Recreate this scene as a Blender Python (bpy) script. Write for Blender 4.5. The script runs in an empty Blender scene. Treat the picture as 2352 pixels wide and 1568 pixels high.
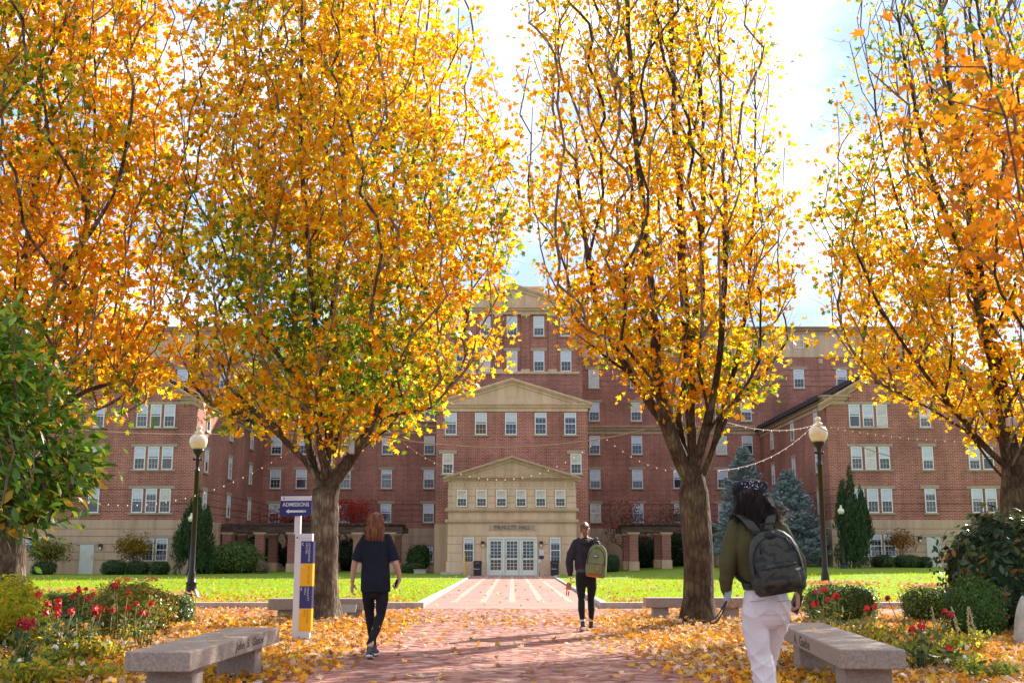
import bpy, bmesh, math, random
import numpy as np
from mathutils import Vector, Matrix
R = math.radians
random.seed(4)
S = bpy.context.scene
COL = S.collection
# ------------------------------------------------------------------ camera
CAMZ = 1.22; PITCH = 10.54; FPX = 2613.0
cam = bpy.data.cameras.new("camera"); camo = bpy.data.objects.new("camera", cam); COL.objects.link(camo)
camo.location = (0, 0, CAMZ); camo.rotation_euler = (R(90 + PITCH), 0, 0)
cam.lens = 40.0; cam.sensor_width = 36; cam.clip_end = 3000; cam.clip_start = .05
cam.dof.use_dof = True; cam.dof.focus_distance = 19.0; cam.dof.aperture_fstop = 5.6
S.camera = camo
# ------------------------------------------------------------------ light
SUN_EL, SUN_AZ = 27.0, 38.5          # azimuth from +Y towards +X
EXPOSURE = 1.36
w = bpy.data.worlds.new("World"); S.world = w; w.use_nodes = True
nt = w.node_tree; nt.nodes.clear()
N, L = nt.nodes, nt.links
sky = N.new('ShaderNodeTexSky'); sky.sky_type = 'NISHITA'; sky.sun_disc = False
sky.sun_elevation = R(SUN_EL); sky.sun_rotation = R(SUN_AZ); sky.dust_density = .3; sky.air_density = 1.1
tc = N.new('ShaderNodeTexCoord'); mp = N.new('ShaderNodeMapping'); mp.inputs['Scale'].default_value = (1.5, 1.5, 3.2)
mp.inputs['Location'].default_value = (3.1, .4, 1.0)
nz = N.new('ShaderNodeTexNoise'); nz.inputs['Scale'].default_value = 1.7; nz.inputs['Detail'].default_value = 9; nz.inputs['Roughness'].default_value = .58
rp = N.new('ShaderNodeValToRGB'); rp.color_ramp.elements[0].position = .42; rp.color_ramp.elements[1].position = .6
mx = N.new('ShaderNodeMixRGB'); mx.inputs[2].default_value = (7, 7, 7, 1)
n2 = N.new('ShaderNodeTexNoise'); n2.inputs['Scale'].default_value = 4.2; n2.inputs['Detail'].default_value = 8; n2.inputs['Roughness'].default_value = .6
r2 = N.new('ShaderNodeValToRGB'); r2.color_ramp.elements[0].position = .36; r2.color_ramp.elements[0].color = (4.7, 4.75, 4.95, 1); r2.color_ramp.elements[1].position = .6; r2.color_ramp.elements[1].color = (6.9, 6.8, 6.8, 1)
cap = N.new('ShaderNodeMixRGB'); cap.blend_type = 'DARKEN'; cap.inputs[0].default_value = 1; cap.inputs[2].default_value = (2.5, 3.4, 5.3, 1)
bg = N.new('ShaderNodeBackground'); bg.inputs['Strength'].default_value = .108
ow = N.new('ShaderNodeOutputWorld')
L.new(tc.outputs['Generated'], mp.inputs['Vector']); L.new(mp.outputs[0], nz.inputs['Vector']); L.new(nz.outputs['Fac'], rp.inputs[0])
L.new(mp.outputs[0], n2.inputs['Vector']); L.new(n2.outputs['Fac'], r2.inputs[0]); L.new(r2.outputs[0], mx.inputs[2]); L.new(sky.outputs[0], cap.inputs[1]); L.new(cap.outputs[0], mx.inputs[1]); L.new(rp.outputs[0], mx.inputs[0]); L.new(mx.outputs[0], bg.inputs['Color']); L.new(bg.outputs[0], ow.inputs[0])
sd = Vector((math.sin(R(SUN_AZ)) * math.cos(R(SUN_EL)), math.cos(R(SUN_AZ)) * math.cos(R(SUN_EL)), math.sin(R(SUN_EL))))
sl = bpy.data.lights.new("sun", 'SUN'); sl.energy = 4.8; sl.angle = R(.55); sl.color = (1, .93, .82)
so = bpy.data.objects.new("sun", sl); COL.objects.link(so); so.rotation_euler = sd.to_track_quat('Z', 'Y').to_euler(); so.location = (20, 20, 40)
S.view_settings.view_transform = 'Standard'; S.view_settings.look = 'None'; S.view_settings.exposure = EXPOSURE; S.view_settings.gamma = 1
S.cycles.max_bounces = 8; S.cycles.transparent_max_bounces = 8; S.cycles.sample_clamp_indirect = 6
# ------------------------------------------------------------------ picture point -> place (pixel of a 2352 px wide print, at depth Y)
CT, ST = math.cos(R(PITCH)), math.sin(R(PITCH))
def slope(py):
    v = (784 - py) / FPX
    return (ST + v * CT) / (CT - v * ST)
def PZ(py, Y): return CAMZ + Y * slope(py)
def PX(px, Y, py=1200):
    v = (784 - py) / FPX
    return (px - 1176) / FPX * Y / (CT - v * ST)
# ------------------------------------------------------------------ ground height
TREES = [(-3.28, 20.4), (3.12, 19.6), (8.75, 20.0), (-8.7, 20.0)]
def G(x, y):
    t = np.clip((np.asarray(y, float) - 28) / 44, 0, 1)
    xx = np.asarray(x, float)
    a = np.clip((xx - 3) / 14, 0, 1); a = a * a * (3 - 2 * a)
    b = np.clip((-xx - 3) / 14, 0, 1)
    far = -.15 + .49 * a + .05 * b
    z = t * far
    for (tx, ty) in TREES:
        z = z + .13 * np.exp(-((xx - tx) ** 2 + (y - ty) ** 2) / .9)
    return z
# ------------------------------------------------------------------ materials
def newmat(name):
    m = bpy.data.materials.new(name); m.use_nodes = True
    return m, m.node_tree.nodes, m.node_tree.links, m.node_tree.nodes['Principled BSDF']
def c4(c): return (c[0], c[1], c[2], 1)
def ramp(N, pts):
    r = N.new('ShaderNodeValToRGB')
    while len(r.color_ramp.elements) < len(pts): r.color_ramp.elements.new(.5)
    for e, (p, c) in zip(r.color_ramp.elements, pts): e.position = p; e.color = c4(c)
    return r
def mat_noise(name, c1, c2, scale=5, rough=.8, bump=0, detail=6, coord='Object', stretch=(1, 1, 1), spec=.3, c3=None, sheen=0, bscale=None):
    m, N, L, P = newmat(name)
    tc = N.new('ShaderNodeTexCoord'); mp = N.new('ShaderNodeMapping'); mp.inputs['Scale'].default_value = stretch
    nz = N.new('ShaderNodeTexNoise'); nz.inputs['Scale'].default_value = scale; nz.inputs['Detail'].default_value = detail; nz.inputs['Roughness'].default_value = .62
    L.new(tc.outputs[coord], mp.inputs[0]); L.new(mp.outputs[0], nz.inputs['Vector'])
    pts = [(.32, c1), (.68, c2)] if c3 is None else [(.3, c1), (.5, c2), (.72, c3)]
    r = ramp(N, pts); L.new(nz.outputs['Fac'], r.inputs[0]); L.new(r.outputs[0], P.inputs['Base Color'])
    P.inputs['Roughness'].default_value = rough; P.inputs['Specular IOR Level'].default_value = spec
    if sheen: P.inputs['Sheen Weight'].default_value = sheen
    if bump:
        b = N.new('ShaderNodeBump'); b.inputs['Strength'].default_value = bump; b.inputs['Distance'].default_value = .02
        n2 = N.new('ShaderNodeTexNoise'); n2.inputs['Scale'].default_value = bscale or scale * 4; n2.inputs['Detail'].default_value = 5
        L.new(mp.outputs[0], n2.inputs['Vector'])
        L.new(n2.outputs['Fac'], b.inputs['Height']); L.new(b.outputs[0], P.inputs['Normal'])
    return m
def mat_brick(name, a, b, mortar, bw=.30, bh=.1, msize=.014, weather=.25):
    m, N, L, P = newmat(name)
    tc = N.new('ShaderNodeTexCoord'); sp = N.new('ShaderNodeSeparateXYZ'); ad = N.new('ShaderNodeMath'); cb = N.new('ShaderNodeCombineXYZ')
    L.new(tc.outputs['Object'], sp.inputs[0]); L.new(sp.outputs[0], ad.inputs[0]); L.new(sp.outputs[1], ad.inputs[1])
    L.new(ad.outputs[0], cb.inputs[0]); L.new(sp.outputs[2], cb.inputs[1])
    br = N.new('ShaderNodeTexBrick'); br.inputs['Scale'].default_value = 1; br.inputs['Brick Width'].default_value = bw; br.inputs['Row Height'].default_value = bh
    br.inputs['Mortar Size'].default_value = msize; br.inputs['Color1'].default_value = c4(a); br.inputs['Color2'].default_value = c4(b); br.inputs['Mortar'].default_value = c4(mortar)
    br.inputs['Mortar Smooth'].default_value = .1
    L.new(cb.outputs[0], br.inputs['Vector'])
    nz = N.new('ShaderNodeTexNoise'); nz.inputs['Scale'].default_value = .35; nz.inputs['Detail'].default_value = 8; L.new(tc.outputs['Object'], nz.inputs['Vector'])
    r = ramp(N, [(.3, (1 - weather,) * 3), (.7, (1 + weather * .4,) * 3)]); L.new(nz.outputs['Fac'], r.inputs[0])
    mx = N.new('ShaderNodeMixRGB'); mx.blend_type = 'MULTIPLY'; mx.inputs[0].default_value = 1
    L.new(br.outputs['Color'], mx.inputs[1]); L.new(r.outputs[0], mx.inputs[2]); L.new(mx.outputs[0], P.inputs['Base Color'])
    P.inputs['Roughness'].default_value = .85; P.inputs['Specular IOR Level'].default_value = .2
    bp = N.new('ShaderNodeBump'); bp.inputs['Strength'].default_value = .35; bp.inputs['Distance'].default_value = .01; bp.invert = True
    L.new(br.outputs['Fac'], bp.inputs['Height']); L.new(bp.outputs[0], P.inputs['Normal'])
    return m
def mat_attr(name, trans=.45, rough=.6, spec=.25, attr='tint', noise=0):
    m, N, L, P = newmat(name)
    at = N.new('ShaderNodeAttribute'); at.attribute_name = attr
    col = at.outputs['Color']
    if noise:
        tc = N.new('ShaderNodeTexCoord'); nz = N.new('ShaderNodeTexNoise'); nz.inputs['Scale'].default_value = noise; nz.inputs['Detail'].default_value = 4
        L.new(tc.outputs['Object'], nz.inputs['Vector'])
        r = ramp(N, [(.3, (.72,) * 3), (.7, (1.2,) * 3)]); L.new(nz.outputs['Fac'], r.inputs[0])
        mm = N.new('ShaderNodeMixRGB'); mm.blend_type = 'MULTIPLY'; mm.inputs[0].default_value = 1
        L.new(col, mm.inputs[1]); L.new(r.outputs[0], mm.inputs[2]); col = mm.outputs[0]
    L.new(col, P.inputs['Base Color']); P.inputs['Roughness'].default_value = rough; P.inputs['Specular IOR Level'].default_value = spec
    if trans:
        tr = N.new('ShaderNodeBsdfTranslucent'); L.new(col, tr.inputs['Color'])
        ms = N.new('ShaderNodeMixShader'); ms.inputs[0].default_value = trans
        L.new(P.outputs[0], ms.inputs[1]); L.new(tr.outputs[0], ms.inputs[2])
        L.new(ms.outputs[0], N['Material Output'].inputs['Surface'])
    return m
def mat_bark(name, c1, c2, c3):
    m, N, L, P = newmat(name)
    tc = N.new('ShaderNodeTexCoord'); mp = N.new('ShaderNodeMapping'); mp.inputs['Scale'].default_value = (9, 9, 2.4)
    vo = N.new('ShaderNodeTexVoronoi'); vo.feature = 'DISTANCE_TO_EDGE'; vo.inputs['Scale'].default_value = 1.6
    nz = N.new('ShaderNodeTexNoise'); nz.inputs['Scale'].default_value = 1.3; nz.inputs['Detail'].default_value = 9; nz.inputs['Roughness'].default_value = .7
    L.new(tc.outputs['Object'], mp.inputs[0])
    wr = N.new('ShaderNodeMixRGB'); wr.blend_type = 'ADD'; wr.inputs[0].default_value = .55
    L.new(mp.outputs[0], nz.inputs['Vector']); L.new(mp.outputs[0], wr.inputs[1]); L.new(nz.outputs['Color'], wr.inputs[2]); L.new(wr.outputs[0], vo.inputs['Vector'])
    n2 = N.new('ShaderNodeTexNoise'); n2.inputs['Scale'].default_value = 3.2; n2.inputs['Detail'].default_value = 6; L.new(tc.outputs['Object'], n2.inputs['Vector'])
    r = ramp(N, [(.3, c1), (.52, c2), (.7, c3)]); L.new(n2.outputs['Fac'], r.inputs[0])
    rv = ramp(N, [(0, (.38,) * 3), (.22, (1,) * 3)]); L.new(vo.outputs['Distance'], rv.inputs[0])
    mm = N.new('ShaderNodeMixRGB'); mm.blend_type = 'MULTIPLY'; mm.inputs[0].default_value = .8
    L.new(r.outputs[0], mm.inputs[1]); L.new(rv.outputs[0], mm.inputs[2]); L.new(mm.outputs[0], P.inputs['Base Color'])
    P.inputs['Roughness'].default_value = .9; P.inputs['Specular IOR Level'].default_value = .15
    ad = N.new('ShaderNodeMath'); ad.operation = 'ADD'; mu = N.new('ShaderNodeMath'); mu.operation = 'MULTIPLY'; mu.inputs[1].default_value = .5
    L.new(nz.outputs['Fac'], mu.inputs[0]); L.new(vo.outputs['Distance'], ad.inputs[0]); L.new(mu.outputs[0], ad.inputs[1])
    b = N.new('ShaderNodeBump'); b.inputs['Strength'].default_value = 1; b.inputs['Distance'].default_value = .07
    L.new(ad.outputs[0], b.inputs['Height']); L.new(b.outputs[0], P.inputs['Normal'])
    return m
def mat_plain(name, c, rough=.5, spec=.4, metal=0, coat=0, emit=None):
    m, N, L, P = newmat(name)
    P.inputs['Base Color'].default_value = c4(c); P.inputs['Roughness'].default_value = rough; P.inputs['Specular IOR Level'].default_value = spec
    P.inputs['Metallic'].default_value = metal; P.inputs['Coat Weight'].default_value = coat
    if emit: P.inputs['Emission Color'].default_value = c4(emit[0]); P.inputs['Emission Strength'].default_value = emit[1]
    return m
M = {}
M['brick'] = mat_brick('brick_red', (.43, .13, .085), (.27, .07, .05), (.56, .36, .28), weather=.34)
M['brick_col'] = mat_brick('brick_column', (.40, .14, .10), (.29, .09, .07), (.45, .3, .25))
M['stone'] = mat_noise('tan_precast_stone', (.60, .41, .265), (.70, .50, .335), 1.3, .85, .12, stretch=(1, 1, .35), bscale=30)
M['stone_base'] = mat_noise('tan_ground_storey_stone', (.47, .32, .21), (.57, .40, .27), 1.0, .85, .15, stretch=(1, 1, .35), bscale=30)
M['trim'] = mat_noise('buff_cornice_stone', (.46, .31, .19), (.57, .40, .265), 2.2, .85, .1, stretch=(.5, .5, 2))
M['lintel'] = mat_noise('grey_tan_lintel', (.34, .27, .19), (.43, .345, .25), 3, .85)
M['white'] = mat_noise('white_window_paint', (.72, .71, .66), (.8, .79, .75), 3, .5, spec=.4)
M['door'] = mat_noise('ivory_door_paint', (.62, .62, .52), (.7, .7, .6), 2, .5)
M['greydoor'] = mat_noise('pale_grey_door', (.52, .52, .46), (.6, .6, .54), 2, .5)
def stain(m, s=.72):      # faint rain streaks running down a wall
    N, L = m.node_tree.nodes, m.node_tree.links; P = N['Principled BSDF']; src = P.inputs['Base Color'].links[0].from_socket
    tc = N.new('ShaderNodeTexCoord'); mp = N.new('ShaderNodeMapping'); mp.inputs['Scale'].default_value = (2.2, 2.2, .16); nz = N.new('ShaderNodeTexNoise'); nz.inputs['Scale'].default_value = 1.2; nz.inputs['Detail'].default_value = 7; nz.inputs['Roughness'].default_value = .65
    L.new(tc.outputs['Object'], mp.inputs[0]); L.new(mp.outputs[0], nz.inputs['Vector']); r = ramp(N, [(.36, (s,) * 3), (.56, (1,) * 3)]); L.new(nz.outputs['Fac'], r.inputs[0])
    x = N.new('ShaderNodeMixRGB'); x.blend_type = 'MULTIPLY'; x.inputs[0].default_value = 1; L.new(src, x.inputs[1]); L.new(r.outputs[0], x.inputs[2]); L.new(x.outputs[0], P.inputs['Base Color'])
for k_ in ('brick', 'stone', 'stone_base', 'trim', 'granite', 'signwhite'): M[k_] and stain(M[k_], .8) if k_ in M else None
M['roof'] = mat_noise('dark_slate_roof', (.03, .028, .035), (.06, .052, .06), 6, .7, .3)
M['glass'] = mat_plain('dark_window_glass', (.03, .036, .045), .06, .8)
M['glass2'] = mat_noise('window_screen', (.04, .045, .05), (.10, .11, .12), 1.2, .25, spec=.5)
M['blind'] = mat_noise('pale_blind_behind_glass', (.40, .45, .53), (.62, .66, .72), .8, .22, spec=.9, detail=3)
M['curtain'] = mat_noise('cream_blind_behind_glass', (.42, .36, .28), (.66, .62, .55), 1.6, .2, spec=.9, detail=4)
M['granite'] = mat_noise('pinkish_granite', (.23, .17, .135), (.33, .255, .21), 45, .75, .2, detail=5, c3=(.42, .34, .285), bscale=120)
M['engrave'] = mat_plain('engraved_letter_shade', (.085, .065, .06), .9, .1)
M['kerb'] = mat_noise('pale_kerb_stone', (.36, .3, .27), (.55, .48, .44), 7, .85, .2)
M['soil'] = mat_noise('brown_mulch_soil', (.06, .035, .022), (.17, .105, .07), 9, .95, .6, detail=9, bscale=30)
M['grass_base'] = mat_noise('lawn_turf', (.13, .21, .008), (.20, .29, .01), 1.1, .9, .5, detail=9, bscale=60)
M['paver'] = mat_attr('clay_paver', 0, .85, .2, noise=14)
M['grout'] = mat_noise('sand_joint', (.12, .085, .07), (.2, .15, .12), 20, .95)
M['pathbrick'] = mat_brick('path_clay_brick', (.47, .25, .2), (.38, .18, .145), (.34, .22, .18), .22, .11, .008, .12)
M['strip'] = mat_noise('pale_paving_strip', (.44, .265, .21), (.49, .32, .26), 3, .85)
M['leaf'] = mat_attr('maple_leaf', .6, .5, .3)
M['leafglossy'] = mat_attr('broad_leaf', .42, .3, .5)
M['litter'] = mat_attr('fallen_leaf', .25, .7, .2)
M['blade'] = mat_attr('grass_blade', .5, .6, .2)
M['needle'] = mat_attr('needle', .2, .7, .2)
M['petal'] = mat_attr('petal', .35, .6, .3)
M['bark'] = mat_bark('maple_bark', (.065, .048, .03), (.17, .12, .08), (.36, .30, .21))
M['bark2'] = mat_bark('mossy_maple_bark', (.045, .03, .018), (.125, .082, .05), (.21, .175, .08))
M['twig'] = mat_noise('branch_bark', (.12, .082, .058), (.27, .19, .135), 6, .85, .3, stretch=(1, 1, .3))
M['iron'] = mat_noise('dark_bronze_iron', (.010, .006, .007), (.02, .012, .012), 5, .4, spec=.4)
M['globe'] = mat_noise('milky_globe', (.68, .6, .42), (.8, .74, .58), 4, .18, spec=.6)
M['wood'] = mat_noise('weathered_dark_wood', (.06, .036, .028), (.16, .105, .085), 3, .85, .3, stretch=(.4, 3, 3))
M['signwhite'] = mat_noise('white_sign_paint', (.62, .56, .55), (.68, .62, .61), 2, .4)
M['navy'] = mat_noise('navy_sign_paint', (.016, .013, .105), (.022, .017, .13), 2, .35, spec=.5)
M['gold'] = mat_noise('gold_sign_paint', (.80, .37, .005), (.85, .42, .01), 2, .4)
M['dkgold'] = mat_plain('dim_letter_paint', (.38, .17, .01), .6)
M['grey'] = mat_plain('brushed_grey_metal', (.4, .38, .36), .4, .5, .3)
M['black'] = mat_noise('black_plastic', (.02, .018, .022), (.035, .03, .035), 3, .5)
M['wire'] = mat_plain('string_light_wire', (.30, .21, .13), .6)
M['bulb'] = mat_plain('warm_bulb', (1, .8, .55), .3, emit=((1, .66, .36), .12))
M['yellow'] = mat_plain('yellow_marker_paint', (.8, .42, .03), .5)
M['lampglass'] = mat_plain('wall_lamp_glass', (.8, .72, .5), .3)
# ------------------------------------------------------------------ object helpers
def wloc(o):
    v = Vector((0, 0, 0))
    while o is not None: v += o.location; o = o.parent
    return v
def tag(o, label=None, cat=None, group=None, kind=None):
    if label: o['label'] = label
    if cat: o['category'] = cat
    if group: o['group'] = group
    if kind: o['kind'] = kind
    return o
def empty(name, loc, label, cat, group=None, rz=0):
    o = bpy.data.objects.new(name, None); COL.objects.link(o); o.location = loc; o.rotation_euler = (0, 0, rz)
    o.empty_display_size = .2
    return tag(o, label, cat, group)
def link(name, me, parent=None, loc=(0, 0, 0)):
    o = bpy.data.objects.new(name, me); COL.objects.link(o)
    if parent is not None: o.parent = parent
    o.location = loc
    return o
def npmesh(name, V, F, mats, tint=None, smooth=False, mi=None):
    """V (n,3); F (m,k) equal sided faces or list of arrays"""
    me = bpy.data.meshes.new(name)
    if not isinstance(F, list): F = [F]
    F = [f for f in F if len(f)]
    V = np.ascontiguousarray(V, dtype=np.float32)
    me.vertices.add(len(V)); me.vertices.foreach_set('co', V.ravel())
    flat = np.concatenate([f.ravel() for f in F]).astype(np.int32)
    tot = np.concatenate([np.full(len(f), f.shape[1]) for f in F]).astype(np.int32)
    st = np.concatenate([[0], np.cumsum(tot)[:-1]]).astype(np.int32)
    me.loops.add(len(flat)); me.loops.foreach_set('vertex_index', flat)
    me.polygons.add(len(tot)); me.polygons.foreach_set('loop_start', st)
    try: me.polygons.foreach_set('loop_total', tot)
    except Exception: pass
    if mi is not None: me.polygons.foreach_set('material_index', np.asarray(mi, dtype=np.int32))
    me.polygons.foreach_set('use_smooth', np.full(len(tot), bool(smooth)))
    for m in (mats if isinstance(mats, (list, tuple)) else [mats]): me.materials.append(m)
    me.update(calc_edges=True)
    if tint is not None:
        a = me.color_attributes.new('tint', 'FLOAT_COLOR', 'POINT')
        c = np.ones((len(V), 4), dtype=np.float32); c[:, :3] = tint
        a.data.foreach_set('color', c.ravel())
    return me
class MB:
    def __init__(s): s.v = []; s.f = []; s.m = []; s.sm = []
    def add(s, vs, fs, m=0, sm=False):
        b = len(s.v); s.v += [tuple(p) for p in vs]
        for f in fs: s.f.append(tuple(b + i for i in f)); s.m.append(m); s.sm.append(sm)
    def box(s, x0, x1, y0, y1, z0, z1, m=0, mat=None):
        if x0 > x1: x0, x1 = x1, x0
        if y0 > y1: y0, y1 = y1, y0
        vs = [Vector((x, y, z)) for z in (z0, z1) for y in (y0, y1) for x in (x0, x1)]
        if mat is not None: vs = [mat @ v for v in vs]
        s.add(vs, [(0, 2, 3, 1), (4, 5, 7, 6), (0, 1, 5, 4), (2, 6, 7, 3), (0, 4, 6, 2), (1, 3, 7, 5)], m)
    def bbox(s, x0, x1, y0, y1, z0, z1, b=.01, m=0, mat=None):   # box with chamfered edges
        bm = bmesh.new(); bmesh.ops.create_cube(bm, size=1)
        for v in bm.verts: v.co = Vector(((x0 + x1) / 2 + v.co.x * (x1 - x0), (y0 + y1) / 2 + v.co.y * (y1 - y0), (z0 + z1) / 2 + v.co.z * (z1 - z0)))
        bmesh.ops.bevel(bm, geom=bm.edges[:], offset=b, segments=2, affect='EDGES', profile=.5)
        bm.verts.index_update()
        vs = [v.co.copy() for v in bm.verts]
        if mat is not None: vs = [mat @ v for v in vs]
        s.add(vs, [[v.index for v in f.verts] for f in bm.faces], m); bm.free()
    def prism(s, poly, y0, y1, m=0, axis='y'):     # poly in (x,z) counter-clockwise seen from -y
        n = len(poly)
        if axis == 'y': vs = [(x, y0, z) for x, z in poly] + [(x, y1, z) for x, z in poly]
        else: vs = [(y0, x, z) for x, z in poly] + [(y1, x, z) for x, z in poly]
        s.add(vs, [tuple(range(n)), tuple(reversed(range(n, 2 * n)))] + [(i, i + n, (i + 1) % n + n, (i + 1) % n) for i in range(n)], m)
    def lathe(s, prof, c=(0, 0, 0), n=16, m=0, sm=True):
        vs = []; k = len(prof)
        for i in range(n):
            a = 2 * math.pi * i / n
            for (r, z) in prof: vs.append((c[0] + r * math.cos(a), c[1] + r * math.sin(a), c[2] + z))
        fs = []
        for i in range(n):
            j = (i + 1) % n
            for q in range(k - 1): fs.append((i * k + q, j * k + q, j * k + q + 1, i * k + q + 1))
        s.add(vs, fs, m, sm)
    def tube(s, pts, rad, n=6, m=0, sm=True, cap=True):
        pts = [Vector(p) for p in pts]
        rs = rad if isinstance(rad, (list, tuple)) else [rad] * len(pts)
        b = len(s.v); up = None
        for i, p in enumerate(pts):
            t = (pts[min(i + 1, len(pts) - 1)] - pts[max(i - 1, 0)]).normalized()
            if up is None: up = Vector((1, 0, 0)) if abs(t.x) < .8 else Vector((0, 1, 0))
            a = (up - t * up.dot(t)).normalized(); up = a; c = t.cross(a)
            for q in range(n):
                th = 2 * math.pi * q / n
                s.v.append(tuple(p + (a * math.cos(th) + c * math.sin(th)) * rs[i]))
        for i in range(len(pts) - 1):
            for q in range(n):
                s.f.append((b + i * n + q, b + i * n + (q + 1) % n, b + (i + 1) * n + (q + 1) % n, b + (i + 1) * n + q)); s.m.append(m); s.sm.append(sm)
        if cap:
            s.f.append(tuple(b + q for q in reversed(range(n)))); s.m.append(m); s.sm.append(False)
            e = b + (len(pts) - 1) * n
            s.f.append(tuple(e + q for q in range(n))); s.m.append(m); s.sm.append(False)
    def loft(s, rings, n=18, m=0, ref=(1, 0, 0)):   # rings: (x,y,z,rx,ry)
        P = [Vector(r[:3]) for r in rings]; b = len(s.v); ref = Vector(ref); k = len(P)
        for i, r in enumerate(rings):
            t = (P[min(i + 1, k - 1)] - P[max(i - 1, 0)]).normalized()
            a = ref - t * ref.dot(t)
            if a.length < .2: a = Vector((0, 1, 0)) - t * t.y
            a.normalize(); c = t.cross(a)
            for q in range(n):
                th = 2 * math.pi * q / n
                s.v.append(tuple(P[i] + a * math.cos(th) * r[3] + c * math.sin(th) * r[4]))
        for i in range(k - 1):
            for q in range(n):
                s.f.append((b + i * n + q, b + i * n + (q + 1) % n, b + (i + 1) * n + (q + 1) % n, b + (i + 1) * n + q)); s.m.append(m); s.sm.append(True)
        s.f.append(tuple(b + q for q in reversed(range(n)))); s.m.append(m); s.sm.append(True)
        s.f.append(tuple(b + (k - 1) * n + q for q in range(n))); s.m.append(m); s.sm.append(True)
    def ball(s, c, rx, ry=None, rz=None, m=0, n=12, k=8):
        ry = ry or rx; rz = rz or rx
        vs = [(c[0], c[1], c[2] - rz)]
        for i in range(1, k):
            ph = -math.pi / 2 + math.pi * i / k
            for q in range(n):
                th = 2 * math.pi * q / n
                vs.append((c[0] + rx * math.cos(ph) * math.cos(th), c[1] + ry * math.cos(ph) * math.sin(th), c[2] + rz * math.sin(ph)))
        vs.append((c[0], c[1], c[2] + rz)); fs = []
        for q in range(n): fs.append((0, 1 + (q + 1) % n, 1 + q)); fs.append((len(vs) - 1, 1 + (k - 2) * n + q, 1 + (k - 2) * n + (q + 1) % n))
        for i in range(k - 2):
            for q in range(n): fs.append((1 + i * n + q, 1 + i * n + (q + 1) % n, 1 + (i + 1) * n + (q + 1) % n, 1 + (i + 1) * n + q))
        s.add(vs, fs, m, True)
    def xform(s, mat): s.v = [tuple(mat @ Vector(p)) for p in s.v]
    def mesh(s, name, mats, off=(0, 0, 0)):
        me = bpy.data.meshes.new(name)
        me.from_pydata([(p[0] - off[0], p[1] - off[1], p[2] - off[2]) for p in s.v], [], s.f)
        for m in (mats if isinstance(mats, (list, tuple)) else [mats]): me.materials.append(m)
        me.polygons.foreach_set('material_index', s.m); me.polygons.foreach_set('use_smooth', s.sm); me.update()
        return me
    def build(s, name, mats, parent=None, loc=None):
        off = wloc(parent) if parent is not None else (Vector(loc) if loc else Vector((0, 0, 0)))
        o = link(name, s.mesh(name, mats, off), parent, loc or (0, 0, 0))
        return o
def text_parts(name, txt, width, height, origin, ux, uz, mat, parent, depth=.002, bold=0, shear=0):
    """raised lettering, lower-left corner at origin, running along ux, upright along uz"""
    cu = bpy.data.curves.new(name, 'FONT'); cu.body = txt; cu.size = 1; cu.extrude = .5; cu.offset = bold; cu.resolution_u = 3; cu.space_line = .85
    to = bpy.data.objects.new(name, cu); COL.objects.link(to)
    dg = bpy.context.evaluated_depsgraph_get(); dg.update()
    me = bpy.data.meshes.new_from_object(to.evaluated_get(dg))
    bpy.data.objects.remove(to)
    n = len(me.vertices); co = np.zeros(n * 3, dtype=np.float32); me.vertices.foreach_get('co', co); co = co.reshape(-1, 3)
    mn, mxx = co.min(0), co.max(0); q = (co - mn) / np.maximum(mxx - mn, 1e-6)
    ux = Vector(ux).normalized(); uz = Vector(uz).normalized(); un = ux.cross(uz)
    off = wloc(parent) if parent is not None else Vector((0, 0, 0))
    out = np.zeros_like(co); o = Vector(origin) - off
    for k in range(3): out[:, k] = o[k] + q[:, 0] * width * ux[k] + q[:, 1] * height * uz[k] + q[:, 2] * depth * un[k]
    me.vertices.foreach_set('co', out.ravel()); me.materials.clear(); me.materials.append(mat); me.update()
    return link(name, me, parent)
# ------------------------------------------------------------------ leaf scatter
def rotmats(nrm, spin):
    n = nrm / np.linalg.norm(nrm, axis=1, keepdims=True)
    a = np.where(np.abs(n[:, 2:3]) < .9, np.array([[0, 0, 1.]]), np.array([[1., 0, 0]]))
    x = np.cross(a, n); x /= np.linalg.norm(x, axis=1, keepdims=True); y = np.cross(n, x)
    c, s_ = np.cos(spin)[:, None], np.sin(spin)[:, None]
    return x * c + y * s_, y * c - x * s_, n
def _maple():
    pol = [(0, 1), (22, .52), (48, .92), (78, .42), (108, .66), (150, .3), (180, .24), (210, .3), (252, .66), (282, .42), (312, .92), (338, .52)]
    p = [(0, 0, 0)] + [(r * math.sin(R(a)), r * math.cos(R(a)), 0) for a, r in pol]
    P = np.array(p); P[:, 2] = .22 * np.abs(P[:, 0]) + .12 * P[:, 1] ** 2
    F = np.array([(0, 1 + (i + 1) % 12, 1 + i) for i in range(12)])
    return P, F
MAPLE = _maple()
def _oval(w=.45):
    P = np.array([(0, -1, .1), (w * .75, -.45, .12), (w, .1, .14), (w * .6, .6, .08), (0, 1.05, -.1), (-w * .6, .6, .08), (-w, .1, .14), (-w * .75, -.45, .12), (0, 0, 0)], float)
    F = np.array([(8, (i + 1) % 8, i) for i in range(8)])
    return P, F
OVAL = _oval(); NARROW = _oval(.22)
DIAM = (np.array([(0, -1, 0), (.5, 0, .15), (0, 1, 0), (-.5, 0, .15)], float), np.array([(0, 1, 2, 3)]))
SLIV = (np.array([(-.09, -1, 0), (.09, -1, 0), (0, 1, 0)], float), np.array([(0, 1, 2)]))
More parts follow.
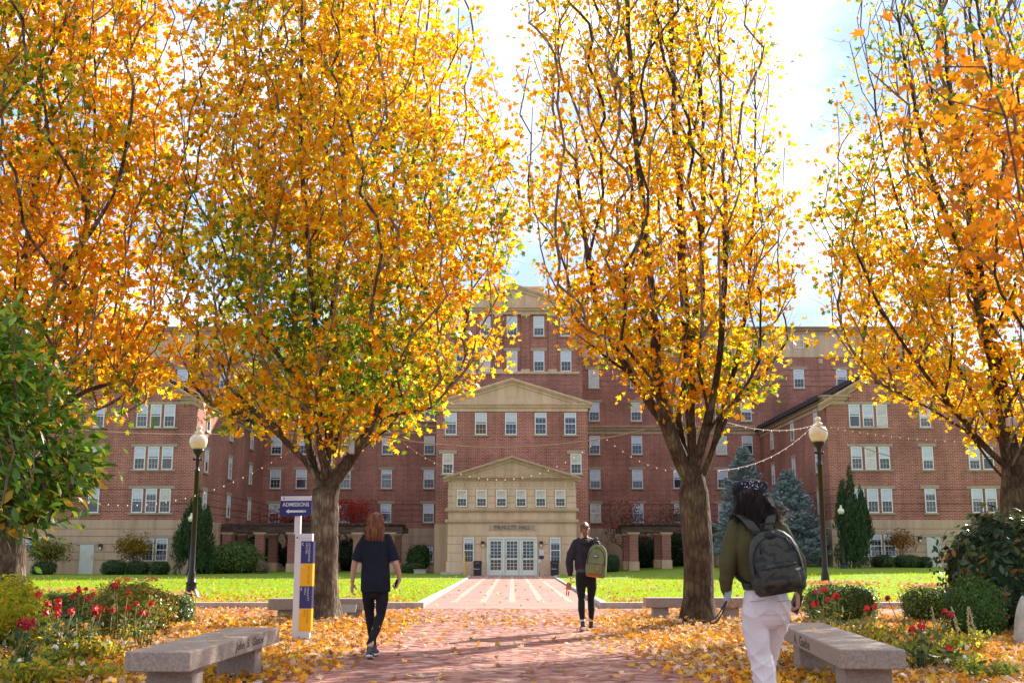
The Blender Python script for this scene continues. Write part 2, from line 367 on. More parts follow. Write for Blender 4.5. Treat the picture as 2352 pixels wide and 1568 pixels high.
def scatter(name, pos, nrm, size, col, tmpl, mat, rng, parent=None, curl=1.0, off=None, ydir=None):
    T, F = tmpl; n = len(pos); k = len(T)
    if ydir is None: X, Y, Z = rotmats(nrm, rng.uniform(0, 2 * np.pi, n))
    else:
        Y = ydir / np.linalg.norm(ydir, axis=1, keepdims=True); X = np.cross(Y, nrm); X /= np.linalg.norm(X, axis=1, keepdims=True) + 1e-9; Z = np.cross(X, Y)
    cz = rng.uniform(-.6, 1.6, n) * curl
    V = pos[:, None, :] + size[:, None, None] * (T[None, :, 0:1] * X[:, None, :] + T[None, :, 1:2] * Y[:, None, :] + (T[None, :, 2:3] * cz[:, None, None]) * Z[:, None, :])
    o = off if off is not None else (np.array(wloc(parent)) if parent is not None else np.zeros(3))
    V = V.reshape(-1, 3) - o
    FF = (F[None] + (np.arange(n) * k)[:, None, None]).reshape(-1, F.shape[1])
    me = npmesh(name, V, FF, mat, np.repeat(col, k, axis=0))
    return link(name, me, parent)
def noise3(p, f, seed=0):      # cheap smooth pseudo noise 0..1
    r = np.random.default_rng(seed); v = 0
    for i in range(5):
        d = r.normal(size=3) * f; v = v + np.sin(p @ d + r.uniform(0, 6.28))
    return np.clip(.5 + v / 5, 0, 1)
# ================================================================== SETTING
rng = np.random.default_rng(11)
def sheet(name, x0, x1, y0, y1, dx, dy, zoff, mat, fz=G, parent=None, mask=None, xs=None, ys=None):
    xs = np.linspace(x0, x1, max(2, int((x1 - x0) / dx) + 1)) if xs is None else np.array(xs, float)
    ys = np.linspace(y0, y1, max(2, int((y1 - y0) / dy) + 1)) if ys is None else np.array(ys, float)
    XX, YY = np.meshgrid(xs, ys); ZZ = fz(XX, YY) + zoff
    V = np.stack([XX, YY, ZZ], -1).reshape(-1, 3); nx = len(xs); ny = len(ys)
    i = np.arange(nx - 1)[None, :] + (np.arange(ny - 1) * nx)[:, None]
    F = np.stack([i, i + 1, i + 1 + nx, i + nx], -1).reshape(-1, 4)
    return link(name, npmesh(name, V, F, mat, smooth=True), parent)
g = sheet('ground', 0, 0, 0, 0, 1, 1, -.07, M['soil'], xs=[-900, -200, -60, -40] + list(range(-32, 33, 2)) + [40, 60, 200, 900], ys=[-60, -20] + list(range(-4, 100, 2)) + [120, 200, 900])
tag(g, kind='structure')
# flower beds (soil rising in low mounds around the trees)
def bedz(x, y): return G(x, y) + .02 * np.sin(x * 1.7) * np.cos(y * 1.3)
for x0, x1 in ((-18, -2.42), (2.42, 18)):
    tag(sheet('flower_bed', x0, x1, -3, 22.2, .22, .22, .0, M['soil'], fz=bedz), kind='structure')
# lawns
def path_edge(y): return 2.05 + (y - 26.4) * .0082 + max(0, y - 66) ** 2 * .012
def lawn(sx):
    ys = list(np.linspace(26.75, 40, 50)) + list(np.linspace(40.5, 92, 80)); V = []; F = []; nx = 60
    for y in ys:
        e = path_edge(y) + .13
        for k in range(nx):
            x = e + (46 - e) * (k / (nx - 1)) ** 1.6
            V.append((sx * x, y, float(G(sx * x, y)) + .055 + .012 * math.sin(x * 1.3 + y) * math.sin(y * .7)))
    for j in range(len(ys) - 1):
        for k in range(nx - 1):
            q = j * nx + k; f = (q, q + 1, q + 1 + nx, q + nx); F.append(f if sx > 0 else f[::-1])
    return tag(link('lawn', npmesh('lawn', np.array(V), np.array(F), M['grass_base'], smooth=True)), kind='structure')
lawn(-1); lawn(1)
# grass blades
n = 150000
gy = 26.8 + 30 * rng.random(n) ** 1.7; gx = (rng.random(n) * 2 - 1) * (.5 * gy)
keep = np.abs(gx) > 2.25 + (gy - 26.4) * .0082; gx, gy = gx[keep], gy[keep]; n = len(gx)
P = np.stack([gx, gy, G(gx, gy) + .075], -1)
yd = rng.normal(size=(n, 3)) * .45; yd[:, 2] = 1
nr = rng.normal(size=(n, 3)); nr[:, 2] *= .2
gc = np.array([[.30, .44, .006]]) * (0.75 + .6 * rng.random((n, 1))) + np.array([[.09, .05, 0]]) * noise3(P, .5, 3)[:, None]
o = scatter('grass', P, nr, (.03 + .02 * rng.random(n)) * (1 + (gy - 27) * .02), gc, SLIV if False else (np.array([(-.22, -1, 0), (.22, -1, 0), (0, 1, 0)], float), np.array([(0, 1, 2)])), M['blade'], rng, ydir=yd)
tag(o, 'short bright green lawn grass on both sides of the path', 'grass', kind='stuff')
# path between the lawns with pale strips
V = []; F = []
ys = np.linspace(26.2, 73.6, 60)
for y in ys:
    e = path_edge(y)
    for x in np.linspace(-e, e, 9): V.append((x, y, float(G(x, y)) + .002))
for j in range(59):
    for k in range(8): q = j * 9 + k; F.append((q, q + 1, q + 10, q + 9))
tag(link('path', npmesh('path', np.array(V), np.array(F), M['pathbrick'])), kind='structure')
mb = MB()
def gbox(mb, x0, x1, y0, y1, h, z0=-.05, nseg=None):
    k = nseg or max(1, int((y1 - y0) / 2))
    for i in range(k):
        a = y0 + (y1 - y0) * i / k; b = y0 + (y1 - y0) * (i + 1) / k
        vs = []
        for z in (0, 1):
            for y in (a, b):
                for x in (x0, x1): vs.append((x, y, float(G(x, y)) + (h if z else z0)))
        mb.add(vs, [(0, 2, 3, 1), (4, 5, 7, 6), (0, 1, 5, 4), (2, 6, 7, 3), (0, 4, 6, 2), (1, 3, 7, 5)])
for x in (-1.5, -.75, 0, .75, 1.5): gbox(mb, x - .085, x + .085, 29.5, 72.5, .006)
for i, y in enumerate(np.arange(30.5, 72, 1.9)):
    for x in (-1.12, -.37, .37, 1.12): gbox(mb, x - .17, x + .17, y, y + .16, .006, nseg=1)
gbox(mb, -1.15, 1.15, 28.2, 28.42, .006, nseg=1)
tag(mb.build('paving_strip', M['strip']), kind='structure')
# front brick plaza: herringbone clay pavers, each one laid
def pavers():
    BL, BW, gp = .205, .1025, .005; V = []; F = []; C = []
    r = np.random.default_rng(5)
    def inside(x, y): return (abs(x) < 2.36 and -3 < y < 26.3) or (22.2 < y < 26.45 and abs(x) < 15)
    cols = np.array([[.40, .17, .125], [.46, .22, .17], [.34, .13, .095], [.42, .235, .19], [.27, .13, .11], [.48, .27, .21]])
    u = BW
    # herringbone in a frame rotated 45 degrees
    c45 = math.cos(R(45)); rngI = int(34 / u)
    for j in range(-60, 380):
        for i in range(-260, 260):
            m_ = (i - j) % 4
            if m_ == 0: rect = (i, j, 2, 1)
            elif m_ == 3: rect = (i, j, 1, 2) if True else None
            else: continue
            x0, y0 = rect[0] * u, rect[1] * u; x1, y1 = x0 + rect[2] * u, y0 + rect[3] * u
            cx, cy = (x0 + x1) / 2, (y0 + y1) / 2
            wx, wy = (cx - cy) * c45, (cx + cy) * c45
            if not inside(wx, wy) or wy < 4.5: continue
            z = float(G(wx, wy)) + r.normal() * .0018; tx, ty = r.normal() * .006, r.normal() * .006
            b = len(V)
            for (inset, dz) in ((0, -.03), (0, -.003), (.004, 0)):
                for (px_, py_) in ((x0 + gp / 2 + inset, y0 + gp / 2 + inset), (x1 - gp / 2 - inset, y0 + gp / 2 + inset), (x1 - gp / 2 - inset, y1 - gp / 2 - inset), (x0 + gp / 2 + inset, y1 - gp / 2 - inset)):
                    V.append(((px_ - py_) * c45, (px_ + py_) * c45, z + dz + (px_ - cx) * tx + (py_ - cy) * ty))
            for q in range(4):
                q2 = (q + 1) % 4
                F.append((b + q, b + q2, b + 4 + q2, b + 4 + q)); F.append((b + 4 + q, b + 4 + q2, b + 8 + q2, b + 8 + q))
            F.append((b + 8, b + 9, b + 10, b + 11))
            cc = cols[r.integers(6)] * r.uniform(.85, 1.12); C += [cc] * 12
    return npmesh('brick_plaza', np.array(V), np.array(F), M['paver'], np.array(C))
tag(link('brick_plaza', pavers()), kind='structure')
tag(sheet('plaza_bedding', -2.5, 2.5, -3, 26.6, 1.2, .6, -.014, M['grout']), kind='structure')
for a, b in ((-16, -2.5), (2.5, 16)): tag(sheet('plaza_bedding', a, b, 22.15, 26.6, .6, .6, -.014, M['grout']), kind='structure')
# kerbs: along the lawns' front and both sides of the path
for sx, nm in ((-1, 'left'), (1, 'right')):
    mb = MB()
    x0 = 2.0
    mb.bbox(*sorted((sx * x0, sx * 16)), 26.42, 26.72, -.05, .13, .015)
    o = mb.build('kerb', M['kerb']); tag(o, kind='structure')
    mb = MB(); ys = np.linspace(26.73, 72.5, 40)
    for a, b in zip(ys[:-1], ys[1:]):
        vs = []
        for z in (-.05, .11 - .05 * min(1, (a - 26.7) / 20)):
            for y in (a, b):
                e = path_edge(y)
                for x in (e, e + .15): vs.append((sx * x, y, float(G(sx * x, y)) + z))
        fs = [(0, 2, 3, 1), (4, 5, 7, 6), (0, 1, 5, 4), (2, 6, 7, 3), (0, 4, 6, 2), (1, 3, 7, 5)]
        mb.add(vs, fs if sx > 0 else [f[::-1] for f in fs])
    tag(mb.build('kerb', M['kerb']), kind='structure')
# small edging stones at the plaza's edge near the benches
for sx in (-1, 1):
    mb = MB(); mb.bbox(*sorted((sx * 2.37, sx * 2.45)), 4, 22.1, -.06, .03, .008); tag(mb.build('kerb', M['kerb']), kind='structure')
# ================================================================== BUILDINGS
WM = {}
def win_mesh(w, h, kind):
    """returns (frame mesh, pane mesh): origin bottom centre, face to -Y"""
    k = (round(w, 2), round(h, 2), kind)
    if k in WM: return WM[k]
    c = .06; mb = MB(); d0 = -.07
    mb.box(-w / 2, -w / 2 + c, d0, 0, 0, h); mb.box(w / 2 - c, w / 2, d0, 0, 0, h)
    mb.box(-w / 2 + c, w / 2 - c, d0 + .003, 0, h - c, h); mb.box(-w / 2 + c, w / 2 - c, d0 - .02, 0, 0, c)
    mb.box(-w / 2 + c, w / 2 - c, d0 + .012, 0, h * .5 - .028, h * .5 + .028)
    iw = w - 2 * c; t = .006
    nx = 3
    for (a, b) in ((h * .5 + .028, h - c), (c, h * .5 - .028)):
        if a == c and kind.endswith('o'): continue
        for i in range(1, nx):
            x = -iw / 2 + iw * i / nx; mb.box(x - t, x + t, -.046, -.03, a, b)
        mb.box(-iw / 2, iw / 2, -.049, -.03, (a + b) / 2 - t, (a + b) / 2 + t)
    fm = mb.mesh('window', M['white'])
    pb = MB(); f = {'1': .42, '2': .5, '3': .62, '4': 1, '5': .2, '6': .5}[kind[1]]
    zt = h - c; zb = c; zc = zt - (zt - zb) * f
    pb.box(-iw / 2, iw / 2, -.028, -.005, zc, zt, 1)
    if f < 1: pb.box(-iw / 2, iw / 2, -.027, -.005, zb, zc - .002, 0)
    pm = pb.mesh('window_pane', [M['glass2'] if kind[1] in '26' else M['glass'], M['curtain'] if kind[1] in '46' else M['blind']])
    WM[k] = (fm, pm); return WM[k]
wr = random.Random(9)
def window(par, x, y, z0, z1, w, rz=0, kind=None, trim=True, lint=True, sill=True):
    h = z1 - z0
    kind = kind or wr.choice(['m1', 'm2', 'm2', 'm3', 'n2', 'm6', 'm4o', 'm1o', 'm5', 'n1o'])
    fm, pm = win_mesh(w, h, kind)
    o = link('window', fm, par, Vector((x, y, z0)) - wloc(par)); o.rotation_euler[2] = rz
    link('window_pane', pm, o)
    if trim:
        k = ('t', round(w, 2), round(h, 2))
        if k not in WM:
            a = MB(); a.box(-w / 2 - .24, w / 2 + .24, -.07, 0, h + .004, h + .24)
            b = MB(); b.box(-w / 2 - .12, w / 2 + .12, -.11, 0, -.1, -.003)
            WM[k] = (a.mesh('lintel', M['lintel']), b.mesh('sill', M['lintel']))
        if lint: link('lintel', WM[k][0], o)
        if sill: link('sill', WM[k][1], o)
    return o
def wall(mb, x0, x1, y, z0, z1, depth, grooves=(), gh=.045, gd=.05):
    """front wall facing -Y with real recessed joints"""
    gs = sorted(z for z in grooves if z0 + .1 < z < z1 - .1)
    if gs: mb.box(x0 + .001, x1 - .001, y + gd, y + depth, z0, z1)
    else: mb.box(x0, x1, y, y + depth, z0, z1); return
    e = [z0] + gs + [z1]
    for i in range(len(e) - 1):
        mb.box(x0, x1, y, y + gd - .001, e[i] + (gh / 2 if i else 0), e[i + 1] - (gh / 2 if i < len(e) - 2 else 0))
def swall(mb, x, sx, y0, y1, z0, z1, depth, grooves=(), gh=.045, gd=.05):
    """side wall whose face looks to sx (+1 / -1)"""
    gs = sorted(z for z in grooves if z0 + .1 < z < z1 - .1)
    if gs: mb.box(x - sx * gd, x - sx * depth, y0 + .001, y1 - .001, z0, z1)
    else: mb.box(x, x - sx * depth, y0, y1, z0, z1); return
    e = [z0] + gs + [z1]
    for i in range(len(e) - 1):
        mb.box(x, x - sx * (gd - .001), y0, y1, e[i] + (gh / 2 if i else 0), e[i + 1] - (gh / 2 if i < len(e) - 2 else 0))
def cornice(mb, x0, x1, y, z0, z1, out=.35, ends=True):
    h = z1 - z0; e = 1 if ends else 0
    for (a, b, o) in ((0, .42, .06), (.42, .5, .12), (.5, .74, .2), (.74, .86, .28), (.86, 1, .35)):
        o = o * out / .35
        mb.box(x0 - e * o, x1 + e * o, y - o, y + .3, z0 + a * h + .001, z0 + b * h)
def raking(mb, cx, half, yf, zb, za, t, steps=((0, .30, .34), (.30, .55, .24), (.55, 1, .12)), over=.3):
    """two sloping cornice members; steps: (from,to,projection) measured down from the top edge"""
    s = (za - zb) / half; hb = half + over; z_b = zb - s * over
    for sx in (-1, 1):
        for a, b, pr in steps:
            p = [(cx + sx * hb, z_b - a * t), (cx, za - a * t), (cx, za - b * t), (cx + sx * hb, z_b - b * t)]
            if sx > 0: p = p[::-1]
            mb.prism(p, yf - pr, yf + .25)
def gz(x, y): return float(G(x, y))
Y0 = 92.6
hall = empty('residence_hall', (0, Y0, 0), 'tall red brick hall with stacked stone gables and a pale entrance pavilion', 'building')
zA = lambda a: PZ(a, Y0)
rows = {'T': (762, 800), 'A': (849, 891), 'B': (925, 966.5), 'C': (1001, 1043), 'D': (1079, 1121), 'E': (1157, 1199)}
gE = [zA(p) for p in (1158, 1171, 1185, 1198)]; gA = [zA(p) for p in (850, 863, 875, 887)]
mb = MB()
wall(mb, -33, 33, Y0, zA(1213), zA(820), 12, gE + gA)
mb.build('brick_wall', M['brick'], hall)
mb = MB(); wall(mb, -21, 21, Y0 - .04, -.6, zA(1213) - .002, 6, [zA(p) for p in (1232, 1250, 1268, 1286)]); mb.build('stone_base', M['stone_base'], hall)
mb = MB(); mb.box(-33, 33, Y0 - .03, Y0 + 12, zA(820) + .002, zA(768)); mb.build('stone_storey', M['stone'], hall)
mb = MB(); cornice(mb, -33, 33, Y0, zA(768), zA(752), .5); mb.box(-33.6, 33.6, Y0 + .3, Y0 + 12.4, zA(768) + .2, zA(752) + .05); mb.build('cornice', M['trim'], hall)
mb = MB(); cornice(mb, -20.1, 20.1, Y0, zA(1001) + .15, zA(982) + .12, .4, False); mb.build('string_course', M['trim'], hall)
for sx in (-1, 1):
    for i in range(10):
        x = sx * (7.6 + 2.55 * i); mb = MB(); mb.box(x - .17, x + .17, Y0 - .05, Y0, zA(834), zA(824)); mb.build('stone_block', M['stone'], hall)
offs = [6.72, 10.15, 13.5, 17.05, 19.15]
for sx in (-1, 1):
    for i, x in enumerate(offs):
        for r in 'ABCDE':
            window(hall, sx * x, Y0, zA(rows[r][1]), zA(rows[r][0]), .86, lint=(r != 'C'))
    for x in (6.72, 10.15, 13.5, 17.05, 20.2, 23.7, 27.2): window(hall, sx * x, Y0, zA(rows['T'][1]), zA(rows['T'][0]), .86, trim=False)
    for x in (23.6, 27.1): window(hall, sx * x, Y0, zA(891), zA(849), .86)
window(hall, -6.8, Y0 - .04, zA(1290), zA(1255), 1.0, kind='m5')
window(hall, 6.8, Y0 - .04, zA(1290), zA(1255), 1.0, kind='m5')
# tower behind the middle block
YT = 84.0; zT = lambda a: PZ(a, YT); hw = PX(1337, YT, 850)
mb = MB(); mb.box(-hw, hw, YT + .12, Y0 + 1, 8, zT(722))
mb.box(-hw, hw, YT, YT + .12, 8, zT(859))
xs = [PX(p, YT, 830) for p in (1172, 1234, 1295)]; sp = xs[1] - xs[0]
mb.box(-hw, -2.5 * sp, YT, YT + .12, zT(859), zT(722)); mb.box(2.5 * sp, hw, YT, YT + .12, zT(859), zT(722))
for i in (-1.5, -.5, .5, 1.5): mb.box(i * sp - .3, i * sp + .3, YT - .06, YT + .12, zT(849), zT(724))
mb.build('tower_wall', M['brick'], hall)
mb = MB(); mb.box(-2.5 * sp, 2.5 * sp, YT - .1, YT, zT(859) + .002, zT(853))
for i in (-1.5, -.5, .5, 1.5): mb.box(i * sp - .33, i * sp + .33, YT - .13, YT + .1, zT(858.5) , zT(848)); mb.box(i * sp - .33, i * sp + .33, YT - .1, YT + .1, zT(726), zT(722))
zc0, zc1 = zT(722), zT(706)
cornice(mb, -hw, hw, YT, zc0 + .001, zc1, .4)
mb.prism([(-hw, zc1), (hw, zc1), (0, zT(656))], YT - .02, YT + 5)
raking(mb, 0, hw + .1, YT, zc1 + .12, zT(652), .45)
mb.box(-PX(1243, YT, 650), PX(1243, YT, 650), YT + 1.5, YT + 6, zc1, zT(649)); mb.box(-PX(1250, YT, 650), PX(1250, YT, 650), YT + 1.3, YT + 6.2, zT(652), zT(648.5))
mb.build('tower_pediment', M['stone'], hall)
for i in (-2, -1, 0, 1, 2):
    window(hall, i * sp, YT + .12, zT(771), zT(726), .8, lint=False); window(hall, i * sp, YT + .12, zT(852.5), zT(806), .8, sill=False)
# middle block
YM = 77.0; zM = lambda a: PZ(a, YM); hm = 5.12
mb = MB(); mb.box(-hm, hm, YM, Y0 + .5, zM(1203), zM(945)); mb.build('middle_wall', M['brick'], hall)
mb = MB(); mb.box(-hm - .06, hm + .06, YM - .06, Y0 + .3, -.6, zM(1203) - .002); mb.build('middle_base', M['stone_base'], hall)
mb = MB(); cornice(mb, -hm, hm, YM, zM(945) + .001, zM(927), .32)
mb.prism([(-hm + .1, zM(927)), (hm - .1, zM(927)), (0, zM(876))], YM - .04, YM + 6)
raking(mb, 0, hm, YM, zM(927) + .16, zM(869), .42)
mb.box(-.32, .32, YM - .06, YM, zM(913), zM(909))
mb.build('middle_pediment', M['stone'], hall)
mb = MB()
for sx in (-1, 1):
    p = [(sx * (hm + .35), zM(927) + .02), (0, zM(868)), (0, zM(868) - .12), (sx * (hm + .35), zM(927) - .1)]
    mb.prism(p if sx < 0 else p[::-1], YM + .26, YT + .1)
mb.build('middle_roof', M['roof'], hall)
for p in (1035, 1104, 1173, 1241, 1309): window(hall, PX(p, YM, 970) + .02, YM, zM(998), zM(948), .8, kind='n1' if p < 1241 else 'n5', lint=False)
for sx in (-1, 1): window(hall, sx * 4.32, YM, zM(1088), zM(1042), .74, kind='n6')
# entrance pavilion
YP = 73.8; zP = lambda a: PZ(a, YP); hp = 4.1; yb = gz(0, YP)
mb = MB()
mb.box(-hp, hp, YP, YM, -.5, zP(1104))
def pier(x0, x1, z0, z1, gs): wall(mb, x0, x1, YP - .05, z0, z1, .051, gs, gd=.03)
G4 = [zP(p) for p in (1222,)]
mb.build('pavilion_wall', M['stone'], hall)
mb = MB()
zf = lambda p: PZ(p, YP)
dl, dr = -1.56, 1.56       # door opening
# lower storey blocks around windows and door, with open joints
def blocks(x0, x1, za, zb, joints, out=.06):
    e = [za] + sorted(joints) + [zb]
    for i in range(len(e) - 1): mb.box(x0, x1, YP - out, YP, e[i] + (.02 if i else 0), e[i + 1] - (.02 if i < len(e) - 2 else 0))
zjo = [zf(p) for p in (1292, 1271, 1251)]
wx = 2.76
for sx in (-1, 1):
    for a, b in ((hp + .02, wx + .42), (wx - .42, 1.98)):
        blocks(*sorted((sx * a, sx * b)), zf(1288), zf(1231), [zf(1269), zf(1249)], .05)
    blocks(*sorted((sx * (hp + .1), sx * 1.62)), -.6, zf(1288) - .02, [], .1)
blocks(-hp - .02, hp + .02, zf(1229), zf(1199), [], .05)
blocks(-1.52, 1.52, zf(1217.5), zf(1204), [], .09)
for sx in (-1, 1):
    x = sx * hp
zq = (1125, 1146, 1165)
xs6 = [PX(p, YP, 1150) for p in (1061, 1106, 1151.5, 1197, 1242, 1287)]
ed = [-hp - .02] + xs6 + [hp + .02]
for i in range(7):
    a = ed[i] + (.4 if i else 0); b = ed[i + 1] - (.4 if i < 6 else 0)
    blocks(a, b, zf(1169), zf(1123.5), [zf(1154), zf(1139)], .05)
for i in range(30):     # greek key frieze reduced to stepped dentils
    x = -hp + .12 + i * (2 * hp - .24) / 29.0
    mb.box(x - .07, x + .07, YP - .055, YP, zf(1116.5), zf(1109.5))
mb.box(-hp, hp, YP - .03, YP, zf(1109), zf(1107.5)); mb.box(-hp, hp, YP - .03, YP, zf(1122), zf(1117))
mb.build('pavilion_block', M['stone'], hall)
mb = MB()
cornice(mb, -hp, hp, YP, zf(1105), zf(1096), .28)
mb.prism([(-hp + .1, zf(1096)), (hp - .1, zf(1096)), (0, zf(1054))], YP - .04, YM)
raking(mb, 0, hp + .05, YP, zf(1096) + .1, zf(1047), .34, over=.25)
for a, b, o in ((1174, 1166, .16), (1172, 1169.5, .2), (1200, 1192, .16), (1198, 1195.5, .2)):
    mb.box(-hp - o, hp + o, YP - o, YP + .2, zf(a), zf(b))
mb.build('pavilion_pediment', M['trim'], hall)
mb = MB(); mb.box(-1.47, 1.47, YP - .1, YP - .08, zf(1216.8), zf(1204.8))
plate = mb.build('name_plate', M['lintel'], hall)
text_parts('lettering', 'M', .29, .27, (-1.12, YP - .1, zf(1215)), (1, 0, 0), (0, 0, 1), M['engrave'], plate, .012)
text_parts('lettering', 'c', .12, .15, (-.80, YP - .1, zf(1215)), (1, 0, 0), (0, 0, 1), M['engrave'], plate, .012)
text_parts('lettering', 'NULTY  HALL', 1.78, .27, (-.64, YP - .1, zf(1215)), (1, 0, 0), (0, 0, 1), M['engrave'], plate, .012)
for x in xs6: window(hall, x, YP, zf(1163), zf(1125), .66, kind='n6', trim=False)
for sx in (-1, 1): window(hall, sx * wx, YP, zf(1292), zf(1236) + .05, .66, kind='n5', trim=False)
# entrance: three door leaves in one white frame
zt = zf(1237)
fr = MB(); fr.box(-1.6, 1.6, YP - .14, YP, zt, zt + .12)
for x in (-1.54, -.53, .53, 1.54): fr.box(x - .07, x + .07, YP - .15, YP, yb - .05, zt - .003)
fro = fr.build('door_frame', M['door'], hall)
for cx in (-1.035, 0, 1.035):
    d = MB(); w2 = .43; z0 = yb + .02
    hh = zt - z0 - .01; r1 = z0 + .32; r2 = z0 + .95; r3 = z0 + 1.06; r4 = z0 + hh - .14
    d.box(cx - w2, cx + w2, YP - .1, YP - .04, z0, r1); d.box(cx - w2, cx + w2, YP - .1, YP - .04, r2, r3); d.box(cx - w2, cx + w2, YP - .1, YP - .04, r4, z0 + hh)
    for sx in (-1, 1): d.box(cx + sx * (w2 - .1), cx + sx * w2, YP - .101, YP - .039, r1, z0 + hh - .14)
    for za, zb, nr in ((r1, r2, 3), (r3, r4, 5)):
        for i in range(1, 3): x = cx - w2 + .1 + (2 * w2 - .2) * i / 3; d.box(x - .014, x + .014, YP - .095, YP - .05, za, zb)
        for i in range(1, nr): z = za + (zb - za) * i / nr; d.box(cx - w2 + .1, cx + w2 - .1, YP - .093, YP - .05, z - .014, z + .014)
    do = d.build('door', M['door'], hall)
    q = MB(); q.box(cx - w2 + .1, cx + w2 - .1, YP - .06, YP - .045, r1, r2); q.box(cx - w2 + .1, cx + w2 - .1, YP - .06, YP - .045, r3, r4); q.build('door_glass', M['glass'], do)
    q = MB(); q.tube([(cx - w2 + .05, YP - .1, r2 + .05), (cx - w2 + .05, YP - .16, r2 + .08), (cx - w2 + .05, YP - .16, r2 + .3), (cx - w2 + .05, YP - .1, r2 + .33)], .013, 5); q.build('door_handle', M['grey'], do)
q = MB(); q.box(1.14, 1.24, YP - .066, YP - .061, yb + 1.35, yb + 1.5); tag(q.build('door_sticker', mat_plain('blue_sticker', (.05, .3, .55), .5), hall), 'blue sticker on the glass of the right door leaf')
q = MB(); q.box(-2, 2, YP - .9, YP - .1, yb - .3, yb + .03); q.build('door_step', M['kerb'], hall)
def wall_lamp(par, x, y, z):
    a = MB(); a.box(x - .1, x + .1, y - .2, y, z + .06, z + .24); a.box(x - .08, x - .07, y - .18, y - .02, z - .08, z + .06); a.box(x + .07, x + .08, y - .18, y - .02, z - .08, z + .06); a.box(x - .05, x + .05, y - .05, y, z - .1, z)
    o = a.build('wall_lamp', M['iron'], par); b = MB(); b.box(x - .068, x + .068, y - .17, y - .03, z - .08, z + .058); b.build('lamp_glass', M['lampglass'], o)
wall_lamp(hall, -1.86, YP - .05, zf(1251)); wall_lamp(hall, 1.86, YP - .05, zf(1251))
q = MB(); q.box(1.73, 2.03, YP - .075, YP - .05, zf(1275), zf(1262)); nb = q.build('notice_board', M['signwhite'], hall); q = MB(); q.box(1.73, 2.03, YP - .077, YP - .05, zf(1282), zf(1275.5)); q.build('notice_footer', M['navy'], nb)
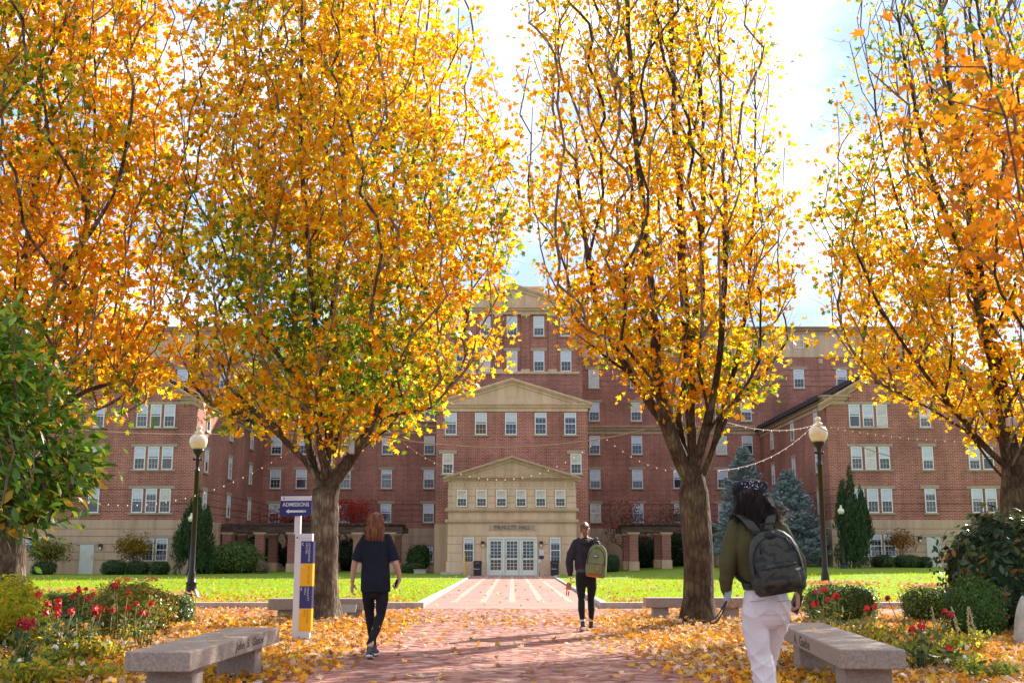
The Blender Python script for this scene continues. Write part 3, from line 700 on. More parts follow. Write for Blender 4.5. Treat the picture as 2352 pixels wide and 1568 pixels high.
# ---------------- wings
YW = 72.7; zW = lambda a: PZ(a, YW)
def wing(sx, label):
    w0, w1, wc = 20.2, 32.9, 26.55
    wg = empty('hall_wing', (sx * wc, YW, 0), label, 'building', 'gabled wings of the brick hall')
    gr = [zW(p) for p in (1123, 1140, 1157, 1174)]; sb = zW(1193); ev = zW(920); az = PZ(789, YW)
    mb = MB(); X = sorted((sx * w0, sx * w1))
    wall(mb, X[0], X[1], YW, sb, ev, .4, gr)
    inn = sx * w0; swall(mb, inn, -sx, YW + .4, Y0 - .01, sb, ev, .4, gr)
    mb.prism([(X[0], ev), (X[1], ev), (sx * wc, az - .35)], YW, YW + .4)
    mb.build('brick_wall', M['brick'], wg)
    gs = [zW(p) for p in (1214, 1231, 1249, 1267, 1285)]; zb = gz(sx * 26, YW)
    mb = MB(); wall(mb, X[0] - (.05 if sx > 0 else 0), X[1] + (.05 if sx < 0 else 0), YW - .05, zb - .5, sb - .002, .45, gs)
    swall(mb, inn - sx * .05, -sx, YW + .4, Y0 - .06, zb - .8, sb - .002, .4, gs); mb.build('stone_base', M['stone_base'], wg)
    mb = MB(); raking(mb, sx * wc, w1 - wc, YW, ev + .1, az, .5, over=.45)
    cornice(mb, *sorted((inn, inn + sx * 1.1)), YW, zW(922) - .18, zW(912) + .1, .4)      # returns at the gable's feet
    cornice(mb, *sorted((sx * w1, sx * (w1 - 1.1))), YW, zW(922) - .18, zW(912) + .1, .4)
    zc0, zc1 = ev - .42, ev + .15; h = zc1 - zc0
    for (a, b, o) in ((0, .42, .06), (.42, .5, .12), (.5, .74, .2), (.74, .86, .3), (.86, 1, .4)):
        mb.box(inn - sx * o, inn + sx * .3, YW + .31, Y0 - .42, zc0 + a * h + .001, zc0 + b * h)
    mb.build('cornice', M['trim'], wg)
    mb = MB()      # slate roof with raised courses
    for s2 in (-1, 1):
        e = sx * wc + s2 * (w1 - wc + .4); z0 = ev + .17
        for i in range(14):
            ta, tb = i / 14, (i + 1) / 14
            xa, xb = e + (sx * wc - e) * ta, e + (sx * wc - e) * tb; za, zb_ = z0 + (az + .05 - z0) * ta, z0 + (az + .05 - z0) * tb
            p = [(xa, za + .06), (xb, zb_ + .03), (xb, zb_ - .12), (xa, za - .12)]
            mb.prism(p if s2 < 0 else p[::-1], YW + .3, Y0 + .0 - .02)
    for i in range(20):
        y = YW + 1.2 + i * .95
        mb.box(inn - sx * .32, inn + sx * .35, y, y + .5, ev + .17, ev + .52)
    mb.build('roof', M['roof'], wg)
    zr = ((929, 981), (1026, 1078), (1122.5, 1177))
    for (t, b) in zr:
        zt_, zb_ = zW(t), zW(b)
        for cx, n in ((22.85, 3), (26.5, 1), (29.9, 2)):
            for k in range(n):
                window(wg, sx * (cx + (k - (n - 1) / 2) * .88), YW, zb_, zt_, .70, trim=(n == 1))
            if n > 1:
                hw_ = n * .43 + .18
                mb = MB(); mb.box(sx * cx - hw_, sx * cx + hw_, YW - .05, YW, zt_ + .004, zt_ + .2); mb.build('lintel', M['lintel'], wg)
                mb = MB(); mb.box(sx * cx - hw_ + .05, sx * cx + hw_ - .05, YW - .11, YW, zb_ - .1, zb_ - .003); mb.build('sill', M['lintel'], wg)
        for yy in (75.3, 81.7, 88.2): window(wg, inn, yy, zb_, zt_, .8, rz=-sx * math.pi / 2)
    zt_, zb_ = zW(1236 - (8 if sx > 0 else 0)), zW(1288 - (10 if sx > 0 else 0))
    for x in (22.0, 22.87, 23.74): window(wg, sx * x, YW - .05, zb_, zt_, .74, kind='m5', trim=False)
    for x in (29.5, 30.4): window(wg, sx * x, YW - .05, zW(1266), zW(1232), .74, kind='m1', trim=False)
    mb = MB(); mb.box(sx * 22.87 - 1.5, sx * 22.87 + 1.5, YW - .1, YW - .05, zt_ + .004, zt_ + .22); mb.build('lintel', M['lintel'], wg)
    # plain service door
    dx = PX(200 if sx < 0 else 2145, YW, 1280); d0 = gz(dx, YW) ; d1 = zW(1250) if sx < 0 else zW(1233)
    mb = MB(); mb.box(dx - .44, dx + .44, YW - .11, YW - .05, d0, d1); do = mb.build('service_door', M['greydoor'], wg)
    q = MB(); q.box(dx + .33, dx + .37, YW - .15, YW - .11, d0 + .95, d0 + 1.25); q.build('door_handle', M['grey'], do)
    mb = MB(); mb.box(dx - .7, dx + .7, YW - .12, YW - .05, d1 + .003, d1 + .2); mb.build('lintel', M['lintel'], wg)
    wall_lamp(wg, dx - sx * .85, YW - .05, d1 - .2)
wing(-1, 'red brick gabled wing on the left with a service door in its tan base')
wing(1, 'red brick gabled wing on the right with blue spruces before its inner wall')
# ---------------- pergolas
def pergola(sx, label):
    pg = empty('pergola', (sx * 14, 82, 0), label, 'pergola', 'pergolas before the brick hall')
    ya, yb_ = 80.0, 84.4
    for row in (ya, yb_):
        for i in range(6):
            x = sx * (8.4 + 2.26 * i)
            z0 = gz(x, row) - .1
            zt = PZ(1223, 80)
            a = MB(); a.box(x - .3, x + .3, row - .3, row + .3, z0 + .76, zt - .16); co_ = a.build('column', M['brick_col'], pg)
            a = MB(); a.bbox(x - .36, x + .36, row - .36, row + .36, z0 - .2, z0 + .75, .02); a.build('column_base', M['stone'], co_)
            a = MB(); a.box(x - .34, x + .34, row - .34, row + .34, zt - .155, zt - .08); a.bbox(x - .43, x + .43, row - .43, row + .43, zt - .075, zt + .02, .02); a.build('column_cap', M['stone'], co_)
        x0, x1 = sorted((sx * 7.6, sx * 20.1)); zt = PZ(1223, 80) + .025
        for dy in (-.2, .2):
            a = MB(); a.box(x0, x1, row + dy - .06, row + dy + .06, zt, zt + .38); a.build('beam', M['wood'], pg)
    zt += .385
    for i in range(21):
        x = sx * (7.9 + i * .6)
        p = [(ya - .95, zt + .1), (ya - .95, zt + .2), (yb_ + .9, zt + .2), (yb_ + .9, zt + .1), (yb_ + .75, zt), (ya - .75, zt)]
        a = MB(); a.prism(p, x - .045, x + .045, axis='x'); a.build('rafter', M['wood'], pg)
    a = MB()
    for i in range(5): y = ya + .3 + i * .95; a.box(*sorted((sx * 7.7, sx * 20.1)), y, y + .06, zt + .205, zt + .25)
    a.build('purlin', M['wood'], pg)
pergola(-1, 'brick column pergola with dark rafters left of the entrance')
pergola(1, 'brick column pergola with dark rafters right of the entrance')
# ================================================================== TREES
def grow(seeds, att, rng, seg=.32, wh=1.25, wob=.022, steep=1.0):
    """seeds: list of polylines [(x,y,z)...] sharing start points; att (n,3) sorted. returns pos, parent"""
    pos = []; par = []; pl = []; main = []
    def addn(p, pa, mn=0):
        pos.append(np.array(p, float)); par.append(pa); main.append(mn)
        pl.append(0 if pa < 0 else pl[pa] + float(np.linalg.norm(pos[-1] - pos[pa]))); return len(pos) - 1
    for si, line in enumerate(seeds):
        line = [np.array(p, float) for p in line]
        if not pos: cur = addn(line[0], -1, 1)
        else: cur = int(np.argmin([np.linalg.norm(q - line[0]) for q in pos]))
        # smooth the polyline
        pts = [pos[cur]] + line[1:]
        for i in range(len(pts) - 1):
            a = pts[i - 1] if i > 0 else pts[i]; b = pts[i]; c = pts[i + 1]; d = pts[i + 2] if i + 2 < len(pts) else pts[i + 1]
            n = max(1, int(np.linalg.norm(c - b) / seg))
            for k in range(1, n + 1):
                t = k / n
                q = .5 * ((2 * b) + (-a + c) * t + (2 * a - 5 * b + 4 * c - d) * t * t + (-a + 3 * b - 3 * c + d) * t ** 3)
                cur = addn(q + rng.normal(size=3) * .012, cur, 1)
    cap = len(pos) + len(att) * 14
    A = np.zeros((cap, 3)); n0 = len(pos); A[:n0] = pos; PL = np.zeros(cap); PL[:n0] = pl; n = n0
    tips = []
    for a in att:
        d = A[:n] - a
        hd = np.sqrt(d[:, 0] ** 2 + d[:, 1] ** 2); cost = np.sqrt(hd ** 2 * wh + d[:, 2] ** 2 * .55) + 2.0 * np.maximum(0, hd * 1.25 * steep + d[:, 2] - (1 - steep) * .8) + .03 * PL[:n]
        cost[:6] += 3
        p = int(np.argmin(cost)); P0 = A[p]; dist = np.linalg.norm(a - P0)
        k = max(1, int(dist / seg)); k = min(k, 12)
        pd = A[p] - A[par[p]] if par[p] >= 0 else np.array([0, 0, 1.]); pd = pd / (np.linalg.norm(pd) + 1e-6)
        c1 = P0 + (pd * .12 + np.array([0, 0, .03])) * dist + (a - P0) * .14
        c2 = a - np.array([0, 0, .10]) * dist - (a - P0) * .2
        cur = p
        for i in range(1, k + 1):
            t = i / k; q = (1 - t) ** 3 * P0 + 3 * (1 - t) ** 2 * t * c1 + 3 * (1 - t) * t * t * c2 + t ** 3 * a + rng.normal(size=3) * wob * (0 if i == k else 1)
            A[n] = q; PL[n] = PL[cur] + np.linalg.norm(q - A[cur]); par.append(cur); main.append(0); cur = n; n += 1
        tips.append(cur)
    return A[:n].copy(), np.array(par), tips, np.array(main)
def branch_mesh(name, A, par, rt, rtip, mats, off, rng, flare=True, power=1.62, trunk_h=2.0, minr=.004, mn=None):
    n = len(A); acc = np.zeros(n); kids = [[] for _ in range(n)]
    for i in range(n - 1, 0, -1): pass
    order = range(n - 1, -1, -1)      # parents always precede children
    for i in range(1, n): kids[par[i]].append(i)
    r = np.zeros(n)
    for i in order:
        acc[i] = max(acc[i], 1e-9) if kids[i] else 1.0
        if par[i] >= 0: acc[par[i]] += acc[i]
    r = rtip + (rt - rtip) * (acc / acc[0]) ** (1 / power)
    if mn is not None: r = np.where(mn > 0, r, np.minimum(r, .026)); mk = mn
    else: mk = np.zeros(n)
    trunk = MB(); limb = MB()
    started = [(0, None)]
    while started:
        s, pr = started.pop()
        chain = [s] if pr is None else [pr, s]
        cur = s
        while kids[cur]:
            ks = sorted(kids[cur], key=lambda q: (-mk[q], -r[q])); cur = ks[0]; chain.append(cur)
            for q in ks[1:]: started.append((q, chain[-2]))
        pts = [A[c] for c in chain]; rs = [r[c] for c in chain]
        if pr is not None: rs[0] = min(r[pr] * .85, rs[1] * 1.35)
        if pr is None and flare:
            for i, p in enumerate(pts):
                h = p[2] - pts[0][2]; rs[i] = rs[i] * (1 + .38 * math.exp(-h / .14))
            # rough trunk
        mr = max(rs)
        ns = 20 if pr is None else (10 if mr > .05 else (6 if mr > .018 else 3))
        rs = [max(q, minr) for q in rs]
        k = next((i for i, p in enumerate(pts) if p[2] > trunk_h + 1.2), len(pts)) if pr is None else 0
        (trunk if pr is None else limb).tube([Vector(p) for p in pts], [float(q) for q in rs], ns, m=(0 if pr is None or mr > .035 else 1), cap=False)
    # displace trunk for ridged bark
    v = np.array(trunk.v); z = v[:, 2]; kk = max(4, int((trunk_h + .6) / .3))
    ax = A[:kk][np.argmin(np.abs(A[None, :kk, 2] - z[:, None]), axis=1)].copy()
    ax[:, 0] = np.interp(z, A[:kk, 2], A[:kk, 0]); ax[:, 1] = np.interp(z, A[:kk, 2], A[:kk, 1])
    d = v - ax; th = np.arctan2(d[:, 1], d[:, 0])
    am = .07 * np.clip((trunk_h + .6 - z) / .8, 0, 1)
    sc = 1 + am * (np.sin(th * 5 + z * .9) * .5 + np.sin(th * 9 - z * 2.1) * .3 + np.sin(th * 3 + 1.5 * np.sin(z * 1.2)) * .6)
    v[:, 0] = ax[:, 0] + d[:, 0] * sc; v[:, 1] = ax[:, 1] + d[:, 1] * sc
    trunk.v = [tuple(p) for p in v]
    return trunk, limb, r
def envelope(n, ctrl, y0, rng, outer=.55, ymul=.8, zpow=1.0):
    """ctrl: [(py, left px, right px)] from low to high"""
    zs = np.array([PZ(c[0], y0) for c in ctrl]); xl = np.array([PX(c[1], y0, c[0]) for c in ctrl]); xr = np.array([PX(c[2], y0, c[0]) for c in ctrl])
    t = rng.random(n * 3); z = zs[0] + (zs[-1] - zs[0]) * t
    a, b = np.interp(z, zs, xl), np.interp(z, zs, xr); w_ = (b - a) / 2
    keep = rng.random(n * 3) < np.clip(w_ / w_.max(), .05, 1) ** 1.3; z, a, b, w_ = z[keep][:n], a[keep][:n], b[keep][:n], w_[keep][:n]
    th = rng.uniform(0, 2 * np.pi, len(z)); rho = rng.random(len(z)) ** outer
    x = (a + b) / 2 + w_ * rho * np.cos(th); y = y0 + w_ * ymul * rho * np.sin(th)
    P = np.stack([x, y, z], 1); c0 = np.array([0, y0, zs[0] - 1.0])
    key = (P[:, 2] - zs[0]) * .8 + np.abs(P[:, 0] - np.mean((xl + xr) / 2)) * .5 + rng.random(len(z)) * 1.2
    return P[np.argsort(key)], rho[np.argsort(key)]
YEL = np.array([.97, .70, .02]); ORA = np.array([.92, .38, .012]); LIM = np.array([.66, .66, .03]); GRN = np.array([.16, .28, .015]); GOL = np.array([.97, .56, .01])
def leafcols(P, rng, green=.25, orange=.35, gfun=None):
    n = len(P); u = rng.random(n); gn = noise3(P, .75, 7); gn = np.clip((gn - .25) * 1.7, 0, 1); on = noise3(P, .45, 8)
    g = green * (.2 + 2.0 * gn ** 1.4) * (gfun(P) if gfun else 1); o = orange * (.4 + 1.3 * on)
    col = np.where((u < g * .62)[:, None], GRN, np.where((u < g)[:, None], LIM, np.where((u < g + (1 - g) * o)[:, None], ORA, np.where(rng.random(n)[:, None] < .5, YEL, GOL))))
    return col * rng.uniform(.75, 1.12, (n, 1)) * (1 + rng.normal(size=(n, 3)) * .05).clip(.8, 1.2)
def maple(label, seeds, ctrl, y0, n_att, per, seed, rt, green=.25, orange=.35, size=.098, gfun=None, bare=None, sig=.2, bark='bark', outer=.55, group='maples in autumn colour lining the plaza', trunk_h=2.0, keepf=None):
    r_ = np.random.default_rng(seed)
    att, rho = envelope(n_att, ctrl, y0, r_, outer)
    base = seeds[0][0]
    root = empty('maple_tree', base, label, 'tree', group)
    A, par, tips, mn = grow(seeds, att, r_)
    tr, lb, rad = branch_mesh('b', A, par, rt, .0035, None, None, r_, trunk_h=trunk_h, mn=mn, power=1.7)
    tr.build('trunk', M[bark], root); lb.build('limbs', [M[bark], M['twig']], root)
    # leaf clusters at tips and along the young twigs
    T = A[tips]; dr = T - A[par[tips]]; dr /= np.linalg.norm(dr, axis=1, keepdims=True) + 1e-6
    young = np.where((rad < .010) & (mn == 0))[0]; pick = young[r_.random(len(young)) < .55]
    C = np.concatenate([T, T - dr * .25, A[pick]]); cnt = np.concatenate([np.full(len(T), per), np.full(len(T), per // 3), np.full(len(pick), max(1, per // 5))])
    if bare is not None:
        b = np.clip(bare(C), 0, 1); cnt = np.maximum(0, np.round(cnt * b * r_.uniform(.4, 1.5, len(C)))).astype(int)
    idx = np.repeat(np.arange(len(C)), cnt); n = len(idx)
    # sub-clumps
    sub = r_.normal(size=(len(C), 3, 3)) * sig * .95
    P = C[idx] + sub[idx, r_.integers(0, 3, n)] + r_.normal(size=(n, 3)) * np.array([sig, sig, sig * .85]) * .42
    if keepf is not None: k = keepf(P, r_); P = P[k]; n = len(P)
    print('leaves', label[:20], n)
    nr = r_.normal(size=(n, 3)) + np.array([0, -.25, .35])
    col = leafcols(P, r_, green, orange, gfun)
    scatter('crown', P, nr, size * r_.uniform(.62, 1.15, n), col, MAPLE, M['leaf'], r_, parent=root)
    # short petiole twigs
    tw = MB()
    for i in r_.choice(len(T), min(len(T), 500), replace=False):
        for q in range(2):
            e = T[i] + r_.normal(size=3) * .22 + np.array([0, 0, .08]); m_ = (T[i] + e) / 2 + r_.normal(size=3) * .03
            tw.tube([T[i], m_, e], [.004, .0032, .002], 3, cap=False)
    tw.build('twigs', M['twig'], root)
    return root
def px3(lst, y0, dy=None):
    return [(PX(a, y0 + (dy[i] if dy else 0), b), y0 + (dy[i] if dy else 0), PZ(b, y0 + (dy[i] if dy else 0))) for i, (a, b) in enumerate(lst)]
# --- maple left of the path
y1 = 20.4; b1 = (PX(745, y1, 1410), y1, gz(-3.28, 20.4) - .05)
s1 = [[b1, (PX(743, y1, 1300), y1, PZ(1300, y1)), (PX(747, y1, 1130), y1, PZ(1130, y1))] + px3([(755, 1020), (762, 850), (768, 700), (790, 500), (785, 250), (770, 0), (772, -300)], y1, [0, .1, .2, .3, .3, .2, .2]),
      px3([(750, 1120), (800, 1060), (860, 965), (915, 860), (960, 700), (985, 520), (1000, 300)], y1, [0, -.1, -.3, -.5, -.6, -.7, -.7]),
      px3([(745, 1120), (715, 1040), (700, 930), (680, 780), (665, 600), (640, 380), (600, 100)], y1, [0, .2, .4, .5, .6, .6, .5]),
      px3([(748, 1100), (728, 990), (735, 860), (720, 700), (700, 480), (690, 200), (700, -100)], y1, [0, -.3, -.6, -.9, -1.1, -1.2, -1.2]),
      px3([(755, 1090), (790, 960), (850, 800), (890, 620), (905, 400), (900, 100), (890, -200)], y1, [0, .3, .6, .8, 1., 1.2, 1.2]),
      px3([(745, 1110), (700, 1060), (640, 1000), (580, 940), (520, 880)], y1, [0, -.2, -.5, -.8, -1.]),
      px3([(750, 1000), (690, 880), (600, 760), (520, 640), (470, 500)], y1, [0, -.4, -.9, -1.2, -1.4])]
c1 = [(985, 560, 880), (940, 480, 1010), (880, 430, 1080), (800, 405, 1150), (700, 385, 1195), (560, 380, 1205), (420, 385, 1195), (250, 395, 1150), (100, 410, 1110), (-50, 430, 1070), (-300, 500, 1000), (-520, 620, 900)]
def below_fork(P, r_):
    return ~((P[:, 2] < PZ(930, P[:, 1].mean())) & (np.abs(P[:, 0] - P[:, 0].mean()) < .0))
maple('full golden maple with green patches on the left side of the path', s1, c1, y1, 2300, 19, 21, .235, size=.09, green=.6, orange=.3, bare=lambda C: np.clip(1.1 - (C[:, 2] - 5.5) * .07, .45, 1.1),
      gfun=lambda P: np.clip(1.45 - np.abs(P[:, 2] - 5.8) * .16 - np.clip(P[:, 0] + 3.6, -1, 3) * .3, .1, 1.7))
# --- maple right of the path
y2 = 19.6; b2 = (PX(1606, y2, 1412), y2, gz(3.12, 19.6) - .05)
s2 = [[b2, (PX(1603, y2, 1300), y2, PZ(1300, y2)), (PX(1592, y2, 1130), y2, PZ(1130, y2))] + px3([(1590, 1000), (1585, 850), (1570, 680), (1560, 450), (1545, 200), (1540, -60), (1530, -300)], y2, [0, .1, .2, .3, .3, .3, .3]),
      px3([(1590, 1110), (1540, 1000), (1515, 900), (1500, 720), (1480, 500), (1455, 250), (1440, 0), (1430, -250)], y2, [0, -.2, -.3, -.5, -.6, -.6, -.6, -.6]),
      px3([(1597, 1120), (1640, 1030), (1662, 930), (1700, 800), (1725, 600), (1735, 350), (1730, 100)], y2, [0, .1, .1, .2, .3, .3, .3]),
      px3([(1600, 1100), (1630, 950), (1652, 800), (1665, 600), (1660, 350), (1650, 50)], y2, [0, -.3, -.5, -.7, -.8, -.8]),
      px3([(1590, 1080), (1520, 960), (1450, 860), (1380, 720), (1340, 520), (1320, 300)], y2, [0, .3, .5, .6, .6, .6]),
      px3([(1610, 1090), (1680, 940), (1760, 850), (1810, 780)], y2, [0, .2, .4, .5]),
      px3([(1595, 1090), (1560, 960), (1590, 780), (1610, 560), (1615, 300), (1600, 0)], y2, [0, .5, .8, .9, 1., 1.])]
c2 = [(930, 1500, 1730), (880, 1430, 1775), (830, 1380, 1800), (770, 1310, 1850), (690, 1260, 1850), (600, 1225, 1835), (450, 1205, 1815), (300, 1190, 1800), (150, 1180, 1785), (0, 1180, 1765), (-250, 1250, 1700), (-480, 1380, 1600)]
maple('thinly leaved golden maple with bare twigs on the right side of the path', s2, c2, y2, 1700, 17, 34, .25, size=.084, green=.2, orange=.3, bark='bark2', sig=.17,
      bare=lambda C: np.where(C[:, 2] < PZ(640, y2), 1.75, np.clip(.62 - (C[:, 2] - 6.5) * .055, .16, 1)), gfun=lambda P: np.where(P[:, 2] < 5.6, 1.7, .5))
# --- maple at the right edge
y3 = 20.0; b3 = (PX(2340, y3, 1300), y3, gz(8.75, 20) - .05)
s3 = [[b3, (PX(2336, y3, 1150), y3, PZ(1150, y3))] + px3([(2318, 1020), (2300, 900), (2262, 700), (2225, 480), (2180, 200), (2150, -100)], y3, [0, 0, .1, .2, .2, .2]),
      px3([(2334, 1120), (2362, 980), (2372, 820), (2378, 600), (2380, 300), (2370, 0)], y3, [0, .1, .2, .3, .3, .3]),
      px3([(2325, 1100), (2240, 1000), (2160, 900), (2080, 800), (2010, 680), (1960, 560)], y3, [0, -.1, -.3, -.5, -.6, -.7]),
      px3([(2320, 1060), (2230, 900), (2150, 720), (2080, 520), (2020, 300), (1980, 60)], y3, [0, .2, .3, .4, .4, .4]),
      px3([(2320, 1030), (2275, 820), (2230, 640), (2140, 400), (2080, 150), (2050, -60)], y3, [0, -.3, -.4, -.5, -.5, -.5]),
      px3([(2340, 1100), (2440, 960), (2520, 800), (2570, 600)], y3, [0, 0, 0, 0])]
c3 = [(985, 2190, 2400), (940, 2120, 2480), (880, 2000, 2540), (800, 1930, 2580), (700, 1900, 2600), (600, 1870, 2600), (480, 1860, 2590), (330, 1890, 2570), (180, 1930, 2560), (0, 1960, 2540), (-250, 2000, 2480), (-450, 2150, 2380)]
maple('golden maple with dark leaning trunk at the right edge', s3, c3, y3, 1700, 16, 55, .29, size=.086, green=.34, orange=.34, bark='bark2', sig=.19,
      bare=lambda C: np.clip(1.4 - (C[:, 2] - 4.5) * .18, .14, 1.3), trunk_h=2.6)
# its neighbour further right along the row stands out of view and only throws its shade on the right bed
src = [o for o in bpy.data.objects if o.get('label', '').startswith('golden maple with dark leaning')][0]
cp = src.copy(); COL.objects.link(cp); cp.location = (14.4, 20.2, gz(14.4, 20.2)); cp.rotation_euler = (0, 0, 2.2); cp['label'] = 'maple standing beyond the right edge of the view, shading the right bed'
for ch in list(src.children): d_ = ch.copy(); COL.objects.link(d_); d_.parent = cp
# --- maple at the left edge
y0_ = 20.0; b0 = (PX(22, y0_, 1320), y0_, gz(-8.7, 20) - .05)
s0 = [[b0, (PX(20, y0_, 1150), y0_, PZ(1150, y0_))] + px3([(22, 1000), (35, 800), (60, 600), (85, 400), (90, 150), (85, -100)], y0_, [0, 0, .1, .2, .2, .2]),
      px3([(20, 1120), (-60, 960), (-110, 760), (-130, 500), (-120, 200)], y0_, [0, .1, .2, .2, .2]),
      px3([(24, 1100), (110, 960), (200, 900), (300, 860), (355, 800)], y0_, [0, -.1, -.2, -.2, -.2]),
      px3([(24, 1080), (100, 880), (160, 700), (200, 500), (220, 250), (210, 0)], y0_, [0, .3, .5, .6, .7, .7]),
      px3([(22, 1060), (60, 860), (130, 650), (260, 450), (310, 200)], y0_, [0, -.4, -.8, -1., -1.])]
c0 = [(975, 60, 300), (930, -80, 330), (870, -200, 380), (780, -280, 400), (650, -320, 410), (500, -320, 415), (350, -320, 420), (200, -300, 420), (50, -280, 410), (-150, -230, 380), (-420, -60, 200)]
maple('orange tinged maple at the left edge behind the broad leaved tree', s0, c0, y0_, 1600, 16, 77, .28, green=.4, orange=.5, sig=.2,
      gfun=lambda P: np.clip(1.5 - (P[:, 2] - 4) * .14, .1, 1.5), keepf=lambda P, r_: (P[:, 0] > -10.6) | (r_.random(len(P)) < .3))
# --- near maple: only the tips of its boughs reach into the view from the right
root = empty('maple_tree', (5.2, 6.4, 0), 'near maple whose bough of big orange leaves hangs in the upper right corner', 'tree')
r_ = np.random.default_rng(91)
sn = [[(5.2, 6.4, -.05), (5.2, 6.4, 1.5), (5.15, 6.4, 2.6), (5.2, 6.5, 4.5), (5.3, 6.5, 7)], [(5.15, 6.4, 2.4), (4.4, 6.3, 2.75), (3.4, 6.1, 3.05)], [(5.15, 6.4, 2.7), (4.2, 6.2, 3.4), (3.4, 5.9, 3.6)], [(5.2, 6.4, 3), (6.2, 6.9, 4.2)]]
A_ = []
for (px_, py_, s_) in ((2330, 640, 30), (2300, 470, 40), (2230, 250, 60), (2290, 180, 60), (2340, 330, 60), (2345, 120, 50), (2270, 330, 60), (2200, 200, 45), (2320, 420, 40), (2150, 170, 35), (2350, 560, 30)):
    for q in range(2):
        Y = 6 + r_.normal() * .25; a, b = px_ + r_.normal() * s_ * .7 + 12, py_ + r_.normal() * s_ * .6; A_.append((PX(a, Y, b), Y, PZ(b, Y)))
for q in range(70): A_.append((4.2 + r_.random() * 2.4, 5.4 + r_.random() * 2.4, 3.3 + r_.random() * 4))
A_ = np.array(sorted(A_, key=lambda p: -p[0]))
A, par, tips, mn = grow(sn, A_, r_, seg=.25, steep=0)
tr, lb, rad = branch_mesh('b', A, par, .045, .002, None, None, r_)
tr.build('trunk', M['bark'], root); lb.build('limbs', [M['bark'], M['twig']], root)
T = A[tips]; cnt = np.where(T[:, 0] < 3.2, 20, 5); idx = np.repeat(np.arange(len(T)), cnt); n = len(idx)
P = T[idx] + r_.normal(size=(n, 3)) * .16 + np.array([0, 0, -.04])
yd = r_.normal(size=(n, 3)) * .6 + np.array([-.9, 0, -.5])
nr = r_.normal(size=(n, 3)) + np.array([0, -.3, 1.0])
scatter('crown', P, nr, .062 * r_.uniform(.7, 1.2, n), leafcols(P, r_, .08, .85) * np.array([.85, .7, .8]), MAPLE, M['leaf'], r_, parent=root, curl=1.6, ydir=yd)
# ================================================================== BROADLEAF TREE (left, near)
root = empty('broadleaf_tree', (-7.3, 13.2, 0), 'glossy green broad leaved tree reaching in from the left edge', 'tree')
r_ = np.random.default_rng(17); y9 = 13.2
sb = [[(-7.3, 13.2, -.05), (-7.3, 13.2, 1.2), (-7.2, 13.2, 2.4), (-7.1, 13.2, 4)], [(-7.3, 13.2, 1.3), (-6.6, 13.1, 2.0), (-5.7, 13, 2.4)], [(-7.2, 13.2, 1.6), (-6.5, 13.3, 2.8), (-6.0, 13.3, 3.6)], [(-7.25, 13.2, 1.5), (-8.2, 13.4, 2.6)]]
cb = [(1200, -150, 120), (1165, -200, 160), (1100, -260, 205), (1030, -280, 205), (970, -290, 180), (900, -290, 130), (840, -280, 115), (780, -240, 95), (720, -150, 40)]
att, rho = envelope(360, cb, y9, r_, .42, 1.0)
A, par, tips, mn = grow(sb, att, r_, seg=.25, wob=.03)
tr, lb, rad = branch_mesh('b', A, par, .14, .003, None, None, r_, trunk_h=1.2)
tr.build('trunk', M['bark'], root); lb.build('limbs', [M['bark'], M['twig']], root)
T = A[tips]; cnt = r_.integers(12, 22, len(T)); idx = np.repeat(np.arange(len(T)), cnt); n = len(idx)
P = T[idx] + r_.normal(size=(n, 3)) * .16
cen = np.array([-7.2, 13.2, 2.2]); out = P - cen; out /= np.linalg.norm(out, axis=1, keepdims=True)
yd = out * .8 + r_.normal(size=(n, 3)) * .5 + np.array([0, 0, -.35]); nr = r_.normal(size=(n, 3)) * .55 + np.array([0, 0, 1.0]) + out * .5
u = r_.random(n); low = np.clip((2.6 - P[:, 2]) * .12, 0, .2)
col = np.where((u < .07 + low)[:, None], np.array([.7, .42, .03]), np.where((u < .42)[:, None], np.array([.30, .42, .03]), np.array([.10, .22, .02]))) * r_.uniform(.7, 1.25, (n, 1))
scatter('crown', P, nr, .085 * r_.uniform(.6, 1.15, n), col, OVAL, M['leafglossy'], r_, parent=root, curl=1.3, ydir=yd)
# ================================================================== SHRUBS
def lump(c, rad, seed, nseg=20, nring=12, amp=.12, flat=.25, power=2.0):
    """lumpy closed body of a clipped or loose shrub"""
    V = []; F = []; r = np.random.default_rng(seed)
    ph = np.linspace(-np.pi / 2, np.pi / 2, nring); th = np.linspace(0, 2 * np.pi, nseg, endpoint=False)
    PH, TH = np.meshgrid(ph, th, indexing='ij')
    def sp(v, p): return np.sign(v) * np.abs(v) ** (2 / p)
    x = sp(np.cos(PH), power) * sp(np.cos(TH), power); y = sp(np.cos(PH), power) * sp(np.sin(TH), power); z = sp(np.sin(PH), power)
    D = np.stack([x, y, z], -1).reshape(-1, 3)
    s_ = 1 + amp * (noise3(D * 2.2, 1.6, seed) - .5) * 2
    P = D * s_[:, None] * np.array(rad) + np.array(c)
    for i in range(nring - 1):
        for j in range(nseg): F.append((i * nseg + j, i * nseg + (j + 1) % nseg, (i + 1) * nseg + (j + 1) % nseg, (i + 1) * nseg + j))
    return P, np.array(F), D
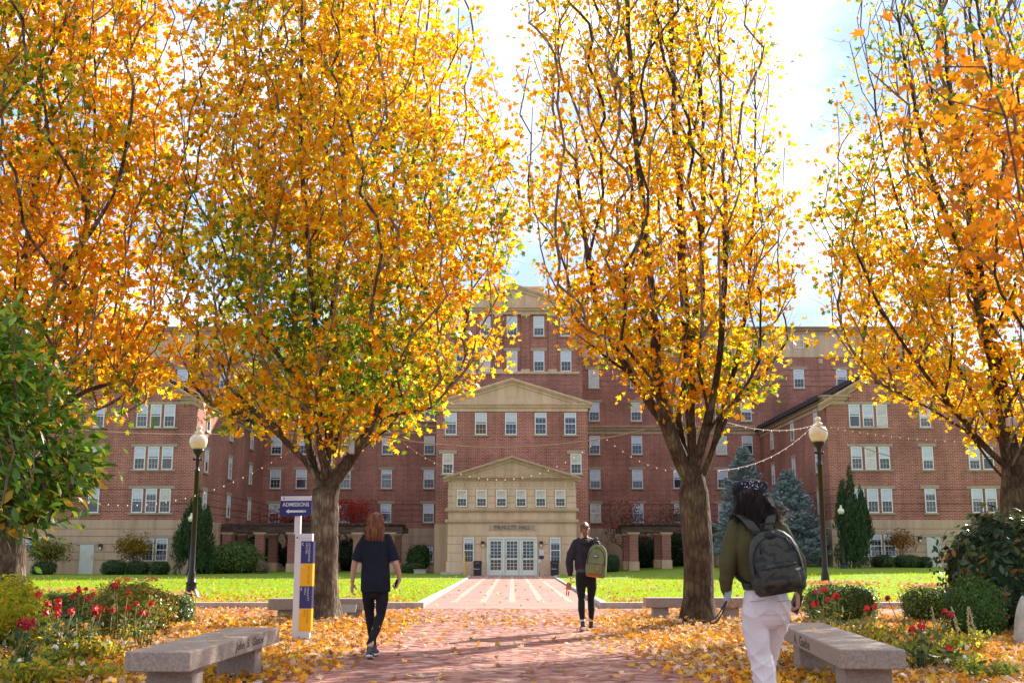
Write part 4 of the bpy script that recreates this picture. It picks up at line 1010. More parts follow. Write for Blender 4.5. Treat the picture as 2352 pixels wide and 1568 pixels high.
def shrub(name, label, cat, c, rad, n, size, cols, seed, tmpl=DIAM, mat='leafglossy', power=2.2, amp=.16, group=None, core=True, depth=.12, upright=0, stem=.0, wts=None, fray=.05):
    """leafy shrub standing on the ground at c; rad = half extents"""
    r = np.random.default_rng(seed); z0 = gz(c[0], c[1])
    root = empty(name, (c[0], c[1], z0), label, cat, group)
    cc = (c[0], c[1], z0 + rad[2] * .96 + stem)
    D = r.normal(size=(n, 3)); D /= np.linalg.norm(D, axis=1, keepdims=True)
    sp = np.abs(D) ** power; q = (sp.sum(1)) ** (-1 / power); D2 = D * q[:, None]
    s_ = (1 + amp * (noise3(D2 * 2.2, 1.6, seed) - .5) * 2) * (1 - depth * r.random(n) ** 1.2 * 2) + fray * r.normal(size=n)
    P = D2 * s_[:, None] * np.array(rad) + np.array(cc)
    k = P[:, 2] > z0 + .01; P = P[k]; D = D[k]; n = len(P)
    nr = D + r.normal(size=(n, 3)) * .6 + np.array([0, 0, .3])
    cols = np.array(cols, float); ci = r.choice(len(cols), n, p=wts)
    col = cols[ci] * r.uniform(.7, 1.25, (n, 1)) * (.7 + .6 * noise3(P, 3 / max(rad), seed + 1)[:, None])
    ydir = (D * .6 + r.normal(size=(n, 3)) * .5 + np.array([0, 0, upright])) if upright else None
    scatter('foliage', P, nr, size * r.uniform(.6, 1.2, n), col, tmpl, M[mat], r, parent=root, ydir=ydir)
    if core:
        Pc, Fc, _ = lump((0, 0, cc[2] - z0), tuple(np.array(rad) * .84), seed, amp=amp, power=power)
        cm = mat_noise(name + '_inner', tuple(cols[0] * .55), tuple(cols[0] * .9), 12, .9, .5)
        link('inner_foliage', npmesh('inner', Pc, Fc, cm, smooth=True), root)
    mb = MB(); rr = random.Random(seed)
    for i in range(5 if not stem else 7):
        a = rr.uniform(0, 6.28); e = .35 * rad[0] * (1 if not stem else 1.6)
        mb.tube([(c[0] + .03 * math.cos(a), c[1] + .03 * math.sin(a), z0 - .04), (c[0] + e * .4 * math.cos(a), c[1] + e * .4 * math.sin(a), z0 + stem * .6 + rad[2] * .3), (c[0] + e * math.cos(a), c[1] + e * math.sin(a), z0 + stem + rad[2] * .9)], [.02 + rad[0] * .012, .014 + rad[0] * .008, .006], 5)
    mb.build('stem', M['twig'], root)
    return root
def at(px_, Y, py=1300): return PX(px_, Y, py)
BOX = [(.06, .10, .018), (.13, .19, .03), (.24, .28, .05)]
YG = [(.48, .50, .02), (.72, .62, .03), (.8, .52, .04), (.22, .32, .02)]
# near beds, left
shrub('shrub', 'yellow green spiraea shrub at the lower left corner', 'shrub', (at(18, 15, 1390), 15), (.56, .55, .47), 4200, .03, YG, 1, OVAL, 'leaf', amp=.2)
shrub('hedge', 'boxwood hedge turning brown beside the red roses on the left', 'hedge', (at(305, 17.6), 17.6), (.58, .5, .41), 6400, .026, [(.16, .19, .02), (.34, .22, .03), (.5, .24, .03), (.24, .3, .02)], 2, OVAL, power=2.6, amp=.14)
shrub('hedge', 'small dark boxwood right of the browning hedge in the left bed', 'hedge', (at(402, 20.3), 20.3), (.36, .4, .26), 3000, .026, BOX, 3, OVAL, power=3.4, amp=.1)
shrub('hedge', 'low dark boxwood row behind the red roses on the left', 'hedge', (at(180, 20.3), 20.3), (.95, .4, .27), 5200, .027, BOX, 4, OVAL, power=3.4, amp=.1)
# near beds, right
shrub('hedge', 'clipped boxwood hedge strewn with orange leaves behind the right hand roses', 'hedge', (at(1925, 20.8), 20.8), (.64, .45, .34), 6000, .026, BOX, 5, OVAL, power=3.4, amp=.1)
shrub('hedge', 'clipped dark boxwood hedge left of the round green bush', 'hedge', (at(2130, 21), 21), (.48, .45, .31), 4800, .026, BOX, 6, OVAL, power=3.4, amp=.1)
shrub('shrub', 'round fine leaved green bush before the big dark rhododendron', 'shrub', (at(2232, 17.2), 17.2), (.42, .42, .46), 5200, .024, [(.05, .11, .015), (.09, .17, .02)], 7, OVAL)
shrub('shrub', 'big dark glossy rhododendron below the right hand maple', 'shrub', (at(2320, 18.4), 18.4), (1.0, .9, .95), 5200, .075, [(.025, .055, .02), (.05, .09, .03), (.1, .11, .02), (.26, .11, .03)], 8, OVAL, wts=[.45, .35, .12, .08], depth=.2, fray=.07)
# foundation planting, left wing
DK = [(.03, .065, .015), (.055, .1, .02), (.08, .13, .02)]
def fp(px0, px1, py0, py1, Y): # centre x, half width, half height
    cx = at((px0 + px1) / 2, Y, 1300); hw_ = (at(px1, Y, 1300) - at(px0, Y, 1300)) / 2
    return cx, hw_, (PZ(py0, Y) - gz(cx, Y)) / 1.96
for i, (a, b, t, nm) in enumerate(((75, 127, 1290, 'clipped round yew below the small bush far left'), (234, 291, 1285, 'clipped round yew nearest the left service door'), (287, 342, 1288, 'clipped round yew in the middle of the left three'), (346, 388, 1288, 'small clipped round yew right of its pair by the left wing'), (2003, 2052, 1274, 'low round yew beside the conifer on the right'), (2052, 2117, 1274, 'wide clipped yew below the small bronze maple'), (2112, 2137, 1279, 'small clipped yew next to the right service door'))):
    Y = 70.3; cx, h_, v_ = fp(a, b, t, 0, Y)
    shrub('yew', nm, 'shrub', (cx, Y), (h_, .75, max(.35, v_)), 2600, .055, DK, 30 + i, power=2.8, amp=.06, group='clipped yews along the wings')
cx, h_, v_ = fp(60, 155, 1245, 0, 70.5); shrub('small_tree', 'loose green bush at the foot of the left wing far left', 'shrub', (cx, 70.5), (h_, .9, .75), 3400, .09, [(.12, .17, .015), (.2, .22, .02), (.32, .22, .02)], 41, amp=.35, stem=.75, core=False, depth=.45)
cx, h_, v_ = fp(262, 348, 1237, 0, 71); shrub('small_tree', 'small golden brown maple at the foot of the left wing', 'small tree', (cx, 71), (h_, .8, .72), 3200, .085, [(.40, .20, .02), (.32, .22, .02), (.2, .18, .02)], 42, amp=.35, stem=1.05, core=False, depth=.45, mat='leaf')
cx, h_, v_ = fp(2035, 2106, 1230, 0, 71); shrub('small_tree', 'small bronze maple at the foot of the right wing', 'small tree', (cx, 71), (h_, .8, .62), 1500, .085, [(.36, .17, .04), (.28, .15, .04)], 43, amp=.35, stem=1.1, core=False, depth=.45, mat='leaf')
cx, h_, v_ = fp(450, 612, 1248, 0, 75); shrub('shrub', 'broad mounded rhododendron before the left pergola', 'shrub', (cx, 75), (h_, 1.7, v_), 8000, .1, [(.06, .12, .018), (.11, .18, .025), (.22, .19, .03)], 44, OVAL, amp=.14, wts=[.5, .38, .12])
cx, h_, v_ = fp(585, 618, 1282, 0, 74.5); shrub('shrub', 'small dull brown shrub at the right foot of the broad rhododendron', 'shrub', (cx, 74.5), (h_, .5, v_), 900, .07, [(.17, .14, .08), (.24, .17, .11)], 45, amp=.2)
cx, h_, v_ = fp(925, 986, 1262, 0, 79); shrub('shrub', 'dark loose evergreen between pergola and entrance pavilion', 'shrub', (cx, 80.5), (h_, .9, 1.0), 2600, .1, DK, 46, amp=.3, depth=.3)
cx, h_, v_ = fp(921, 976, 1296, 0, 77.5); shrub('shrub', 'low clipped shrub beside the left flank of the entrance', 'shrub', (cx, 77.5), (h_, .6, .36), 1800, .06, DK, 47, power=3, amp=.06)
cx, h_, v_ = fp(1384, 1424, 1285, 0, 78); shrub('shrub', 'clipped round shrub at the left end of the right pergola', 'shrub', (cx, 78), (h_, .6, .62), 1800, .06, [(.035, .075, .03), (.06, .11, .04)], 48, power=3, amp=.06)
for i, (a, b, t, nm) in enumerate(((640, 735, 1230, 'dark evergreen shrubs inside the left pergola behind the sign post'), (765, 830, 1228, 'dark evergreen shrub inside the left pergola right of the maple trunk'), (830, 905, 1235, 'dark evergreen shrub at the right end of the left pergola'), (540, 640, 1235, 'dark evergreen shrub at the left end of the left pergola'), (1440, 1530, 1240, 'dark evergreen shrub between the first brick columns of the right pergola'), (1530, 1600, 1245, 'dark evergreen shrub inside the right pergola beside the trunk'), (1640, 1760, 1235, 'dark evergreen shrub inside the right pergola beyond the maple trunk'))):
    Y = 87.5; cx, h_, v_ = fp(a, b, t, 0, Y)
    shrub('shrub', nm, 'shrub', (cx, Y), (h_ * 1.1, 1.2, 1.35), 3000, .1, [(.025, .05, .015), (.05, .08, .02), (.16, .07, .02)], 60 + i, wts=[.5, .4, .1], amp=.3, depth=.25, group='evergreens behind the pergolas')
# red and burgundy small trees behind the pergolas
def smalltree(label, px0, px1, py0, py1, Y, n, cols, seed, size=.1, dens=1):
    cx = at((px0 + px1) / 2, Y, 1200); z0 = gz(cx, Y); hw_ = (at(px1, Y, 1200) - at(px0, Y, 1200)) / 2; zt, zb = PZ(py0, Y), PZ(py1, Y)
    r = np.random.default_rng(seed); root = empty('small_tree', (cx, Y, z0), label, 'small tree')
    att = np.stack([cx + hw_ * r.normal(size=160) * .5, Y + 1.2 * r.normal(size=160) * .5, zb + (zt - zb) * r.random(160) ** .9], 1); att = att[np.argsort(att[:, 2])]
    A, par, tips, mn = grow([[(cx, Y, z0 - .05), (cx + .1, Y, z0 + 1.1), (cx, Y, z0 + 2)], [(cx + .1, Y, z0 + 1.0), (cx + hw_ * .5, Y, zb)], [(cx + .1, Y, z0 + .9), (cx - hw_ * .5, Y, zb)]], att, r, seg=.4, wh=.8)
    tr, lb, rad = branch_mesh('b', A, par, .1, .008, None, None, r, trunk_h=1); tr.build('trunk', M['twig'], root); lb.build('limbs', [M['bark'], M['twig']], root)
    T = A[tips]; idx = r.integers(0, len(T), n); P = T[idx] + r.normal(size=(n, 3)) * np.array([.3, .3, .16])
    cols = np.array(cols); scatter('crown', P, r.normal(size=(n, 3)) + np.array([0, 0, .5]), size * r.uniform(.5, 1.1, n), cols[r.integers(0, len(cols), n)] * r.uniform(.7, 1.2, (n, 1)), DIAM, M['leaf'], r, parent=root)
smalltree('scarlet leaved small tree behind the left pergola right of the trunk', 762, 862, 1148, 1205, 87, 2600, [(.5, .05, .04), (.62, .07, .05)], 71)
smalltree('red leaved small tree behind the left pergola and the sign', 610, 745, 1172, 1210, 87, 2000, [(.42, .06, .05), (.3, .05, .04)], 72)
smalltree('thin burgundy small tree left of the right pergola', 1385, 1500, 1150, 1245, 86, 1500, [(.22, .045, .05), (.3, .06, .06)], 73, .085)
smalltree('thin burgundy small tree behind the right pergola', 1500, 1590, 1160, 1215, 88, 800, [(.24, .055, .06), (.3, .07, .07)], 74, .08)
# conifers
def conifer(name, label, px0, px1, py0, Y, n, cols, seed, style):
    cx = at((px0 + px1) / 2, Y, 1250); z0 = gz(cx, Y); W_ = (at(px1, Y, 1250) - at(px0, Y, 1250)) / 2; H = PZ(py0, Y) - z0
    r = np.random.default_rng(seed); root = empty(name, (cx, Y, z0), label, 'tree'); cols = np.array(cols)
    mb = MB()
    if style == 'spruce':
        mb.tube([(cx, Y, z0 - .1), (cx + .03, Y, z0 + H * .5), (cx, Y, z0 + H)], [.16, .09, .015], 8); mb.build('trunk', M['twig'], root)
        P = []; D = []; br = MB()
        for i in range(150):
            t = (i + .5) / 150; h = .1 + .9 * t ** .92; L_ = W_ * min(1, (1.02 - h) * 1.25) ** .8 * r.uniform(.7, 1.12) + .12; a = i * 2.39996 + r.normal() * .2
            z = z0 + H * h; d = np.array([math.cos(a), math.sin(a)])
            e = np.array([cx + d[0] * L_, Y + d[1] * L_, z + L_ * .04])
            br.tube([(cx, Y, z), (cx + d[0] * L_ * .5, Y + d[1] * L_ * .5, z - L_ * .1), tuple(e)], [.02, .014, .006], 3, cap=False)
            k = int(n / 150 * (.3 + 1.5 * L_ / W_))
            s_ = r.random(k) ** .6; side = r.normal(size=k) * .28 * (1 - s_ * .5) * L_
            p = np.stack([cx + d[0] * L_ * s_ - d[1] * side, Y + d[1] * L_ * s_ + d[0] * side, z - .4 * L_ * s_ * (1 - s_) + .04 * L_ * s_ - np.abs(side) * .15 + r.normal(size=k) * .06], 1)
            P.append(p); dd = np.stack([d[0] - d[1] * np.sign(side) * .9, d[1] + d[0] * np.sign(side) * .9, np.full(k, .25)], 1) + r.normal(size=(k, 3)) * .45; D.append(dd)
        br.build('limbs', M['twig'], root); P = np.concatenate(P); D = np.concatenate(D); n = len(P)
        nr = r.normal(size=(n, 3)) * .7 + np.array([0, 0, 1]); size = .17
    else:
        mb.tube([(cx, Y, z0 - .1), (cx, Y, z0 + H * .9)], [.12, .02], 7); mb.build('trunk', M['twig'], root)
        sp_ = []
        for i in range(70):
            a = r.uniform(0, 6.28); q = r.random() ** .5 * .8; hh = r.uniform(.12, .82) * (1 - q * .25); sp_.append((cx + W_ * q * math.cos(a), Y + W_ * q * math.sin(a), z0 + H * hh, H * r.uniform(.12, .22)))
        [sp_.append((cx, Y, z0 + H * .78, H * .22)) for _ in range(3)]; [sp_.append((cx + W_ * .5, Y, z0 + H * .64, H * .2)) for _ in range(4)]; sp_.append((cx - W_ * .5, Y, z0 + H * .55, H * .17)); sp_ = np.array(sp_); idx = r.integers(0, len(sp_), n)
        D = r.normal(size=(n, 3)); D /= np.linalg.norm(D, axis=1, keepdims=True); u = r.random(n) ** .4
        wv = W_ * .2
        P = np.stack([sp_[idx, 0] + D[:, 0] * wv * u * (1 - np.clip(D[:, 2], 0, 1) * .5), sp_[idx, 1] + D[:, 1] * wv * u, sp_[idx, 2] + D[:, 2] * sp_[idx, 3] * u], 1)
        t = np.clip((P[:, 2] - z0) / H, 0, 1); lim = W_ * 1.05 * np.where(t < .25, .75 + t, np.clip((1.03 - t) / .78, 0, 1) ** .7)
        rr = np.hypot(P[:, 0] - cx, P[:, 1] - Y); k = (rr < lim) & (P[:, 2] > z0 + .1); P = P[k]; n = len(P); D = r.normal(size=(n, 3)) * .35 + np.array([0, 0, 1]) + np.stack([P[:, 0] - cx, P[:, 1] - Y, 0 * t[k]], 1) * .25
        nr = r.normal(size=(n, 3)); size = .13
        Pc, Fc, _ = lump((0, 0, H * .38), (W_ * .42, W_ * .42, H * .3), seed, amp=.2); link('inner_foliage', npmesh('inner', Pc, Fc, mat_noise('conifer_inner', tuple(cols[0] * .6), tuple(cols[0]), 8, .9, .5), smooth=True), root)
    scatter('foliage', P, nr, size * r.uniform(.6, 1.2, n), cols[r.integers(0, len(cols), n)] * r.uniform(.65, 1.25, (n, 1)), NARROW, M['needle'], r, parent=root, ydir=D)
SPR = [(.30, .36, .365), (.40, .46, .46), (.20, .27, .27)]
conifer('spruce', 'taller blue spruce left of the pair', 1628, 1800, 1028, 76.5, 16000, SPR, 81, 'spruce')
conifer('spruce', 'broader blue spruce just left of the lamp post', 1722, 1908, 1082, 74, 17000, SPR, 82, 'spruce')
conifer('arborvitae', 'dark green upright conifer behind the left lamp post', 392, 504, 1118, 69.5, 11000, [(.035, .075, .03), (.05, .10, .035), (.08, .12, .04)], 83, 'arb')
conifer('arborvitae', 'dark green upright conifer before the right wing', 1906, 2012, 1066, 69, 11000, [(.035, .075, .03), (.05, .10, .035), (.08, .12, .04)], 84, 'arb')
# ================================================================== ROSES AND PERENNIALS
def bloom_pts(mb, c, r, rr):
    for i in range(9):
        a = rr.uniform(0, 6.28); e = rr.uniform(-.3, 1); d = Vector((math.cos(a) * math.cos(e), math.sin(a) * math.cos(e), math.sin(e))); s = d.cross(Vector((.3, .2, 1))).normalized(); t = d.cross(s)
        p = Vector(c) + d * r * .35; q = r * .62
        mb.add([p - s * q, p - t * q + d * r * .4, p + s * q, p + t * q + d * r * .4, p + d * r * .2], [(4, 0, 1), (4, 1, 2), (4, 2, 3), (4, 3, 0)], 0, True)
RED = mat_noise('rose_red', (.55, .012, .015), (.78, .03, .02), 20, .5); CRIM = mat_noise('rose_crimson', (.35, .008, .02), (.5, .02, .03), 20, .5); WHT = mat_noise('cream_petal', (.72, .62, .5), (.85, .78, .68), 20, .6)
def rose(label, blooms, Y, seed, mat=None, h=None, nleaf=60, lc=((.03, .08, .03), (.06, .12, .03), (.2, .22, .03)), name='rose_bush', bs=.047, cat='rose bush', group='roses in the beds'):
    rr = random.Random(seed); r = np.random.default_rng(seed)
    xs = [PX(b[0], Y, b[1]) for b in blooms]; zs = [PZ(b[1], Y) for b in blooms]; cx = sum(xs) / len(xs); z0 = gz(cx, Y)
    root = empty(name, (cx, Y, z0), label, cat, group); st = MB(); LP = []
    tg = [(x, Y + rr.uniform(-.2, .2), z) for x, z in zip(xs, zs)]
    for k in range(5): tg.append((cx + rr.uniform(-.4, .4), Y + rr.uniform(-.3, .3), z0 + (max(zs) - z0) * rr.uniform(.5, .9)))
    for i, p in enumerate(tg):
        bx = cx + (p[0] - cx) * .25 + rr.uniform(-.05, .05); m_ = ((bx + p[0]) / 2 + rr.uniform(-.05, .05), (Y + p[1]) / 2, (z0 + p[2]) / 2)
        st.tube([(bx, Y, z0 - .02), m_, p], [.009, .007, .005], 5)
        for q in range(nleaf // 8):
            t = rr.uniform(.3, 1.0); LP.append([bx + (p[0] - bx) * t + rr.gauss(0, .07), Y + (p[1] - Y) * t + rr.gauss(0, .07), z0 + (p[2] - z0) * t + rr.gauss(0, .04) - .02])
        if i < len(blooms):
            b = MB(); bloom_pts(b, p, bs * rr.uniform(.8, 1.25), rr); b.build('bloom', mat or RED, root)
    st.build('stem', M['grass_stem'], root)
    LP = np.array(LP); n = len(LP); lc = np.array(lc)
    scatter('foliage', LP, r.normal(size=(n, 3)) * .6 + np.array([0, 0, 1]), .05 * r.uniform(.6, 1.2, n), lc[r.integers(0, len(lc), n)] * r.uniform(.8, 1.2, (n, 1)), OVAL, M['leafglossy'], r, parent=root)
M['grass_stem'] = mat_noise('olive_stem', (.14, .15, .03), (.3, .22, .05), 10, .7)
rose('tall rose bush with the big scarlet cluster in the left bed', [(178, 1350), (190, 1358), (200, 1366), (183, 1372), (170, 1368), (197, 1374), (205, 1352)], 14.6, 101, nleaf=110)
rose('rose bush with scattered red blooms at the left, beside the yellow green shrub', [(120, 1386), (130, 1382), (143, 1395), (80, 1367), (110, 1390)], 13.6, 102, nleaf=70)
rose('rose bush with a wide red bloom at mid height in the left bed', [(205, 1398), (218, 1404), (228, 1400), (213, 1412), (172, 1403), (120, 1405), (130, 1412), (142, 1408)], 13.2, 103, nleaf=80)
rose('low rose bush with two crimson blooms near the lower left corner', [(28, 1432), (42, 1428), (36, 1440), (70, 1438), (80, 1434), (66, 1430)], 11.4, 104, CRIM, nleaf=120)
rose('tall coral rose on bare stems left of the hedge', [(258, 1346), (266, 1344), (287, 1362), (284, 1396), (262, 1400)], 15.6, 105, nleaf=50)
rose('coral rose before the browning hedge', [(322, 1408), (329, 1412), (325, 1385), (337, 1387)], 15.0, 106, nleaf=50)
rose('red rose at the hedge right of the walker with the camouflage backpack', [(1888, 1353), (1893, 1358), (1884, 1359)], 15.2, 107, nleaf=60)
rose('red rose bush with three blooms low by the right hand hedge', [(1908, 1370), (1925, 1366), (1932, 1370), (1898, 1376)], 14.5, 108, nleaf=110, lc=((.2, .22, .03), (.35, .33, .04), (.1, .14, .03)))
rose('rose with small red blooms left of the phone in the right bed', [(1862, 1388), (1872, 1386), (1992, 1398), (1998, 1392)], 13.5, 109, nleaf=110, lc=((.2, .2, .03), (.35, .28, .04), (.12, .14, .03)))
rose('low rose with small coral blooms in the middle of the right bed', [(2108, 1447), (2113, 1438), (2124, 1440), (2170, 1487)], 12.3, 110, nleaf=130, bs=.05)
rose('dark crimson rose beside the spiky flower stalks', [(2180, 1408), (2176, 1412), (2050, 1375)], 14.0, 111, CRIM, nleaf=90, bs=.05, lc=((.2, .2, .03), (.3, .3, .04), (.1, .14, .03)))
def perennial(label, px_, py_, Y, w_, h_, n, seed, cols, flowers=0, fc=None, spikes=0):
    r = np.random.default_rng(seed); rr = random.Random(seed); cx = PX(px_, Y, py_); z0 = gz(cx, Y)
    h_ = h_ * .75; flowers = int(flowers * .7)
    root = empty('flowering_plant', (cx, Y, z0), label, 'plant', 'leafy perennials in the beds'); st = MB(); LP = []; YD = []
    for i in range(26):
        a = rr.uniform(0, 6.28); q = w_ * rr.random() ** .6; ex, ey, ez = cx + q * math.cos(a), Y + q * math.sin(a) * .8, z0 + h_ * rr.uniform(.5, 1)
        st.tube([(cx + q * .4 * math.cos(a), Y + q * .3 * math.sin(a), z0 - .02), (cx + q * .8 * math.cos(a), Y + q * .6 * math.sin(a), z0 + ez * .5), (ex, ey, ez)], [.006, .005, .003], 4)
        for k in range(n // 26): t = rr.random() ** .6; LP.append((cx + q * (.4 + .6 * t) * math.cos(a) + rr.gauss(0, .05), Y + q * (.4 + .5 * t) * math.sin(a) + rr.gauss(0, .05), z0 + (ez - z0) * t + rr.gauss(0, .03)))
    st.build('stem', M['grass_stem'], root); LP = np.array(LP); n = len(LP); cols = np.array(cols)
    scatter('foliage', LP, r.normal(size=(n, 3)) * .8 + np.array([0, 0, .8]), .04 * r.uniform(.5, 1.2, n), cols[r.integers(0, len(cols), n)] * r.uniform(.75, 1.2, (n, 1)), OVAL, M['leaf'], r, parent=root)
    for i in range(flowers):
        b = MB(); a = rr.uniform(0, 6.28); q = w_ * rr.random() ** .5; bloom_pts(b, (cx + q * math.cos(a), Y + q * math.sin(a), z0 + h_ * rr.uniform(.6, 1.05)), .035, rr); b.build('bloom', fc or WHT, root)
    for i in range(spikes):
        b = MB(); x = cx + rr.uniform(-w_, w_) * .8; t = rr.uniform(-.35, .1); z = z0 + h_; L_ = .3
        b.tube([(x + .12, Y, z0), (x, Y, z - .02), (x + t * L_, Y, z + L_)], [.005, .008, .006], 5)
        for k in range(22): s_ = k / 22; b.ball((x + t * L_ * s_ + rr.gauss(0, .008), Y + rr.gauss(0, .008), z + L_ * s_), .014 * (1.2 - s_ * .6), n=5, k=3)
        b.build('flower_spike', mat_noise('tan_seed_spike', (.34, .3, .14), (.5, .42, .24), 30, .8), root)
PL = [(.72, .6, .05), (.46, .46, .04), (.8, .5, .05), (.2, .28, .03)]; PG = [(.22, .3, .04), (.46, .44, .04), (.12, .19, .03)]
perennial('yellow green perennial with cream flowers at the foot of the scarlet rose', 165, 1440, 13.3, .38, .42, 500, 121, PL, 10)
perennial('pale flowered perennial between coral rose and left bench', 235, 1450, 13.4, .36, .36, 450, 122, PL, 12)
perennial('leafy yellowing perennial in the lower left corner', 60, 1500, 10.8, .42, .36, 650, 123, PG + PL, 5)
perennial('yellowing perennial just left of the near bench', 190, 1510, 11.2, .36, .28, 450, 124, PL, 4)
perennial('perennial with cream flowers below the crimson roses', 100, 1450, 12.3, .34, .34, 420, 125, PG, 6)
perennial('thin yellow stalks before the browning hedge', 315, 1440, 16.2, .3, .45, 120, 126, PL, 3)
perennial('yellow green perennial with tan seed spikes in the right bed', 2200, 1420, 14.6, .42, .36, 380, 127, PG + PL, 0, None, 4)
perennial('straggly bronze perennial behind the right bench', 2010, 1410, 15.6, .55, .42, 420, 128, PL + [(.3, .14, .03)], 2)
perennial('golden perennial in the middle of the right bed', 2090, 1440, 14.0, .5, .26, 420, 129, PL, 3)
perennial('green perennial with pale flowers low in the right bed', 2165, 1475, 12.6, .4, .28, 420, 130, PG, 8)
perennial('orange tinged perennial right of the near right bench', 1975, 1390, 15.8, .42, .48, 420, 131, PL + [(.4, .2, .03)], 1)
perennial('green perennial at the right edge of the near bed', 2250, 1500, 11.6, .4, .25, 380, 132, PG, 4)
# ================================================================== FALLEN LEAVES
def litter():
    r = np.random.default_rng(66); P = []; S_ = []; C = []; K = []
    def put(x, y, h, tan=.35):
        n = len(x); z = G(x, y) + .012 + h
        P.append(np.stack([x, y, z], 1)); u = r.random(n); d = noise3(P[-1] * np.array([1, 1, 0]), .9, 9)
        br = np.array([.50, .24, .08]); tn = np.array([.86, .60, .36]); yl = np.array([.95, .54, .04]); og = np.array([.88, .34, .025])
        t1 = np.clip(tan * (.6 + 1.3 * d) + .3 * np.clip((np.abs(x) - 2) * .4, 0, 1) * np.clip((14.5 - y) * .25, 0, 1), 0, .92); col = np.where((u < t1 * .5)[:, None], br, np.where((u < t1)[:, None], tn, np.where((u < t1 + (1 - t1) * .5)[:, None], yl, og)))  # near beds browner: partly the leaves' own colour, partly shade put into the tint
        C.append(col * r.uniform(.6, 1.12, (n, 1))); S_.append(.068 * r.uniform(.6, 1.15, n))
    def bedmask(x, y):
        m_ = np.abs(x) > 2.2 + .25 * np.sin(y * 1.9) + .2 * np.sin(y * 4.3 + x)
        for (tx, ty) in TREES[:2]: m_ &= ~((np.hypot(x - tx, (y - ty)) < .75 + .2 * np.sin(x * 9)) & (r.random(len(x)) < .85))
        return m_
    # beds: several layers, everything the eye can reach
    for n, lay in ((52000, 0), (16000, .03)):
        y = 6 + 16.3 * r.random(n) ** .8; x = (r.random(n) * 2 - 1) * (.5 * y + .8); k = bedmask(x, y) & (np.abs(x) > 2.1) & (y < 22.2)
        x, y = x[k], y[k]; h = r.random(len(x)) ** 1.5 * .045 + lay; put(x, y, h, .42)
    # drifts spilling onto the bricks around both maples
    for (cx, cy, sx_, sy_, n) in ((2.1, 16.5, .5, 2.0, 1500), (1.9, 20.6, .5, 1.2, 700), (-2.3, 17.4, .35, 2.2, 1300), (-2.3, 21.3, .4, .9, 450), (2.3, 12, .35, 3, 700), (-2.35, 10, .2, 3, 300)):
        x = cx + r.normal(size=n) * sx_; y = cy + r.normal(size=n) * sy_; k = (y < 26.2) & (y > 6); put(x[k], y[k], r.random(k.sum()) * .03)
    n = 1000; x = (r.random(n) * 2 - 1) * 2.3; y = 6 + 20 * r.random(n); k = noise3(np.stack([x, y, 0 * x], 1), 1.6, 31) + .25 * r.random(n) > .45; put(x[k], y[k], r.random(k.sum()) * .01, .5)
    n = 420; x = r.normal(size=n) * 1.2; y = 20 + 3 * r.random(n); put(x, y, r.random(n) * .01, .45)
    # cross path below the kerb
    n = 7000; x = (r.random(n) * 2 - 1) * 13; y = 22.2 + 4.2 * r.random(n); k = (np.abs(x) > 2.0) & (noise3(np.stack([x, y, 0 * x], 1), 1.2, 41) + .3 * r.random(n) > .42); put(x[k], y[k], r.random(k.sum()) * .03)
    # on the lawn, thick near the kerb and thinning out
    n = 8000; y = 26.8 + 34 * r.random(n) ** 2.6; x = (r.random(n) * 2 - 1) * (.5 * y); k = (np.abs(x) > 2.3 + (y - 26) * .01) & (noise3(np.stack([x, y, 0 * x], 1), .5, 43) + .5 * r.random(n) > .5); put(x[k], y[k], .10 + r.random(k.sum()) * .04, .3)
    n = 160; y = 27 + 40 * r.random(n); x = (r.random(n) * 2 - 1) * 2; put(x, y, .008 + 0 * x, .4)
    P = np.concatenate(P); n = len(P); nr = r.normal(size=(n, 3)) * .55 + np.array([0, 0, 1.0])
    flat = (np.abs(P[:, 0]) < 1.7) & (P[:, 1] < 26.3); nr[flat] = nr[flat] * np.array([.45, .45, 1])
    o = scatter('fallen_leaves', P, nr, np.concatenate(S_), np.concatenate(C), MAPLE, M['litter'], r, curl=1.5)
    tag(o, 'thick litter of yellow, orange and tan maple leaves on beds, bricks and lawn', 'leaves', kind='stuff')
    bl = []
    for (cx, cy, n) in ((-2.75, 10.6, 7), (3.05, 11.2, 6)):
        for q in range(n): bl.append((cx + r.uniform(-.2, .2), cy + r.uniform(-1.4, 1.6), .475))
    bl = np.array(bl); n = len(bl); o = scatter('fallen_leaves', bl, r.normal(size=(n, 3)) * .15 + np.array([0, 0, 1.]), .05 * r.uniform(.7, 1.1, n), np.tile([[.8, .45, .15]], (n, 1)), MAPLE, M['litter'], r, curl=1.2)
    tag(o, 'few stray leaves lying on the near bench seats', 'leaves', kind='stuff')
    # leaves caught on the clipped hedge tops
    P = []
    for (cx, cy, a, b, zt, n) in ((at(1925, 20.8), 20.8, .6, .4, .68, 260), (at(2130, 21), 21, .45, .4, .62, 170), (at(305, 17.6), 17.6, .35, .3, .80, 70), (at(402, 20.3), 20.3, .3, .35, .52, 60), (at(180, 20.3), 20.3, .9, .35, .54, 220)):
        P.append(np.stack([cx + (r.random(n) * 2 - 1) * a, cy + (r.random(n) * 2 - 1) * b, gz(cx, cy) + zt + r.random(n) * .05], 1))
    P = np.concatenate(P); n = len(P); u = r.random(n)[:, None]
    col = np.where(u < .4, np.array([.8, .45, .12]), np.where(u < .7, np.array([.8, .3, .04]), np.array([.7, .5, .3]))) * r.uniform(.8, 1.1, (n, 1))
    o = scatter('fallen_leaves', P, r.normal(size=(n, 3)) * .4 + np.array([0, 0, 1.]), .055 * r.uniform(.7, 1.1, n), col, MAPLE, M['litter'], r, curl=1.5)
    tag(o, 'orange leaves caught on top of the clipped hedges', 'leaves', kind='stuff')
litter()
